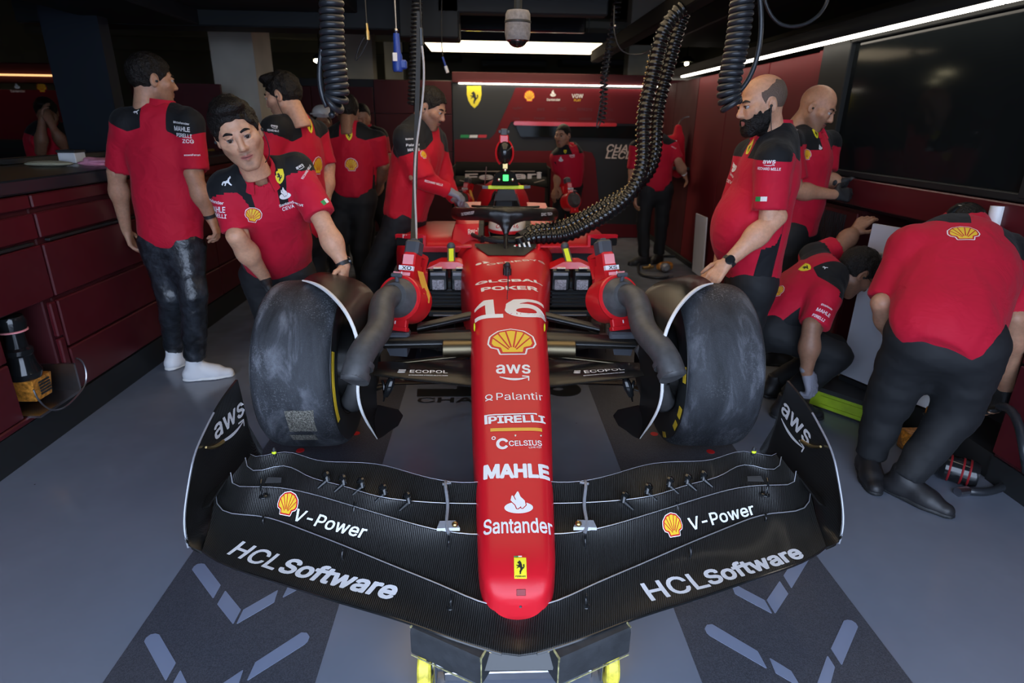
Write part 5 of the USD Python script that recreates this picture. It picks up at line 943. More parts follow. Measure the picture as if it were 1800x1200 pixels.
# inner hoses from the brake ducts
for s, lab in ((-1, 'short grey cooling elbow inside the left front wheel'), (1, 'short grey cooling elbow inside the right front wheel')):
    P = [l2w(V(s*.56, -.10, .60)), l2w(V(s*.60, -.16, .52)), l2w(V(s*.62, -.20, .43)), l2w(V(s*.66, -.18, .36))]; t = thing('cooling_elbow', lab, 'hose', P[0]); part(t, 'tube', tube(P, .048, 20, 24), 'rubber_hose', loc=P[0], smooth=True); part(t, 'clamp', facefix(tube([P[2]+(P[1]-P[2])*.3, P[2]+(P[1]-P[2])*.1], .050, 24)), 'black_plastic', loc=P[0])
def cooler(s, lab):
    c = atY(790 if s < 0 else 1004, 500, 3.30); t = thing('side_cooler', lab, 'cooling fan', c)
    Bx = lambda n, lo, hi, m, r=.006: part(t, n, box(c+V(*lo), c+V(*hi), r), m, loc=c)
    Bx('duct', (-.125, .02, -.155), (.125, .30, .03), 'black_plastic', .02); part(t, 'rib', [box(c+V(-.128, .012, -.14+.022*i), c+V(.128, .30, -.13+.022*i), .004) for i in range(6)], 'matt_black', loc=c); Bx('slot', (-.10, .005, -.19), (.10, .03, -.183), 'silver_and_glint', .001); Bx('lower_lip', (-.13, .015, -.20), (.13, .28, -.16), 'black_plastic', .008)
    Bx('battery', (-.118, -.01, -.035), (-.008, .09, .092), 'gloss_black', .010); Bx('battery', (.008, -.01, -.035), (.118, .09, .092), 'gloss_black', .010)
    for x in (-.063, .063): Bx('battery_label', (x-.033, -.013, -.028), (x+.033, -.009, .03), 'grey_label', .001); Bx('battery_rail', (x-.042, -.014, .055), (x+.042, -.010, .072), 'silver_and_glint', .001); Bx('clip', (x-.025, -.016, .094), (x+.025, .02, .102), 'cream_print', .002)
    part(t, 'hood', hullp([c+V(x, y, z) for x, y, z in ((-.125, .0, .092), (.125, .0, .092), (-.12, .12, .10), (.12, .12, .10), (-.05, .01, .128), (.05, .01, .128), (-.05, .12, .13), (.05, .12, .13), (-.128, .06, .07), (.128, .06, .07))]), 'signal_red', loc=c)
    a, b = c+V(-s*.012, .03, .12), atY(793 if s < 0 else 994, 437, 3.42); part(t, 'strap', bar(a, b, .030, .010, (0, -1, .3), .003), 'fluor_yellow', loc=c); u = unit(b-a); part(t, 'strap_edge', [bar(a+V(.018, .002, 0), b+V(.018, .002, 0), .008, .012, (0, -1, .3)), bar(a-V(.018, -.002, 0), b-V(.018, -.002, 0), .008, .012, (0, -1, .3))], 'signal_red' if False else 'black_plastic', loc=c); part(t, 'strap_head', ball(b+u*.02, (.024, .018, .024)), 'grey_plastic', loc=c)
    for q_ in (-1, 1): part(t, 'side_guard', bar(c+V(.128*q_, .03, .07), c+V(.14*q_, .03, -.05), .02, .05, (0, 1, 0), .004), 'signal_red', loc=c)
cooler(-1, 'twin battery cooler box plugged into the left side pod inlet'); cooler(1, 'twin battery cooler box plugged into the right side pod inlet')
# blower standing on the roll hoop
b0 = atY(890, 300, 4.12); t = thing('roll_hoop_blower', 'black cooling blower with a yellow bar and green light standing on the roll hoop', 'cooling fan', b0); k_ = lambda px_, py_, y=4.12: atY(px_, py_, y-.18 if y > 4.2 else y)
part(t, 'bar', bar(k_(858, 329), k_(921, 329), .022, .024, (0, 0, 1), .004), 'fluor_yellow', loc=b0); part(t, 'bar_end', [bar(k_(848, 329), k_(858, 329), .018, .018), bar(k_(921, 329), k_(932, 328), .018, .018)], 'grey_plastic', loc=b0)
part(t, 'base', hullp([k_(864, 325)+V(0, o, 0) for o in (-.03, .06)]+[k_(912, 325)+V(0, o, 0) for o in (-.03, .06)]+[k_(872, 304)+V(0, o, 0) for o in (-.02, .06)]+[k_(905, 304)+V(0, o, 0) for o in (-.02, .06)]+[k_(888, 298)]), 'wing_black', loc=b0); part(t, 'status_light', box(k_(885, 318, 4.25)-V(.004, .006, 0), k_(893, 307, 4.25)+V(.004, .004, 0), .003), 'led_green', loc=b0)
part(t, 'knob', [ball(k_(877, 316, 4.25), .012), ball(k_(901, 316, 4.25), .012), ball(k_(888, 299, 4.27), .013)], 'chrome', loc=b0); oc = k_(887, 268); part(t, 'filter', ball(oc, (.052, .06, .075), 3), 'gloss_black', loc=b0); part(t, 'filter_ring', tube([oc+V(.056*math.sin(a), .012, .082*math.cos(a)-.004) for a in np.linspace(-2.6, 2.6, 40)], .007, 8), 'signal_red', loc=b0); part(t, 'stem', bar(k_(888, 296), k_(888, 284), .03, .03), 'bronze_metal', loc=b0)
part(t, 'neck', box(k_(878, 252)-V(0, .02, 0), k_(894, 237)+V(0, .02, 0), .006), 'signal_red', loc=b0); part(t, 'head', [box(k_(880, 238)-V(0, .02, 0), k_(892, 226)+V(0, .02, 0), .005), box(k_(876, 234)-V(0, .012, 0), k_(896, 229)+V(0, .012, 0), .004)], 'grey_plastic', loc=b0)
part(t, 'post', hullp([k_(x, y, 4.3)+V(0, o, 0) for x, y in ((876, 333), (904, 333), (868, 352), (910, 352)) for o in (-.02, .05)]), 'matt_black', loc=b0); part(t, 'stay', [tube([k_(855, 293, 4.4), k_(852, 326, 4.35)], .004, 6), tube([k_(872, 340), k_(868, 362)], .004, 6), tube([k_(908, 340), k_(914, 362)], .004, 6)], 'steel', loc=b0)
# ------------------------------------------------------------------ hoses and leads hanging from the boom
def ribbed(name, lab, pts, r, pitch=.034, n=220):
    P = spline(pts, n); L = np.r_[0, np.cumsum(np.linalg.norm(np.diff(P, axis=0), axis=1))]; m = int(L[-1]/.0085); s_ = np.linspace(0, L[-1], m); Q = np.stack([np.interp(s_, L, P[:, k]) for k in range(3)], 1); rr = r*(1+.13*np.cos(2*np.pi*s_/pitch))
    t = thing(name, lab, 'hose', P[-1]); part(t, 'ribbed_tube', tube(Q, rr, 18), 'gloss_black', loc=P[-1], smooth=True)
    k = int(L[-1]/pitch); tt = np.linspace(.3, L[-1]-.05, int(k*.9)); T_ = np.gradient(P, axis=0); glints = []
    for x in tt:
        c = np.array([np.interp(x, L, P[:, j]) for j in range(3)]); d = unit(np.array([np.interp(x, L, T_[:, j]) for j in range(3)])); o = unit(np.cross(d, V(0, 1, 0))); o = o if (o[2] > .35 or (abs(o[2]) <= .35 and o[0] < 0)) else -o; glints.append(ball(c+o*r*1.12, (.006, .006, .006), 1))
    part(t, 'bronze_tab', glints, 'bronze_metal', loc=P[-1], kind='stuff'); part(t, 'end_cuff', facefix(tube([P[-1], P[-1]+unit(P[-1]-P[-6])*.06], r*.9, 18)), 'matt_black', loc=P[-1])  # bronze beads stand in for warm lamp reflections on the ribs
    return t
a9 = lambda *p: atY(*p)
ribbed('ribbed_hose', 'front one of the two black ribbed hoses coming down to the cockpit', [a9(1200, 15, 3.9), a9(1165, 60, 3.9), a9(1148, 130, 3.9), a9(1132, 210, 3.88), a9(1130, 285, 3.82), a9(1112, 335, 3.75), a9(1075, 370, 3.68), a9(1030, 398, 3.62), a9(990, 414, 3.6), a9(945, 417, 3.58), a9(922, 424, 3.55)], .042)
ribbed('ribbed_hose', 'rear one of the two black ribbed hoses coming down to the cockpit', [a9(1205, 15, 4.1), a9(1190, 60, 4.1), a9(1172, 130, 4.1), a9(1155, 210, 4.1), a9(1146, 290, 4.0), a9(1118, 328, 3.95), a9(1070, 358, 3.88), a9(1020, 386, 3.82), a9(985, 400, 3.78), a9(950, 404, 3.75), a9(925, 412, 3.70)], .040)
d0 = a9(927, 432, 3.45); t = thing('hose_nozzle', 'red and black nozzle with a white sticker at the end of the ribbed hoses', 'nozzle', d0); part(t, 'body', [box(d0+V(-.045, -.02, -.05), d0+V(.055, .04, -.005), .01), tube([d0+V(-.05, 0, .05), d0+V(-.03, 0, .01), d0+V(0, 0, -.01)], .024, 14, 12)], 'gloss_black', loc=d0); part(t, 'guard', [tube([d0+V(-.065, -.02, .01), d0+V(-.06, -.03, -.02), d0+V(0, -.035, -.035), d0+V(.06, -.03, -.02), d0+V(.065, -.02, .015)], .008, 8, 24), box(d0+V(-.06, -.03, -.06), d0+V(.06, .0, -.045), .005)], 'signal_red', loc=d0); part(t, 'sticker', box(d0+V(-.03, -.045, -.022), d0+V(.03, -.040, .002)), 'white_plastic', loc=d0)
part(t, 'hose_ring', [facefix(tube([a9(905+8*i, 437-2*i, 3.42), a9(908+8*i, 436-2*i, 3.42)], .020, 14)) for i in range(4)], 'white_plastic', loc=d0)
def coil(name, lab, axis, R_, r, turns, tail=None, mt='rubber_black', lead=None):
    P = spline(axis, 300); L = np.r_[0, np.cumsum(np.linalg.norm(np.diff(P, axis=0), axis=1))]; n = int(turns*18); s_ = np.linspace(0, L[-1], n); C = np.stack([np.interp(s_, L, P[:, k]) for k in range(3)], 1); T_ = np.gradient(C, axis=0); T_ /= np.linalg.norm(T_, axis=1, keepdims=True); ref = V(0, 1, 0); Nn = np.cross(T_, ref); Nn /= np.linalg.norm(Nn, axis=1, keepdims=True); Bn = np.cross(T_, Nn); ph = 2*np.pi*turns*np.linspace(0, 1, n); Q = C+R_*(np.cos(ph)[:, None]*Nn+np.sin(ph)[:, None]*Bn)
    t = thing(name, lab, 'hose', P[0]); part(t, 'coil', tube(Q, r, 9), mt, loc=P[0], smooth=True)
    if tail is not None: part(t, 'return_lead', tube(tail, r*.85, 8, 40), mt, loc=P[0], smooth=True)
    return t
mat('rubber_black', (0.022, 0.025, 0.030), 0.34)
Yc = 2.6
t = coil('coiled_hose', 'thick black coiled air hose hanging at upper left, its loop low beside the background heads', [a9(580, -60, Yc), a9(583, 40, Yc), a9(586, 100, Yc), a9(592, 150, Yc), a9(590, 178, Yc), a9(578, 186, Yc)], .036, .0125, 21, [a9(575, 188, Yc), a9(568, 172, Yc), a9(565, 90, Yc), a9(563, -60, Yc)])
t = coil('coiled_hose', 'thick black coiled air hose hanging at upper right in front of the bearded face', [a9(1308, -60, Yc), a9(1303, 20, Yc), a9(1295, 80, Yc), a9(1285, 130, Yc), a9(1281, 165, Yc), a9(1288, 188, Yc)], .036, .0125, 22, [a9(1291, 168, Yc), a9(1315, 140, Yc), a9(1332, 95, Yc), a9(1338, 40, Yc), a9(1328, -60, Yc)])
coil('coiled_lead', 'thin black coiled lead hanging before the red logo wall', [a9(1086, -6, 5.2), a9(1078, 50, 5.2), a9(1068, 100, 5.2), a9(1062, 140, 5.2), a9(1061, 180, 5.2), a9(1056, 214, 5.2)], .028, .007, 26, [a9(1056, 214, 5.2), a9(1052, 222, 5.2), a9(1060, 160, 5.2), a9(1068, 95, 5.2)])
coil('coiled_lead', 'dark coiled lead hanging behind the flat black strap', [a9(733, -10, 4.4), a9(730, 90, 4.4), a9(727, 150, 4.4), a9(725, 185, 4.4)], .030, .008, 26)
p = [a9(737, 20, 3.2), a9(735, 120, 3.2), a9(730, 300, 3.1), a9(725, 452, 2.62)]; t = thing('power_strap', 'flat black lead running from the boom down to the left front fan', 'cable', p[0]); part(t, 'strap', join([bar(a, b, .022, .008, (0, 1, 0)) for a, b in zip(spline(p, 14)[:-1], spline(p, 14)[1:])]), 'matt_black', loc=p[0]); part(t, 'plug', box(p[-1]-V(.014, .012, .03), p[-1]+V(.014, .012, .03), .005), 'grey_plastic', loc=p[0])
mat('cable_grey', (0.42, 0.40, 0.40), .5)
p = [a9(741, 78, 3.1), a9(745, 140, 3.1), a9(741, 190, 3.1), a9(733, 250, 3.08), a9(729, 310, 3.0), a9(731, 380, 2.9), a9(727, 450, 2.65)]; t = thing('grey_cable', 'pale grey cable waving beside the flat black lead', 'cable', p[0]); part(t, 'sheath', tube(p, .0055, 8, 60), 'cable_grey', loc=p[0], smooth=True); part(t, 'plug', [box(p[0]+V(-.008, -.008, -.005), p[0]+V(.008, .008, .07), .003), cyl(p[0]+V(0, 0, .07), p[0]+V(0, 0, .30), .004, 6)], 'black_plastic', loc=p[0])
c = a9(698, 92, 3.9); t = thing('blue_plug', 'blue industrial power plug hanging from the boom', 'plug', c); part(t, 'plug_body', [lathe([(0, .10), (.018, .10), (.022, .0), (.030, -.02), (.032, -.09), (.026, -.105), (0, -.105)], 20, c), box(c+V(.01, -.02, -.09), c+V(.055, .02, -.04), .008)], 'connector_blue', loc=c); part(t, 'sticker', box(c+V(-.022, -.036, -.05), c+V(.004, -.030, -.005), .001), 'white_plastic', loc=c); part(t, 'lead', [cyl(c+V(0, 0, .10), c+V(0, 0, .52), .006, 8), ball(c+V(0, 0, .115), .012)], 'steel', loc=c)
c = a9(645, 52, 3.6); t = thing('air_fitting', 'brass air fitting with a looped lead hanging from the boom', 'fitting', c); part(t, 'fitting', [lathe([(0, .03), (.008, .03), (.008, 0), (.013, -.01), (.013, -.05), (0, -.05)], 12, c)], 'bronze_metal', loc=c); part(t, 'loop', tube([c+V(0, 0, -.05), c+V(-.02, 0, -.09), c+V(-.07, 0, -.15), c+V(-.055, 0, -.10), c+V(-.005, 0, -.04)], .004, 6, 24), 'rubber_black', loc=c); part(t, 'lead', cyl(c+V(0, 0, .03), c+V(0, 0, .46), .004, 6), 'black_plastic', loc=c)
c = a9(787, 128, 4.6); t = thing('white_lead_end', 'short blue and white lead end hanging left of the partition crest', 'cable', c); part(t, 'tip', cyl(c, a9(783, 116, 4.6), .012, 12), 'white_plastic', loc=c); part(t, 'sleeve', cyl(a9(783, 116, 4.6), a9(778, 100, 4.6), .008, 10), 'connector_blue', loc=c); part(t, 'lead', tube([a9(778, 100, 4.6), a9(776, 60, 4.6), a9(776, 20, 4.6), a9(776, 20, 4.6)*V(1, 1, 0)+V(0, 0, 3.3)], .004, 6, 20), 'black_plastic', loc=c)
c = a9(910, 52, 3.4); t = thing('dome_camera', 'grey tape wrapped dome camera hanging under the boom', 'camera', c)
part(t, 'tape_wrap', lathe([(0, .085), (.055, .085), (.063, .07), (.065, .03), (.066, -.02), (.060, -.05), (.0, -.05)], 28, c), 'tape_grey', loc=c); part(t, 'band', lathe([(.0655, .028), (.0675, .03), (.0675, .038), (.0645, .040)], 28, c), 'matt_black', loc=c); part(t, 'dome', ball(c+V(0, 0, -.05), (.048, .048, .034), 3), 'gloss_black', loc=c); part(t, 'dome_ring', [tube([c+V(.05*math.cos(a), .05*math.sin(a), -.052) for a in np.linspace(0, 2*np.pi, 30)], .005, 6)], 'chrome', loc=c); part(t, 'stem', cyl(c+V(0, 0, .085), c+V(0, 0, .30), .02, 14), 'gantry_black', loc=c)
t = thing('loose_hose', 'loose dark hose sagging in a wide loop at upper right', 'hose', a9(1350, 0, 2.9)); part(t, 'hose', tube([a9(1345, -60, 2.9), a9(1352, 20, 2.9), a9(1372, 42, 2.9), a9(1400, 46, 2.9), a9(1430, 34, 2.9), a9(1455, -40, 2.9)], .008, 8, 40), 'rubber_black', loc=a9(1350, 0, 2.9), smooth=True); part(t, 'end_fitting', cyl(a9(1455, -40, 2.9), a9(1458, -52, 2.9), .012, 10), 'steel', loc=a9(1350, 0, 2.9))
t = thing('loose_lead', 'thin black lead looping from the boom to the ribbed hoses', 'cable', a9(1080, 45, 4.2)); part(t, 'lead', tube([a9(1080, 10, 4.2), a9(1081, 60, 4.2), a9(1095, 90, 4.2), a9(1115, 96, 4.2), a9(1142, 88, 4.1)], .004, 6, 30), 'rubber_black', loc=a9(1080, 45, 4.2)); part(t, 'clip', ball(a9(1081, 46, 4.18), .009, 1), 'steel', loc=a9(1080, 45, 4.2))
c = a9(574, 34, 2.72); t = thing('signal_lamp', 'tiny red signal lamp on the boom behind the left coiled hose', 'lamp', c); part(t, 'led', ball(c, .006, 1), 'led_red', loc=c); part(t, 'holder', box(c+V(-.01, .004, -.01), c+V(.01, .05, .25), .003), 'gantry_black', loc=c)
# ------------------------------------------------------------------ tools on the floor
c = atZ(1165, 476); t = thing('floor_air_tool', 'greasy air tool with a clear cap lying on the floor behind the right fan', 'air tool', c); part(t, 'body', [lathe([(0, -.10), (.03, -.10), (.045, -.06), (.05, .02), (.04, .06), (0, .06)], 20, c+V(.03, 0, .052), (1, .3, 0))], 'amber_grease', loc=c); part(t, 'cap', lathe([(0, -.02), (.045, -.02), (.05, .03), (.03, .05), (0, .05)], 20, c+V(-.0, -.06, .055), (.2, -1, 0)), 'silver_and_glint', loc=c); part(t, 'spindle', [cyl(c+V(-.10, .02, .04), c+V(-.22, .0, .03), .018, 12), lathe([(.024, 0), (.03, .01), (.024, .02)], 12, c+V(-.13, .02, .04), (-1, 0, 0))], 'bronze_metal', loc=c)
t = thing('floor_hose', 'black air hose looped on the floor around the greasy air tool', 'hose', atZ(1125, 470)); part(t, 'hose', tube([atZ(1210, 452, .016), atZ(1170, 450, .016), atZ(1130, 458, .016), atZ(1122, 472, .016), atZ(1140, 486, .016), atZ(1160, 488, .016), atZ(1175, 486, .016)], .015, 10, 60), 'rubber_black', loc=atZ(1125, 470), smooth=True); part(t, 'coupling', cyl(atZ(1175, 486, .016), atZ(1181, 485, .016), .018, 12), 'steel', loc=atZ(1125, 470))
c = atZ(1612, 792); t = thing('corner_wheel_gun', 'amber wheel gun with a chrome angled head between the bending legs', 'wheel gun', c)
part(t, 'body', [hullp([c+V(x, y, z) for x in (-.07, .06) for y in (-.045, .05) for z in (.004, .10)]+[c+V(-.09, 0, .05)]), box(c+V(-.0, -.025, .09), c+V(.055, .03, .235), .012)], 'amber_grease', loc=c); part(t, 'spring', [facefix(tube([c+V(-.02+.018*math.cos(a), -.03+.018*math.sin(a), .12+.006*a) for a in np.linspace(0, 18, 90)], .005, 6))], 'black_plastic', loc=c); part(t, 'angled_head', [cyl(c+V(.03, 0, .235), c+V(.032, 0, .315), .020, 16), cyl(c+V(.032, 0, .30), c+V(.13, -.01, .312), .016, 16), lathe([(.02, 0), (.024, .006), (.02, .012)], 16, c+V(.03, 0, .245), (0, 0, 1))], 'chrome', loc=c); part(t, 'socket', cyl(c+V(.13, -.01, .312), c+V(.19, -.016, .318), .018, 14), 'bronze_metal', loc=c)
c = atZ(1690, 845); t = thing('spare_socket', 'dark spare gun motor with red rings lying on the floor right of the bending legs', 'air tool', c); part(t, 'motor', lathe([(0, 0), (.05, 0), (.058, .02), (.058, .12), (.045, .14), (.045, .2), (0, .2)], 24, c+V(.02, -.05, .06), (-.75, .6, .0)), 'gloss_black', loc=c); part(t, 'ring', [lathe([(.0585, z), (.0605, z+.004), (.0585, z+.008)], 24, c+V(.02, -.05, .06), (-.75, .6, .0)) for z in (.03, .055, .10)], 'dark_red_print', loc=c)
p = [atZ(1700, 862, .018), atZ(1745, 862, .02), atZ(1790, 830, .03), atX(1800, 790, 2.05), atX(1790, 745, 2.08), atX(1755, 715, 2.12)]; t = thing('gun_hose', 'thick dark hose curving up at the right edge', 'hose', p[0]); part(t, 'hose', tube(p, .017, 12, 50), 'rubber_black', loc=p[0], smooth=True); part(t, 'coupling', cyl(p[0], p[0]+V(-.05, -.01, 0), .02, 12), 'steel', loc=p[0])
# yellow trestle behind the left people, racing overall at the back right
c = V(-2.3, 5.55, 0); t = thing('yellow_trestle', 'yellow trestle standing between the two people on the left', 'trestle', c); mat('trestle_yellow', (0.36, 0.27, 0.06), .5)
A = lambda a_, b_, y=5.55: (atY(*a_, y), atY(*b_, y)); part(t, 'top_plate', box(atY(345, 272, 5.55)+V(0, -.06, 0), atY(372, 262, 5.55)+V(0, .06, 0), .004), 'trestle_yellow', loc=c)
for a_, b_ in (((366, 272), (402, 440)), ((350, 272), (350, 436))):
    P, Q = A(a_, b_); Q = P+(Q-P)*((P[2]-.004)/(P[2]-Q[2])); part(t, 'leg', bar(P, Q, .05, .04), 'trestle_yellow', loc=c)
c = atX(1214, 262, 2.02); t = thing('racing_overall', 'red racing overall with white patches hanging at the back right', 'clothing', c); pts_ = [atY(1192, y, 6.9) for y in (225, 245, 300, 325)]
part(t, 'overall', relax(nets(lambda p: smin(smin(d_cone(p, pts_[0], pts_[1], .04, .06), d_cone(p, pts_[1], pts_[2], .07, .08), .03), d_cone(p, pts_[1]+V(-.10, 0, -.02), pts_[2]+V(-.16, 0, .05), .06, .05), .04), np.array(pts_).min(0)-.3, np.array(pts_).max(0)+.25, .014), 2), 'jacket_red', smooth=True, loc=c); part(t, 'patch', [box(atY(1185+3*i, 250+14*i, 6.80)-V(.03, .0, .02), atY(1185+3*i, 250+14*i, 6.80)+V(.03, .01, .02), .003) for i in range(4)], 'white_plastic', loc=c)
part(t, 'hook', tube([pts_[0]+V(0, 0, .03), pts_[0]+V(.05, .02, .10), V(RX+.02, pts_[0][1]+.02, pts_[0][2]+.12)], .006, 6, 10), 'steel', loc=c)
c = atY(1182, 250, 7.5); t = thing('neck_brace', 'white and black neck brace hanging beside the racing overall', 'safety gear', c); part(t, 'yoke', hullp([c+V(x, y, z) for x, y, z in ((-.09, 0, .07), (.02, 0, .10), (-.08, .05, .06), (.03, .05, .09), (-.06, 0, -.10), (.02, 0, -.06), (-.05, .05, -.1))]), 'cream_print', loc=c); part(t, 'pad', hullp([c+V(x, y, z) for x, y, z in ((.0, -.01, .12), (.14, .0, .08), (.0, .06, .12), (.14, .05, .07), (.05, 0, -.05), (.16, 0, -.02), (.06, .05, -.04))]), 'matt_black', loc=c); part(t, 'hook', tube([c+V(.02, .03, .10), c+V(.1, .03, .18), V(RX+.02, c[1]+.03, c[2]+.2)], .006, 6, 10), 'steel', loc=c)
# ------------------------------------------------------------------ people
def manif(m):
    v, f = arr(m); return m3.Manifold(m3.Mesh(np.asarray(v, np.float32), np.asarray(f, np.uint32)))
def weld(ms):
    try:
        r = manif(ms[0])
        for q in ms[1:]: r = r+manif(q)
        if r.num_tri() > 100: return arr(r)
    except Exception: pass
    return join(ms)
def vnorm(v, f):
    n = np.zeros_like(v); fn = np.cross(v[f[:, 1]]-v[f[:, 0]], v[f[:, 2]]-v[f[:, 0]])
    for k in range(3): np.add.at(n, f[:, k], fn)
    return n/(np.linalg.norm(n, axis=1, keepdims=True)+1e-12)
def sstep(a, b, x): t = np.clip((x-a)/(b-a), 0, 1); return t*t*(3-2*t)
def head_sdf(p, jaw=1.0):
    """head frame: x right, y up, z front"""
    s = p*np.array([1, 1, 1], p.dtype); ax = np.abs(p[:, 0:1]); m = np.concatenate([ax, p[:, 1:]], 1)
    d = d_ell(p, (0, .030, -.014), (.076, .088, .096)); d = smin(d, d_ell(p, (0, -.040, .026), (.058*jaw, .075, .064)), .03)
    d = smin(d, d_cone(m, (.046*jaw, -.050, .000), (.014, -.100, .060), .026, .018), .03); d = smin(d, d_cone(m, (.0, -.104, .062), (.010, -.104, .060), .017, .016), .02)
    d = smin(d, d_cone(m, (.050, -.016, .050), (.036, -.022, .064), .020, .018), .025)
    d = smin(d, d_cone(m, (.010, .020, .080), (.040, .022, .066), .011, .010), .016)
    sock = np.linalg.norm((m-np.array([.031, .002, .098], p.dtype))*np.array([1, 1.35, 1], p.dtype), axis=1)-.018; d = -smin(-d, sock, .014)
    d = smin(d, d_cone(p, (0, .012, .081), (0, -.030, .104), .0085, .0105), .010); d = smin(d, d_cone(m, (.0, -.034, .102), (.012, -.036, .092), .0085, .0075), .007)
    d = smin(d, d_cone(m, (0, -.0605, .0885), (.021, -.064, .077), .0065, .0035), .006); d = smin(d, d_cone(m, (0, -.0735, .0860), (.018, -.071, .078), .0072, .0045), .006)
    d = np.maximum(d, -(d_cone(m, (0, -.0665, .0985), (.022, -.0665, .084), .0022, .0018)))
    d = smin(d, d_ell(m-np.array([.031, 0, 0], p.dtype), (0, .0100, .0805), (.0165, .0056, .0135)), .005); d = smin(d, d_ell(m-np.array([.031, 0, 0], p.dtype), (0, -.0118, .0785), (.0155, .0058, .012)), .005)
    e = d_ell(m, (.078, -.008, -.012), (.009, .031, .019)); e = np.maximum(e, -(d_ell(m, (.086, -.008, -.008), (.006, .020, .011)))); d = smin(d, e, .006)
    d = smin(d, d_cone(p, (0, -.05, -.035), (0, -.17, -.055), .051, .054), .025)
    return d
def hair_sdf(p, style, seed=1):
    th = {'short': .011, 'full': .013, 'buzz': .0035, 'curly': .018, 'receding': .0022}[style]
    d = d_ell(p, (0, .030, -.014), (.076+th*.8, .088+th, .096+th*.8)); nz = meshkit.noise(p*np.array([60, 45, 45.]), seed)-.5; n2 = meshkit.noise(p*np.array([150, 90, 90.]), seed+3)-.5
    d = d+(nz*.008+n2*.004)*(1 if th > .008 else .25)*(1.6 if style == 'curly' else 1)
    if style in ('full', 'curly'): d = smin(d, d_ell(p, (.006, .102, .050), (.060, .026, .050)), .02)+nz*.004
    x = np.abs(p[:, 0]); front = sstep(.0, .085, p[:, 2]); line = -.075*(1-sstep(-.07, .02, p[:, 2]))+(-.015)*sstep(-.07, .02, p[:, 2])+front*(.078 if style not in ('receding',) else .15)-.012*front*(x > .045)
    line = line+nz*.010
    if style in ('receding',): d = np.maximum(d, p[:, 1]-(.088-.55*np.maximum(p[:, 2]+.045, 0)+nz*.02)); d = np.maximum(d, p[:, 2]-(.030+nz*.012))
    d = np.maximum(d, line-p[:, 1]); ear = np.linalg.norm((np.c_[x, p[:, 1:]]-np.array([.082, -.006, -.006]))/np.array([.03, .034, .022]), axis=1)-1; d = np.maximum(d, -ear*.02)
    return d
def beard_sdf(p, t):
    nb = meshkit.noise(p*70., 5)-.5; d = head_sdf(p)-t*sstep(-.03, -.075, p[:, 1])-.0015-.005*nb; x = np.abs(p[:, 0])
    keep = np.maximum(np.maximum(p[:, 1]-(-.050+.9*np.maximum(x-.040, 0)-.35*np.maximum(.03-x, 0)*0+nb*.010), -.006-p[:, 2]), -.135-p[:, 1]); mouth = np.linalg.norm((p-np.array([0, -.067, .09]))/np.array([.022, .0115, .03]), axis=1)-1
    return np.maximum(np.maximum(d, keep), -mouth*.01)
def hand_prims(w, d, n, curl, side, scale=1.0):
    """bones of one hand: wrist w, direction d, palm normal n (palm side), side = +1 thumb towards cross(d, n)"""
    d = unit(d); n = unit(n-d*(n @ d)); l = np.cross(d, n)*side; S = scale; B = []
    B += [(w-d*.02, w+d*.03*S+l*.012*S, .024*S, .021*S), (w+d*.02*S+l*.014*S, w+d*.082*S+l*.026*S, .0165*S, .0115*S), (w+d*.02*S, w+d*.086*S+l*.006*S, .017*S, .012*S), (w+d*.02*S-l*.006*S, w+d*.083*S-l*.014*S, .0165*S, .0115*S), (w+d*.018*S-l*.014*S, w+d*.075*S-l*.032*S, .0155*S, .011*S)]
    F = []
    for off, L0, k in ((.026, .074, 0), (.006, .083, 1), (-.014, .077, 2), (-.032, .060, 3)):
        p = w+d*(.086, .090, .086, .078)[k]*S+l*off*S; a = curl*(.55+.12*k); dd = d.copy()
        ch = []
        for j, fr in enumerate((.45, .32, .23)):
            ang = a*(1.0, 1.25, .8)[j]; c_, s_ = math.cos(ang), math.sin(ang); dd = unit(dd*c_+n*s_-dd*0) if j == 0 else unit(dd*c_+unit(n-dd*(n @ dd))*s_); q_ = p+dd*L0*fr*S; ch.append((p, q_, (.0102, .0095, .0088)[j]*S, (.0095, .0088, .0076)[j]*S)); p = q_
        F.append(ch)
    p = w+d*.022*S+l*.030*S; td = unit(d*.62+l*.72+n*.25); q_ = p+td*.036*S; t2 = unit(d*.85+l*.28+n*.40*curl); r_ = q_+t2*.030*S; B.append((w+d*.018*S+l*.012*S, p, .017*S, .015*S)); F.append([(p, q_, .0125*S, .0105*S), (q_, r_, .0102*S, .0088*S), (r_, r_+unit(t2+n*.2*curl)*.024*S, .0088*S, .0072*S)])
    return B, F
def arm_mesh(el, wr, hd, palm, curl, side, h, s=1.0, inflate=0.0, only=None):
    ax = unit(wr-el); B, F = hand_prims(wr, hd, palm, curl, side, s); pn = unit(np.asarray(palm, float)); fr = frame(z=pn, x=ax) if abs(pn @ ax) < .95 else None
    def f(p):
        d = np.full(len(p), 1e3, p.dtype)
        if only != 'hand':
            d = d_cone(p, el-ax*.05, el+ax*.07, .043*s, .046*s); d = smin(d, d_cone(p, el+ax*.06, wr, .046*s, .0265*s), .03)
        for a, b, r0, r1 in B: d = smin(d, d_cone(p, a, b, r0, r1), .010)
        for ch in F:
            e = np.full(len(p), 1e3, p.dtype)
            for a, b, r0, r1 in ch: e = smin(e, d_cone(p, a, b, r0, r1), .003)
            d = smin(d, e, .005)
        d = d-inflate
        if only == 'hand': d = np.maximum(d, (wr-ax*.035-p) @ ax)
        return d
    P = [el-ax*.05, wr]+[q for ch in F for b in ch for q in b[:2]] if only != 'hand' else [wr-ax*.04]+[q for ch in F for b in ch for q in b[:2]]
    P = np.array(P); r = .065*s if only != 'hand' else .045*s
    return relax(nets(f, P.min(0)-r, P.max(0)+r, h), 1)
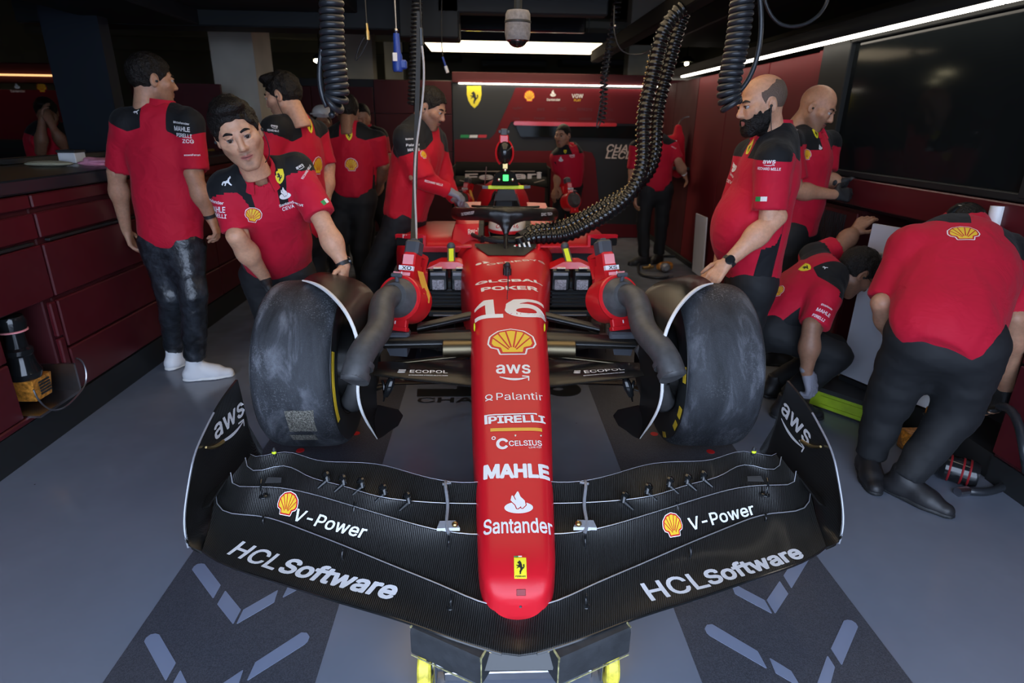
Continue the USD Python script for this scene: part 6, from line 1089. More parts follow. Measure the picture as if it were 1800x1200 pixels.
def person(J, name='person', label='', skin='fair', hair=None, hairmat='hair_dark', beard=0, stubble=0.0, shirt='shirt_red', trouser='trouser_black', shoe='shoe_black', build=1.0, belly=0.0, h=.012, glove=(None, None), curl=(.5, .5), sleeve=.78, prints=None, fine=True, jacket=0.0, watch=(None, None), hs=1.0, collar=True, side_panel=True, legs=True, brow=True, glasses=False, ground=0.0):
    g = lambda k: np.asarray(J[k], float)
    N, P = g('neck'), g('pelvis'); sh = {'L': g('shL'), 'R': g('shR')}; up = unit(N-P); right = sh['R']-sh['L']; right = unit(right-up*(right @ up)); front = np.cross(up, right); FR = np.stack([right, up, front], 1); L = np.linalg.norm(N-P); base = V(P[0], P[1], ground)
    t = thing(name, label, 'person', base); H = g('head'); hf = unit(g('face')); hu = unit(J.get('hup', (0, 0, 1))); HF = frame(z=hf, y=hu); hs_ = hs
    loc = lambda m: (arr(m)[0], arr(m)[1])
    hh = .0042 if fine else .0062
    # --- torso curve shared by body and shirt
    cw = J.get('shw', np.linalg.norm(sh['R']-sh['L'])/2); chest = P+up*L*.66+front*.01; waist = P+up*L*.30+front*(.012+belly*.5)
    def torso(p, o=0.0):
        d = d_cone(p, P, waist, .158*build+o, (.155+belly*.5)*build+o, FR, .74); d = smin(d, d_cone(p, waist, chest, (.155+belly*.5)*build+o, .168*build+o, FR, .72), .05); d = smin(d, d_cone(p, chest, N-up*.085, .168*build+o, .12*build+o, FR, .66), .05)
        if belly: d = smin(d, d_ell(p, waist+front*.045, np.array([.135, .15, .10])*build+belly+o, FR), .05)
        for s in 'LR': d = smin(d, d_cone(p, N-up*.035+(sh[s]-N)*.25, sh[s]-up*.008, .052+o, .058*build+o), .05)
        return d
    limb = [q for q in J.values() if np.ndim(q) == 1 and len(q) == 3]
    # --- body
    def body(p):
        d = torso(p, -.045); d = smin(d, d_cone(p, N-up*.04, H-HF[:, 1]*.10*hs_-HF[:, 2]*.045*hs_, .054, .051), .03)
        for s in 'LR': d = smin(d, d_cone(p, sh[s], J['el'+s], .050*build, .043), .02)
        if legs:
            for s in 'LR': d = smin(d, d_cone(p, J['hip'+s], J['kn'+s], .075, .05), .03); d = smin(d, d_cone(p, J['kn'+s], J['an'+s], .05, .034), .02)
        return d
    pts = [N, P, H, sh['L'], sh['R'], J['elL'], J['elR']]+([J[k+s] for k in ('hip', 'kn', 'an') for s in 'LR'] if legs else []); pts = np.array(pts); ms = [nets(body, pts.min(0)-.22, pts.max(0)+.22, .02)]
    hm_ = relax(nets(lambda p: head_sdf(p), (-.105, -.19, -.15), (.105, .135, .13), hh), 2); lv = hm_[0].copy(); ms.append(xf((hm_[0]*hs_, hm_[1]), HF, H))
    for k, s in enumerate('LR'):
        if glove[k] is None or fine: ms.append(arm_mesh(g('el'+s), g('wr'+s), g('hd'+s), g('pm'+s), curl[k], (1 if s == 'R' else -1), .0044 if fine else .007, build if build < 1.05 else 1.05))
    bv, bf = weld(ms); q = (bv-H) @ HF/hs_; x = np.abs(q[:, 0])
    lips = sstep(1.25, .8, np.linalg.norm((q-np.array([0, -.067, .092]))/np.array([.024, .0080, .02]), axis=1)); st = .55*stubble*sstep(-.035, -.06, q[:, 1]-.4*np.maximum(x-.035, 0))*sstep(-.03, .01, q[:, 2])*sstep(-.13, -.105, q[:, 1])+stubble*(sstep(1.2, .6, np.linalg.norm((q-np.array([0, -.0535, .093]))/np.array([.026, .0055, .025]), axis=1))+.6*sstep(1.2, .5, np.linalg.norm((q-np.array([0, -.090, .085]))/np.array([.016, .012, .03]), axis=1)))
    if hair == 'buzz' or hair == 'receding': pass
    body_p = part(t, 'body', (bv, bf), 'skin_'+skin, smooth=True, attr={'lips': lips, 'stubble': np.clip(st, 0, 1)}, loc=base)
    hx = lambda m: xf((m[0]*hs_, m[1]), HF, H)
    if hair: part(t, 'hair', hx(nets(lambda p: hair_sdf(p, hair), (-.12, -.11, -.15), (.12, .165, .13), hh)), hairmat, smooth=True, loc=base)
    if beard: part(t, 'beard', hx(nets(lambda p: beard_sdf(p, beard), (-.1, -.15, -.02), (.1, .0, .135), hh*.8)), 'hair_dark', smooth=True, loc=base)
    if fine:
        for sx in (-1, 1):
            v, f = ball((0, 0, 0), 1.0, 3); c = np.array([sx*.031, .001, .0785]); gz = np.arccos(np.clip(v @ unit(np.array([0.0, -.12, 1.0])), -1, 1)); part(t, 'eye', hx((v*.0118+c, f)), 'eyeball', smooth=True, attr={'gaze': gz/1.1}, loc=base)
            part(t, 'eyelashes', hx(tube([(sx*.0195, .0005, .0895), (sx*.026, .0046, .0925), (sx*.033, .0052, .0920), (sx*.0405, .0022, .0865)], [.0008, .0014, .0016, .0009], 6, 14)), 'hair_dark', smooth=True, loc=base)
            if sx > 0 and beard == 0: part(t, 'mouth_line', hx(tube([(-.0225, -.0665, .0805), (-.011, -.0660, .0915), (0, -.0668, .0940), (.011, -.0660, .0915), (.0225, -.0665, .0805)], [.0006, .0013, .0014, .0013, .0006], 6, 18)), 'lip_line', smooth=True, loc=base)
            if brow: part(t, 'eyebrow', hx(tube([(sx*.014, .019, .0905), (sx*.030, .0245, .0875), (sx*.047, .018, .073)], [.0034, .0050, .0020], 8, 14)), hairmat if hairmat != 'hair_grey' else 'hair_brown', smooth=True, loc=base)
        if glasses: part(t, 'glasses', [hx(tube([(sx*.033+.019*math.cos(a), .0+.014*math.sin(a), .103-.1*abs(.033+sx*0+.019*math.cos(a)*sx-.014)*.3) for a in np.linspace(0, 2*np.pi, 24)], .0014, 6)) for sx in (-1, 1)]+[hx(tube([(sx*.052, .004, .098), (sx*.070, .004, .05), (sx*.080, .006, -.005)], .0014, 6, 10)) for sx in (-1, 1)]+[hx(tube([(-.015, .003, .104), (0, .005, .106), (.015, .003, .104)], .0013, 6))], 'gloss_black', loc=base)
        part(t, 'earpiece', [hx(ball((sx*.084, -.010, .0), .0065, 1)) for sx in (-1, 1)]+[tube([H+HF @ np.array([.085, -.012, .002])*hs_, H+HF @ np.array([.080, -.09, .0])*hs_, N+right*.06+up*.01], .0018, 5, 12)], 'matt_black', loc=base)
    # --- shirt
    infl = .012+jacket; sl = {s: sh[s]+(g('el'+s)-sh[s])*sleeve for s in 'LR'}; hem = P-up*J.get('hem', .06)
    def shirtf(p):
        d = np.maximum(torso(p, infl), (hem-p) @ up); d = np.maximum(d, -(d_cone(p, N-up*.03+front*.01, N+up*.2+front*.06, .066, .082)))
        for s in 'LR':
            a = unit(g('el'+s)-sh[s]); c = np.maximum(d_cone(p, sh[s], sl[s]+a*.03, .060*build+infl*.8, .060*build+infl*.9), (p-sl[s]) @ a); d = smin(d, c, .03)
            if jacket: d = smin(d, np.maximum(d_cone(p, g('el'+s), g('wr'+s), .058+jacket*.5, .042+jacket*.3), (p-g('wr'+s)) @ unit(g('wr'+s)-g('el'+s))), .02); 
        return d
    pts = np.array([N, P, hem, sh['L'], sh['R'], sl['L'], sl['R']]+([J['wrL'], J['wrR'], J['elL'], J['elR']] if jacket else [])); sv, sf = relax(nets(shirtf, pts.min(0)-.20*build-belly-infl, pts.max(0)+.20*build+belly+infl, h), 3)
    n = vnorm(sv, sf); w_ = (sv-P) @ FR; amp = (.010 if not jacket else .018)*h/.012 if h <= .012 else .012; fold = meshkit.fbm(w_*np.array([11., 5., 11.])+meshkit.noise(w_*4., 2)[:, None]*1.5, 3, 4)-.5; sv = sv+n*(fold*amp*2)[:, None]
    q = (sv-P) @ FR; ay = np.full(len(sv), -1.0)
    for s in 'LR':
        sg_ = 1 if s == 'R' else -1; A, B_ = (N+right*sg_*.075-up*.01-P) @ FR, (sh[s]+up*.05-P) @ FR; ab = B_-A; tt = np.clip(((q-A) @ ab)/(ab @ ab), 0, 1); dd = np.linalg.norm((q-(A+tt[:, None]*ab))*np.array([1, .75, 1]), axis=1); a = unit(g('el'+s)-sh[s]); tl = (sv-sh[s]) @ a; lat = q[:, 0]*sg_
        v = np.minimum(q[:, 1]-L*np.where(q[:, 2] > 0, .80, .80+.6*np.abs(lat-.13)), .3-dd) if not jacket else np.minimum(.14-dd, .14-tl); v = np.minimum(v, lat-.062+.10*np.maximum(q[:, 2], 0)); ay = np.maximum(ay, v)
        if side_panel and not jacket: ay = np.maximum(ay, np.minimum(np.minimum(.042-np.abs(q[:, 2]-.0), lat-.115*build), L*.62-q[:, 1])); ay = np.where((np.linalg.norm(sv-(sh[s]+a*np.clip(tl, .05, .3)[:, None]), axis=1) < .078+infl) & (tl > .045), -1, ay)
    shp = part(t, 'jacket' if jacket else 'shirt', (sv, sf), 'jacket_red' if jacket else shirt, smooth=True, attr={'yoke': ay}, loc=base); surf = (sv, sf)
    if collar:
        th = np.radians(np.linspace(24, 336, 26)); R_ = []
        for a in th:
            o = right*math.sin(a)+front*math.cos(a); dip = -.020*max(math.cos(a), 0)
            R_.append([N+front*.012+o*r+up*(z+dip) for r, z in ((.062, -.03), (.058, .040), (.064, .043), (.090+.016*max(math.cos(a), 0), -.030), (.085, -.034), (.063, .030))])
        part(t, 'collar', facefix(rings(np.array(R_))), shirt if not jacket else 'jacket_red', smooth=40, loc=base)
    if prints: prints(shp, surf, base, dict(N=N, P=P, right=right, up=up, front=front, L=L, sh=sh, J=J))
    # --- trousers, shoes
    if legs:
        hips = {s: g('hip'+s) for s in 'LR'}
        def tro(p):
            d = np.maximum(d_cone(p, P+V(0, 0, -.05), P+up*.07, .150*build, .140*build, FR, .72), (p-(P+up*.09)) @ up)
            for s in 'LR':
                a = unit(g('an'+s)-g('kn'+s)); d = smin(d, d_cone(p, hips[s], g('kn'+s), .098*build, .075*build), .06); c = np.maximum(d_cone(p, g('kn'+s), g('an'+s)+a*.02, .074*build, .060), (p-(g('an'+s)+a*.0)) @ a); d = smin(d, c, .02)
            return d
        pts = np.array([P]+[J[k+s] for k in ('hip', 'kn', 'an') for s in 'LR']); tv, tf = relax(nets(tro, pts.min(0)-.17*build, pts.max(0)+.17*build, h*1.15), 3); n = vnorm(tv, tf); kn = meshkit.fbm(tv*np.array([8., 8., 14.]), 3, 9)-.5; tv = tv+n*(kn*.02)[:, None]
        part(t, 'trousers', (tv, tf), trouser, smooth=True, loc=base)
        for s in 'LR':
            an = g('an'+s); d_ = unit(np.asarray(J['toe'+s], float)*V(1, 1, 0)); gz = J.get('ground'+s, ground); c0 = V(an[0], an[1], gz)
            def sho(p):
                d = d_cone(p, c0-d_*.045+V(0, 0, .035), c0+d_*.10+V(0, 0, .03), .040, .044); d = smin(d, d_cone(p, c0+d_*.08+V(0, 0, .028), c0+d_*.165+V(0, 0, .022), .042, .032), .02); d = smin(d, d_cone(p, c0-d_*.02+V(0, 0, .04), c0-d_*.015+V(0, 0, .115), .042, .042), .03); d = smin(d, d_cone(p, c0+V(0, 0, .085), c0+d_*.10+V(0, 0, .045), .036, .03), .03)
                d = np.maximum(d, gz+.010-p[:, 2]); d = np.maximum(d, p[:, 2]-(gz+.135)); return d
            P4 = np.array([c0-d_*.1, c0+d_*.21]); shm = relax(nets(sho, P4.min(0)-.06, P4.max(0)+V(.06, .06, .16), .008), 2); sp_ = part(t, 'shoe', shm, shoe, smooth=True, loc=base)
            def sol(p):
                d = d_cone(p, c0-d_*.045, c0+d_*.10, .043, .047); d = smin(d, d_cone(p, c0+d_*.08, c0+d_*.165, .046, .036), .02); return np.maximum(np.maximum(d, gz+.001-p[:, 2]), p[:, 2]-(gz+.026))
            if shoe == 'shoe_white': part(sp_, 'laces', [tube([c0+d_*u+np.cross(d_, V(0, 0, 1))*w+V(0, 0, z) for w, z in ((-.030, zz-.012), (-.015, zz), (.015, zz), (.030, zz-.012))], .0028, 6, 10) for u, zz in ((.035, .098), (.058, .089), (.081, .080), (.104, .071))], 'sole_white', smooth=True, loc=base)
            part(sp_, 'sole', nets(sol, P4.min(0)-.06+V(0, 0, -.02), P4.max(0)+V(.06, .06, .08), .008), 'sole_white' if shoe == 'shoe_white' else 'plinth_black', smooth=40, loc=base)
    # --- gloves, watch
    for k, s in enumerate('LR'):
        if glove[k]: part(t, 'glove', arm_mesh(g('el'+s), g('wr'+s), g('hd'+s), g('pm'+s), curl[k], (1 if s == 'R' else -1), .005 if fine else .0075, 1.0, .0028, 'hand'), glove[k], smooth=True, loc=base)
        if watch[k]:
            a = unit(g('wr'+s)-g('el'+s)); c = g('wr'+s)-a*.012; R_ = look(a); w = part(t, 'wrist_strap', xf(lathe([(.029, -.009), (.032, -.009), (.032, .009), (.029, .009)], 24), R_, c), 'strap_black' if watch[k] != 'white' else 'white_plastic', loc=base)
            if watch[k] == 'watch': pn = -unit(g('pm'+s)-a*(g('pm'+s) @ a)); o = J.get('dial', pn); part(w, 'watch_case', lathe([(.021, 0), (.021, .008), (.017, .010), (.0165, .0085), (0, .0085)], 28, c+unit(o)*.029, o), 'gloss_black', loc=base)
    return t, shp, surf, base
def px(*a): return atY(*a)
def dn(k, **kw): return kw
# ---- printed marks per shirt, read where they stand in the picture
def marks_px(items):
    def f(shp, surf, base, K):
        for it in items:
            kind, a, b = it[:3]; hgt = it[3] if len(it) > 3 else None
            lay = {'shell': lambda: shell_layers(), 'shield': shield_layers, 'flame': lambda: [(flame(), 'white_print')], 'cloud': lambda: [(cloud_logo(), 'white_print')], 'cat': lambda: [(puma(), 'white_print')], 'flag': flag_layers}.get(kind)
            lay = lay() if lay else [(text2(kind, True, 1.1), 'white_print')]
            stickpx(shp, 'lettering' if kind not in ('shell', 'shield', 'flame', 'cloud', 'cat', 'flag') else 'emblem', lay, surf, a, b, height=hgt, loc=base, edge=.02)
    return f
Z0 = lambda x, y, z: V(x, y, z)
# 1 man in black jeans and white shoes, back turned, at the left counter
Y1 = 3.34
person(dict(neck=px(283, 190, Y1), pelvis=px(300, 408, Y1), shL=px(222, 216, Y1-.02), shR=px(333, 214, Y1-.02), head=px(268, 140, Y1+.02), face=(.75, .62, -.05), hup=(0, 0, 1), elL=px(206, 318, Y1+.05), elR=px(345, 322, Y1-.06), wrL=px(222, 405, Y1+.14), wrR=px(370, 383, Y1-.02), hdL=(.1, .2, -1), hdR=(.25, .15, -1), pmL=(1, .2, 0), pmR=(-.9, -.1, -.1),
    hipL=px(280, 430, Y1), hipR=px(325, 432, Y1), knL=px(300, 520, Y1-.01), knR=px(340, 520, Y1-.08), anL=px(307, 610, 3.53), anR=px(343, 628, 3.33), toeL=(.35, .9, 0), toeR=(.95, .25, 0), hem=.075),
    label='person in black waxed jeans and white shoes, back turned at the left counter', skin='tan', hair='short', hairmat='hair_dark', trouser='waxed_jeans', shoe='shoe_white', h=.011, build=.98, curl=(.5, .9), watch=(None, 'band'), stubble=.5,
    prints=marks_px([('cat', (234, 200), (243, 201)), ('Bitdefender', (305, 216), (333, 220)), ('MAHLE', (307, 229), (334, 232), .022), ('PIRELLI', (311, 240), (337, 243), .018), ('ZCG', (321, 251), (341, 252)), ('essereFerrari', (324, 274), (352, 274), .009)]), side_panel=False)
# 2 young man leaning on the left tyre
person(dict(neck=px(452, 296, 2.66), pelvis=px(490, 462, 2.98), shR=px(397, 330, 2.66), shL=px(522, 297, 2.76), head=px(418, 234, 2.50), face=(.36, -.90, -.20), hup=(-.27, -.06, .95), elR=px(424, 428, 2.60), elL=px(573, 402, 2.66), wrR=px(466, 488, 2.76), wrL=px(605, 468, 2.62), hdR=(.22, -.15, -.9), hdL=(-.05, -.45, -.75), pmR=(.9, .2, 0), pmL=(-.45, -.3, -.7),
    hipR=px(455, 480, 2.98)+V(0, 0, -.01), hipL=px(520, 482, 3.0), knR=V(-1.12, 2.98, .45), knL=V(-.98, 3.02, .46), anR=V(-1.14, 3.10, .09), anL=V(-.93, 3.12, .09), toeR=(.1, -1, 0), toeL=(.3, -1, 0), hem=.0),
    label='young person with dark hair leaning both arms on the left front tyre', skin='fair', hair='full', stubble=.42, h=.0085, build=.96, glove=('None' and None, 'glove_black'), curl=(.5, .6), watch=('watch', None), hs=1.06,
    prints=marks_px([('cat', (391, 330), (410, 326)), ('Bitdefender', (362, 352), (393, 360)), ('MAHLE', (368, 372), (396, 374), .024), ('PIRELLI', (373, 380), (398, 384), .016), ('shell', (430, 386), (457, 390)), ('shield', (483, 324), (501, 323)), ('flame', (493, 353), (513, 348)), ('Santander', (491, 364), (522, 354)), ('CEVA', (497, 371), (518, 364), .016), ('cloud', (522, 298), (534, 291)), ('RICHARD MILLE', (533, 315), (547, 292), .009), ('flag', (569, 361), (578, 355), .02), ('essereFerrari', (396, 421), (417, 417), .008)]))
# 3 person with thick dark hair seen from behind the shoulder
person(dict(neck=px(517, 205, 3.78), pelvis=px(535, 392, 3.82), shL=px(482, 226, 3.62), shR=px(556, 232, 3.98), head=px(497, 168, 3.72), face=(-.92, .12, -.22), hup=(.05, 0, 1), elL=px(462, 310, 3.55), elR=px(576, 305, 3.98), wrL=px(455, 380, 3.6), wrR=px(570, 370, 3.9), hdL=(-.1, .1, -1), hdR=(-.2, .1, -1), pmL=(.6, .6, 0), pmR=(-.7, -.5, 0), hipL=px(520, 410, 3.75), hipR=px(550, 410, 3.92), knL=V(-1.33, 3.8, .48), knR=V(-1.16, 3.95, .48), anL=V(-1.34, 3.88, .09), anR=V(-1.16, 4.02, .09), toeL=(-.8, .5, 0), toeR=(-.7, .6, 0), hem=.08),
    label='person with thick dark hair in profile right behind the leaning young person', skin='fair', hair='full', stubble=.6, h=.011, prints=marks_px([('cloud', (476, 222), (488, 224)), ('RICHARD MILLE', (470, 230), (490, 232), .010), ('shield', (541, 234), (552, 235)), ('shell', (549, 303), (568, 303))]))
# 4 person seen squarely from behind
person(dict(neck=px(615, 222, 4.85), pelvis=px(620, 332, 4.85), shL=px(576, 246, 4.85), shR=px(662, 246, 4.85), head=px(611, 196, 4.88), face=(-.1, 1, -.25), elL=px(572, 300, 4.9), elR=px(672, 300, 4.9), wrL=px(584, 335, 5.05), wrR=px(662, 335, 5.05), hdL=(.3, .4, -.5), hdR=(-.3, .4, -.5), pmL=(.5, .3, .3), pmR=(-.5, .3, .3), hipL=px(602, 345, 4.85), hipR=px(640, 345, 4.85), knL=V(-1.22, 4.82, .48), knR=V(-1.03, 4.82, .48), anL=V(-1.23, 4.86, .09), anR=V(-1.02, 4.86, .09), toeL=(-.2, 1, 0), toeR=(.2, 1, 0), hem=.06),
    label='person seen squarely from behind with a shell in the middle of the back', skin='brown', hair='short', h=.013, fine=False, prints=marks_px([('cat', (610, 230), (618, 232)), ('shield', (608, 247), (620, 247)), ('shell', (607, 298), (630, 298))]))
# 5, 6 two people far behind them
person(dict(neck=px(570, 232, 6.2), pelvis=px(575, 320, 6.2), shL=px(592, 243, 6.2), shR=px(547, 243, 6.2), head=px(567, 214, 6.15), face=(.2, -1, -.1), elL=px(598, 280, 6.2), elR=px(543, 280, 6.2), wrL=px(590, 310, 6.1), wrR=px(552, 310, 6.1), hdL=(0, -.3, -1), hdR=(0, -.3, -1), pmL=(-1, 0, 0), pmR=(1, 0, 0), hipL=px(587, 330, 6.2), hipR=px(563, 330, 6.2), knL=V(-1.5, 6.2, .48), knR=V(-1.7, 6.2, .48), anL=V(-1.5, 6.2, .09), anR=V(-1.7, 6.2, .09), toeL=(.2, -1, 0), toeR=(-.2, -1, 0)),
    label='person in a pale cap facing forward in the far background, left of the hanging coil', skin='brown', hair='short', h=.016, fine=False)
_cb = px(567, 205, 6.15); solo('cap', [xf(ball((0, 0, 0), (.093, .108, .072), 3), None, _cb+V(0, 0, .035)), box(_cb+V(-.07, -.17, .018), _cb+V(.07, -.05, .03), .005)], 'white_plastic', 'pale cap on the head of the person in the far background', 'cap')
person(dict(neck=px(642, 226, 6.0), pelvis=px(650, 318, 6.0), shL=px(668, 240, 6.0), shR=px(622, 240, 6.05), head=px(636, 206, 5.98), face=(.35, -.9, -.2), elL=px(678, 282, 5.95), elR=px(616, 280, 6.05), wrL=px(672, 315, 5.9), wrR=px(622, 310, 5.95), hdL=(0, -.3, -1), hdR=(0, -.3, -1), pmL=(-1, 0, 0), pmR=(1, 0, 0), hipL=px(660, 330, 6.0), hipR=px(637, 330, 6.0), knL=V(-1.0, 6.0, .48), knR=V(-1.2, 6.0, .48), anL=V(-1.0, 6.0, .09), anR=V(-1.2, 6.0, .09), toeL=(.2, -1, 0), toeR=(-.2, -1, 0)),
    label='bare-headed person facing forward in the far background beside the hanging coil', skin='tan', hair='buzz', h=.016, fine=False, prints=marks_px([('shield', (639, 238), (648, 238)), ('cat', (668, 262), (675, 264))]))
# 7 person in a quilted red jacket working at the cockpit
person(dict(neck=px(742, 215, 4.12), pelvis=px(714, 366, 4.12), shR=px(716, 243, 3.96), shL=px(762, 245, 4.30), head=px(757, 190, 4.06), face=(.86, -.28, -.38), hup=(.10, 0, 1), elR=px(742, 315, 3.92), elL=px(776, 312, 4.32), wrR=px(786, 335, 4.0), wrL=px(800, 350, 4.2), hdR=(.85, .1, -.35), hdL=(.8, -.1, -.5), pmR=(-.1, .2, -.9), pmL=(0, -.4, -.8), hipR=px(705, 380, 4.05), hipL=px(724, 380, 4.2), knR=V(-.80, 4.05, .47), knL=V(-.76, 4.25, .47), anR=V(-.88, 4.08, .09), anL=V(-.84, 4.28, .09), toeR=(1, -.1, 0), toeL=(1, .1, 0), hem=.06),
    label='person in a quilted red jacket and grey gloves bending towards the cockpit', skin='tan', hair='short', hairmat='hair_dark', stubble=.7, h=.010, jacket=.016, sleeve=1.0, glove=('glove_grey', 'glove_grey'), curl=(.8, .8), side_panel=False,
    prints=marks_px([('Bitdefender', (713, 246), (727, 245), .010), ('Palantir', (714, 257), (738, 256), .014), ('MAHLE', (717, 266), (738, 265), .016), ('RICHARD MILLE', (746, 319), (778, 327), .012), ('shell', (741, 278), (751, 277))]))
# 8 small figure by the back partition
person(dict(neck=px(998, 258, 7.0), pelvis=px(1000, 318, 7.0), shR=px(978, 276, 6.95), shL=px(1014, 272, 7.1), head=px(989, 238, 6.95), face=(-.55, -.8, -.05), elR=px(982, 305, 6.95), elL=px(1014, 308, 7.05), wrR=px(978, 330, 6.85), wrL=px(990, 332, 6.88), hdR=(-.3, -.3, -.8), hdL=(-.7, -.3, -.6), pmR=(.3, .3, -.5), pmL=(-.3, .3, -.5), hipR=px(991, 326, 7.0), hipL=px(1009, 326, 7.05), knR=V(.82, 7.0, .48), knL=V(1.0, 7.05, .48), anR=V(.82, 7.05, .09), anL=V(1.0, 7.1, .09), toeR=(-.5, -.8, 0), toeL=(-.3, -.9, 0), hem=.07),
    label='small figure with cropped hair in a red team shirt standing before the back partition', skin='tan', hair='buzz', stubble=.5, h=.013, prints=marks_px([('shield', (991, 270), (996, 270)), ('cloud', (1001, 275), (1010, 274)), ('flame', (982, 284), (990, 284))]), watch=('band', None))
# 9 person behind the ribbed hoses, hand on hip
person(dict(neck=px(1150, 240, 6.5), pelvis=px(1152, 322, 6.5), shL=px(1118, 258, 6.5), shR=px(1180, 258, 6.5), head=px(1152, 218, 6.55), face=(.3, 1, -.2), elL=px(1112, 308, 6.5), elR=px(1194, 288, 6.45), wrL=px(1116, 345, 6.45), wrR=px(1203, 306, 6.5), hdL=(.1, 0, -1), hdR=(.4, .3, -.6), pmL=(1, 0, 0), pmR=(-1, 0, 0), hipL=px(1138, 332, 6.5), hipR=px(1168, 332, 6.5), knL=V(1.70, 6.5, .48), knR=V(1.92, 6.55, .48), anL=V(1.74, 6.47, .09), anR=V(1.94, 6.6, .09), toeL=(-.9, -.3, 0), toeR=(-.6, -.7, 0), hem=.08),
    label='person standing behind the ribbed hoses with one hand on the hip', skin='tan', hair='short', h=.014, fine=False, watch=(None, 'white'), prints=marks_px([('shell', (1141, 290), (1152, 290)), ('MAHLE', (1180, 258), (1188, 262))]), side_panel=False)
# 10 bearded person with cropped hair at the right tyre
person(dict(neck=px(1368, 228, 2.80), pelvis=px(1322, 470, 2.80), shL=px(1362, 278, 2.62), shR=px(1318, 272, 2.98), head=px(1338, 183, 2.76), face=(-.98, -.08, -.18), hup=(.06, .02, 1), elL=px(1350, 395, 2.58), elR=px(1285, 380, 3.0), wrL=px(1278, 462, 2.56), wrR=px(1262, 470, 2.95), hdL=(-.55, -.05, -.62), hdR=(-.6, -.1, -.6), pmL=(.35, .45, -.75), pmR=(.3, .2, -.8), hipL=px(1325, 500, 2.72), hipR=px(1312, 498, 2.92), knL=V(1.27, 2.74, .45), knR=V(1.25, 2.96, .45), anL=V(1.27, 2.74, .09), anR=V(1.25, 2.98, .09), toeL=(-1, 0, 0), toeR=(-1, .1, 0), hem=.05, dial=(-.25, -.85, .35)),
    label='bearded person in a red team shirt resting a hand on the right front tyre', skin='fair', hair='receding', hairmat='hair_grey', beard=.0045, stubble=.5, h=.0085, build=1.02, belly=.035, curl=(.45, .5), watch=('watch', None),
    prints=marks_px([('shield', (1308, 278), (1322, 264)), ('cloud', (1341, 287), (1363, 287)), ('RICHARD MILLE', (1330, 298), (1370, 300), .011), ('flag', (1328, 354), (1348, 354), .02), ('flame', (1286, 305), (1297, 297)), ('Santander', (1282, 306), (1294, 318), .012), ('CEVA', (1275, 318), (1290, 326), .014)]))
# 11 bald person at the tinted window
person(dict(neck=px(1420, 228, 3.62), pelvis=px(1396, 398, 3.60), shR=px(1386, 248, 3.46), shL=px(1456, 250, 3.80), head=px(1437, 190, 3.56), face=(.68, -.62, -.38), hup=(.12, 0, 1), elR=px(1398, 335, 3.44), elL=px(1448, 315, 3.74), wrR=px(1466, 342, 3.48), wrL=px(1474, 322, 3.64), hdR=(.9, .1, .02), hdL=(.9, -.15, -.15), pmR=(0, .8, -.3), pmL=(0, -.6, -.5), hipR=px(1385, 415, 3.52), hipL=px(1412, 415, 3.7), knR=V(1.86, 3.5, .46), knL=V(1.92, 3.7, .46), anR=V(1.84, 3.55, .09), anL=V(1.9, 3.75, .09), toeR=(1, -.2, 0), toeL=(1, -.2, 0), hem=.05),
    label='bald person in black gloves working at the bench by the tinted window', skin='tan', hair=None, hairmat='hair_brown', stubble=.75, h=.010, glove=('glove_black', 'glove_black'), curl=(.7, .8),
    prints=marks_px([('cat', (1390, 231), (1402, 234)), ('Bitdefender', (1378, 248), (1396, 249), .010), ('MAHLE', (1380, 259), (1396, 260), .016), ('PIRELLI', (1380, 269), (1396, 270), .014), ('shell', (1412, 279), (1424, 279)), ('shield', (1432, 244), (1440, 243)), ('flame', (1440, 264), (1446, 262))]))
# 12 crouching person with glasses
person(dict(neck=px(1462, 470, 2.91), pelvis=px(1352, 562, 2.97), shR=px(1452, 520, 2.75), shL=px(1432, 450, 3.11), head=px(1506, 478, 2.87), face=(.72, -.02, -.62), hup=(.62, -.05, .75), elR=px(1425, 588, 2.65), elL=px(1478, 432, 3.13), wrR=px(1418, 655, 2.63), wrL=px(1500, 408, 3.17), hdR=(.35, -.15, -.75), hdL=(.5, .1, .5), pmR=(-.2, .5, -.5), pmL=(.5, .3, 0), hipR=px(1358, 580, 2.87), hipL=px(1362, 572, 3.07), knR=px(1470, 625, 2.73), knL=px(1462, 610, 3.05), anR=V(1.60, 2.80, .12), anL=V(1.66, 3.06, .09), toeR=(1, -.1, 0), toeL=(1, 0, 0), hem=.04),
    label='crouching person with dark hair and glasses beside the white locker', skin='brown', hair='short', h=.0095, build=.98, glove=(None, 'glove_grey'), curl=(.6, .7), stubble=.4, glasses=True,
    prints=marks_px([('shell', (1356, 520), (1377, 517)), ('shield', (1418, 480), (1432, 468)), ('cat', (1444, 470), (1450, 474)), ('Bitdefender', (1443, 536), (1462, 546), .010), ('MAHLE', (1434, 546), (1457, 558), .018), ('PIRELLI', (1427, 555), (1448, 566), .014), ('flag', (1404, 580), (1414, 586), .02)]))
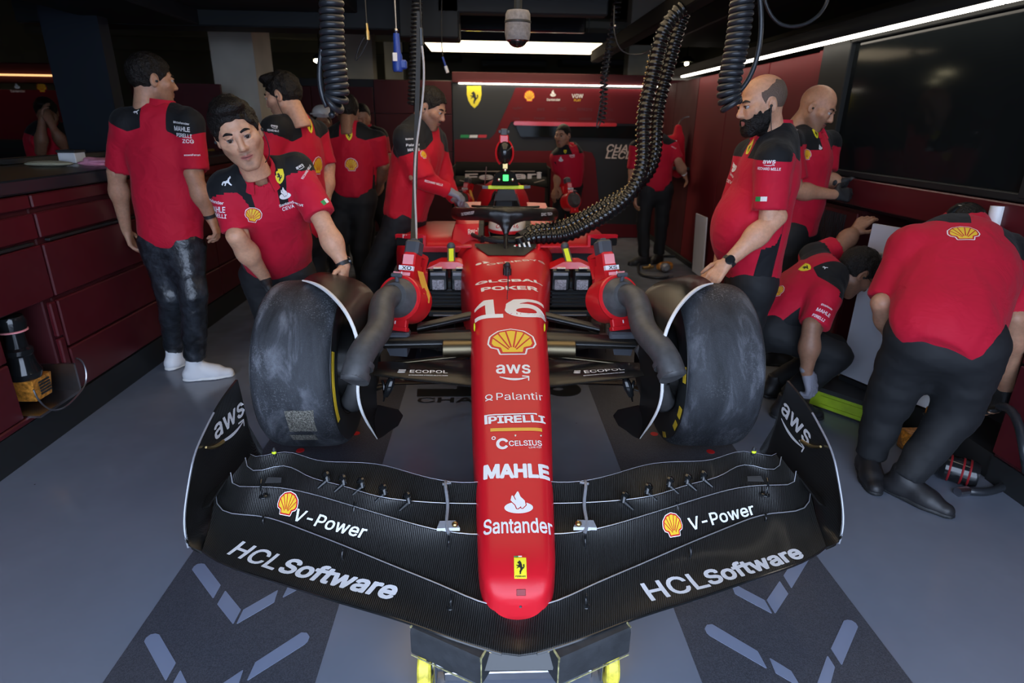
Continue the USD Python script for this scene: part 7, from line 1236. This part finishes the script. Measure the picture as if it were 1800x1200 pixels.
# 13 large person bending over in the right foreground
t13, shp13, surf13, b13 = person(dict(neck=px(1705, 412, 2.42), pelvis=px(1662, 565, 2.12), shL=px(1600, 432, 2.40), shR=px(1780, 448, 2.36), head=px(1692, 410, 2.52), face=(.45, .5, -.75), hup=(.3, .55, .75), elL=px(1556, 545, 2.30), elR=px(1782, 575, 2.22), wrL=px(1590, 640, 2.45), wrR=px(1768, 680, 2.30), hdL=(.4, .5, -.6), hdR=(0, .2, -1), pmL=(.6, .3, 0), pmR=(-1, 0, 0), hipL=px(1610, 600, 2.16), hipR=px(1712, 608, 2.06), knL=px(1560, 710, 2.24), knR=px(1680, 725, 2.10), anL=atZ(1530, 800, .09), anR=atZ(1592, 838, .09), toeL=(-.35, -.9, 0), toeR=(.55, -.85, 0), hem=.16, shw=.25),
    label='large person in a red team shirt bending over the right bench, seen from behind', skin='tan', hair='short', h=.010, build=1.17, curl=(.6, .6), glove=(None, 'glove_black'), side_panel=False, collar=False, sleeve=.85,
    prints=marks_px([('shell', (1668, 420), (1726, 420), .075)]))
c13 = px(1692, 404, 2.52); part(t13, 'cap', nets(lambda p: np.maximum(d_ell(p, c13, (.098, .112, .100)), c13[2]-.01-p[:, 2]), c13-.13, c13+.13, .008), 'shirt_red', smooth=True, loc=b13)
part(t13, 'headset', [tube([c13+V(-.105, 0, -.06), c13+V(-.09, .0, .04), c13+V(-.03, .0, .100), c13+V(.03, .0, .100), c13+V(.09, .0, .04), c13+V(.105, 0, -.06)], .013, 8, 24), ball(c13+V(-.108, 0, -.06), (.026, .042, .046)), ball(c13+V(.108, 0, -.06), (.026, .042, .046))], 'gloss_black', loc=b13)
# driver in the cockpit and a dim figure beyond the left counter
dc = px(892, 407, 3.86); db = V(dc[0], dc[1], .6); dr_ = thing('driver', 'driver in the cockpit wearing a white and red helmet with a dark visor', 'person', db)
part(dr_, 'body', relax(nets(lambda p: smin(smin(d_cone(p, dc+V(0, .02, -.06), dc+V(0, .05, -.22), .06, .07), d_cone(p, dc+V(-.13, .05, -.22), dc+V(.13, .05, -.22), .06, .06), .05), d_cone(p, dc+V(0, .06, -.22), dc+V(0, .0, -.36), .13, .12), .05), dc-V(.22, .22, .40), dc+V(.22, .25, .0), .014), 2), 'jacket_red', smooth=True, loc=db)
hel = nets(lambda p: smin(d_ell(p, dc+V(0, .01, .02), (.125, .148, .130)), d_ell(p, dc+V(0, -.045, -.065), (.098, .105, .075)), .04), dc-.19, dc+.19, .006); q = hel[0]-dc; f = hel[1]; cz = q[f].mean(1); an_ = np.abs(np.arctan2(cz[:, 0], -cz[:, 1])); isv = (cz[:, 2] > -.062) & (cz[:, 2] < .006) & (an_ < 1.2); isr = (cz[:, 2] >= .006) & (cz[:, 2] < .026) & (an_ < 1.6) | (cz[:, 2] <= -.062)
hp_ = part(dr_, 'helmet', (hel[0], f[~isv & ~isr]), 'helmet_white', smooth=True, loc=db); part(hp_, 'visor', (hel[0], f[isv]), 'visor_black', smooth=True, loc=db); part(hp_, 'red_band', (hel[0], f[isr]), 'signal_red', smooth=True, loc=db)
for p0, tx, w in ((V(-.075, -.12, .045), 'C16', .045), (V(.03, -.12, .045), '16', .035)): stick(hp_, 'lettering', mv(text2(tx), w/1.6, .022), 'red_print', hel, dc+p0, V(1, 0, 0), V(0, .5, .86), V(0, -.8, .6), loc=db, edge=.02)
person(dict(neck=px(88, 222, 5.9), pelvis=px(95, 300, 5.9), shL=px(112, 232, 5.95), shR=px(66, 236, 5.85), head=px(82, 198, 5.85), face=(.4, -.85, -.35), elL=px(112, 255, 5.7), elR=px(72, 258, 5.65), wrL=px(92, 222, 5.62), wrR=px(74, 212, 5.62), hdL=(-.3, .1, .9), hdR=(.1, .2, .9), pmL=(-.7, .4, 0), pmR=(.7, .5, 0)),
    label='dim figure holding both hands to the head beyond the left counter', skin='brown', hair='full', h=.016, fine=False, legs=False, side_panel=False)
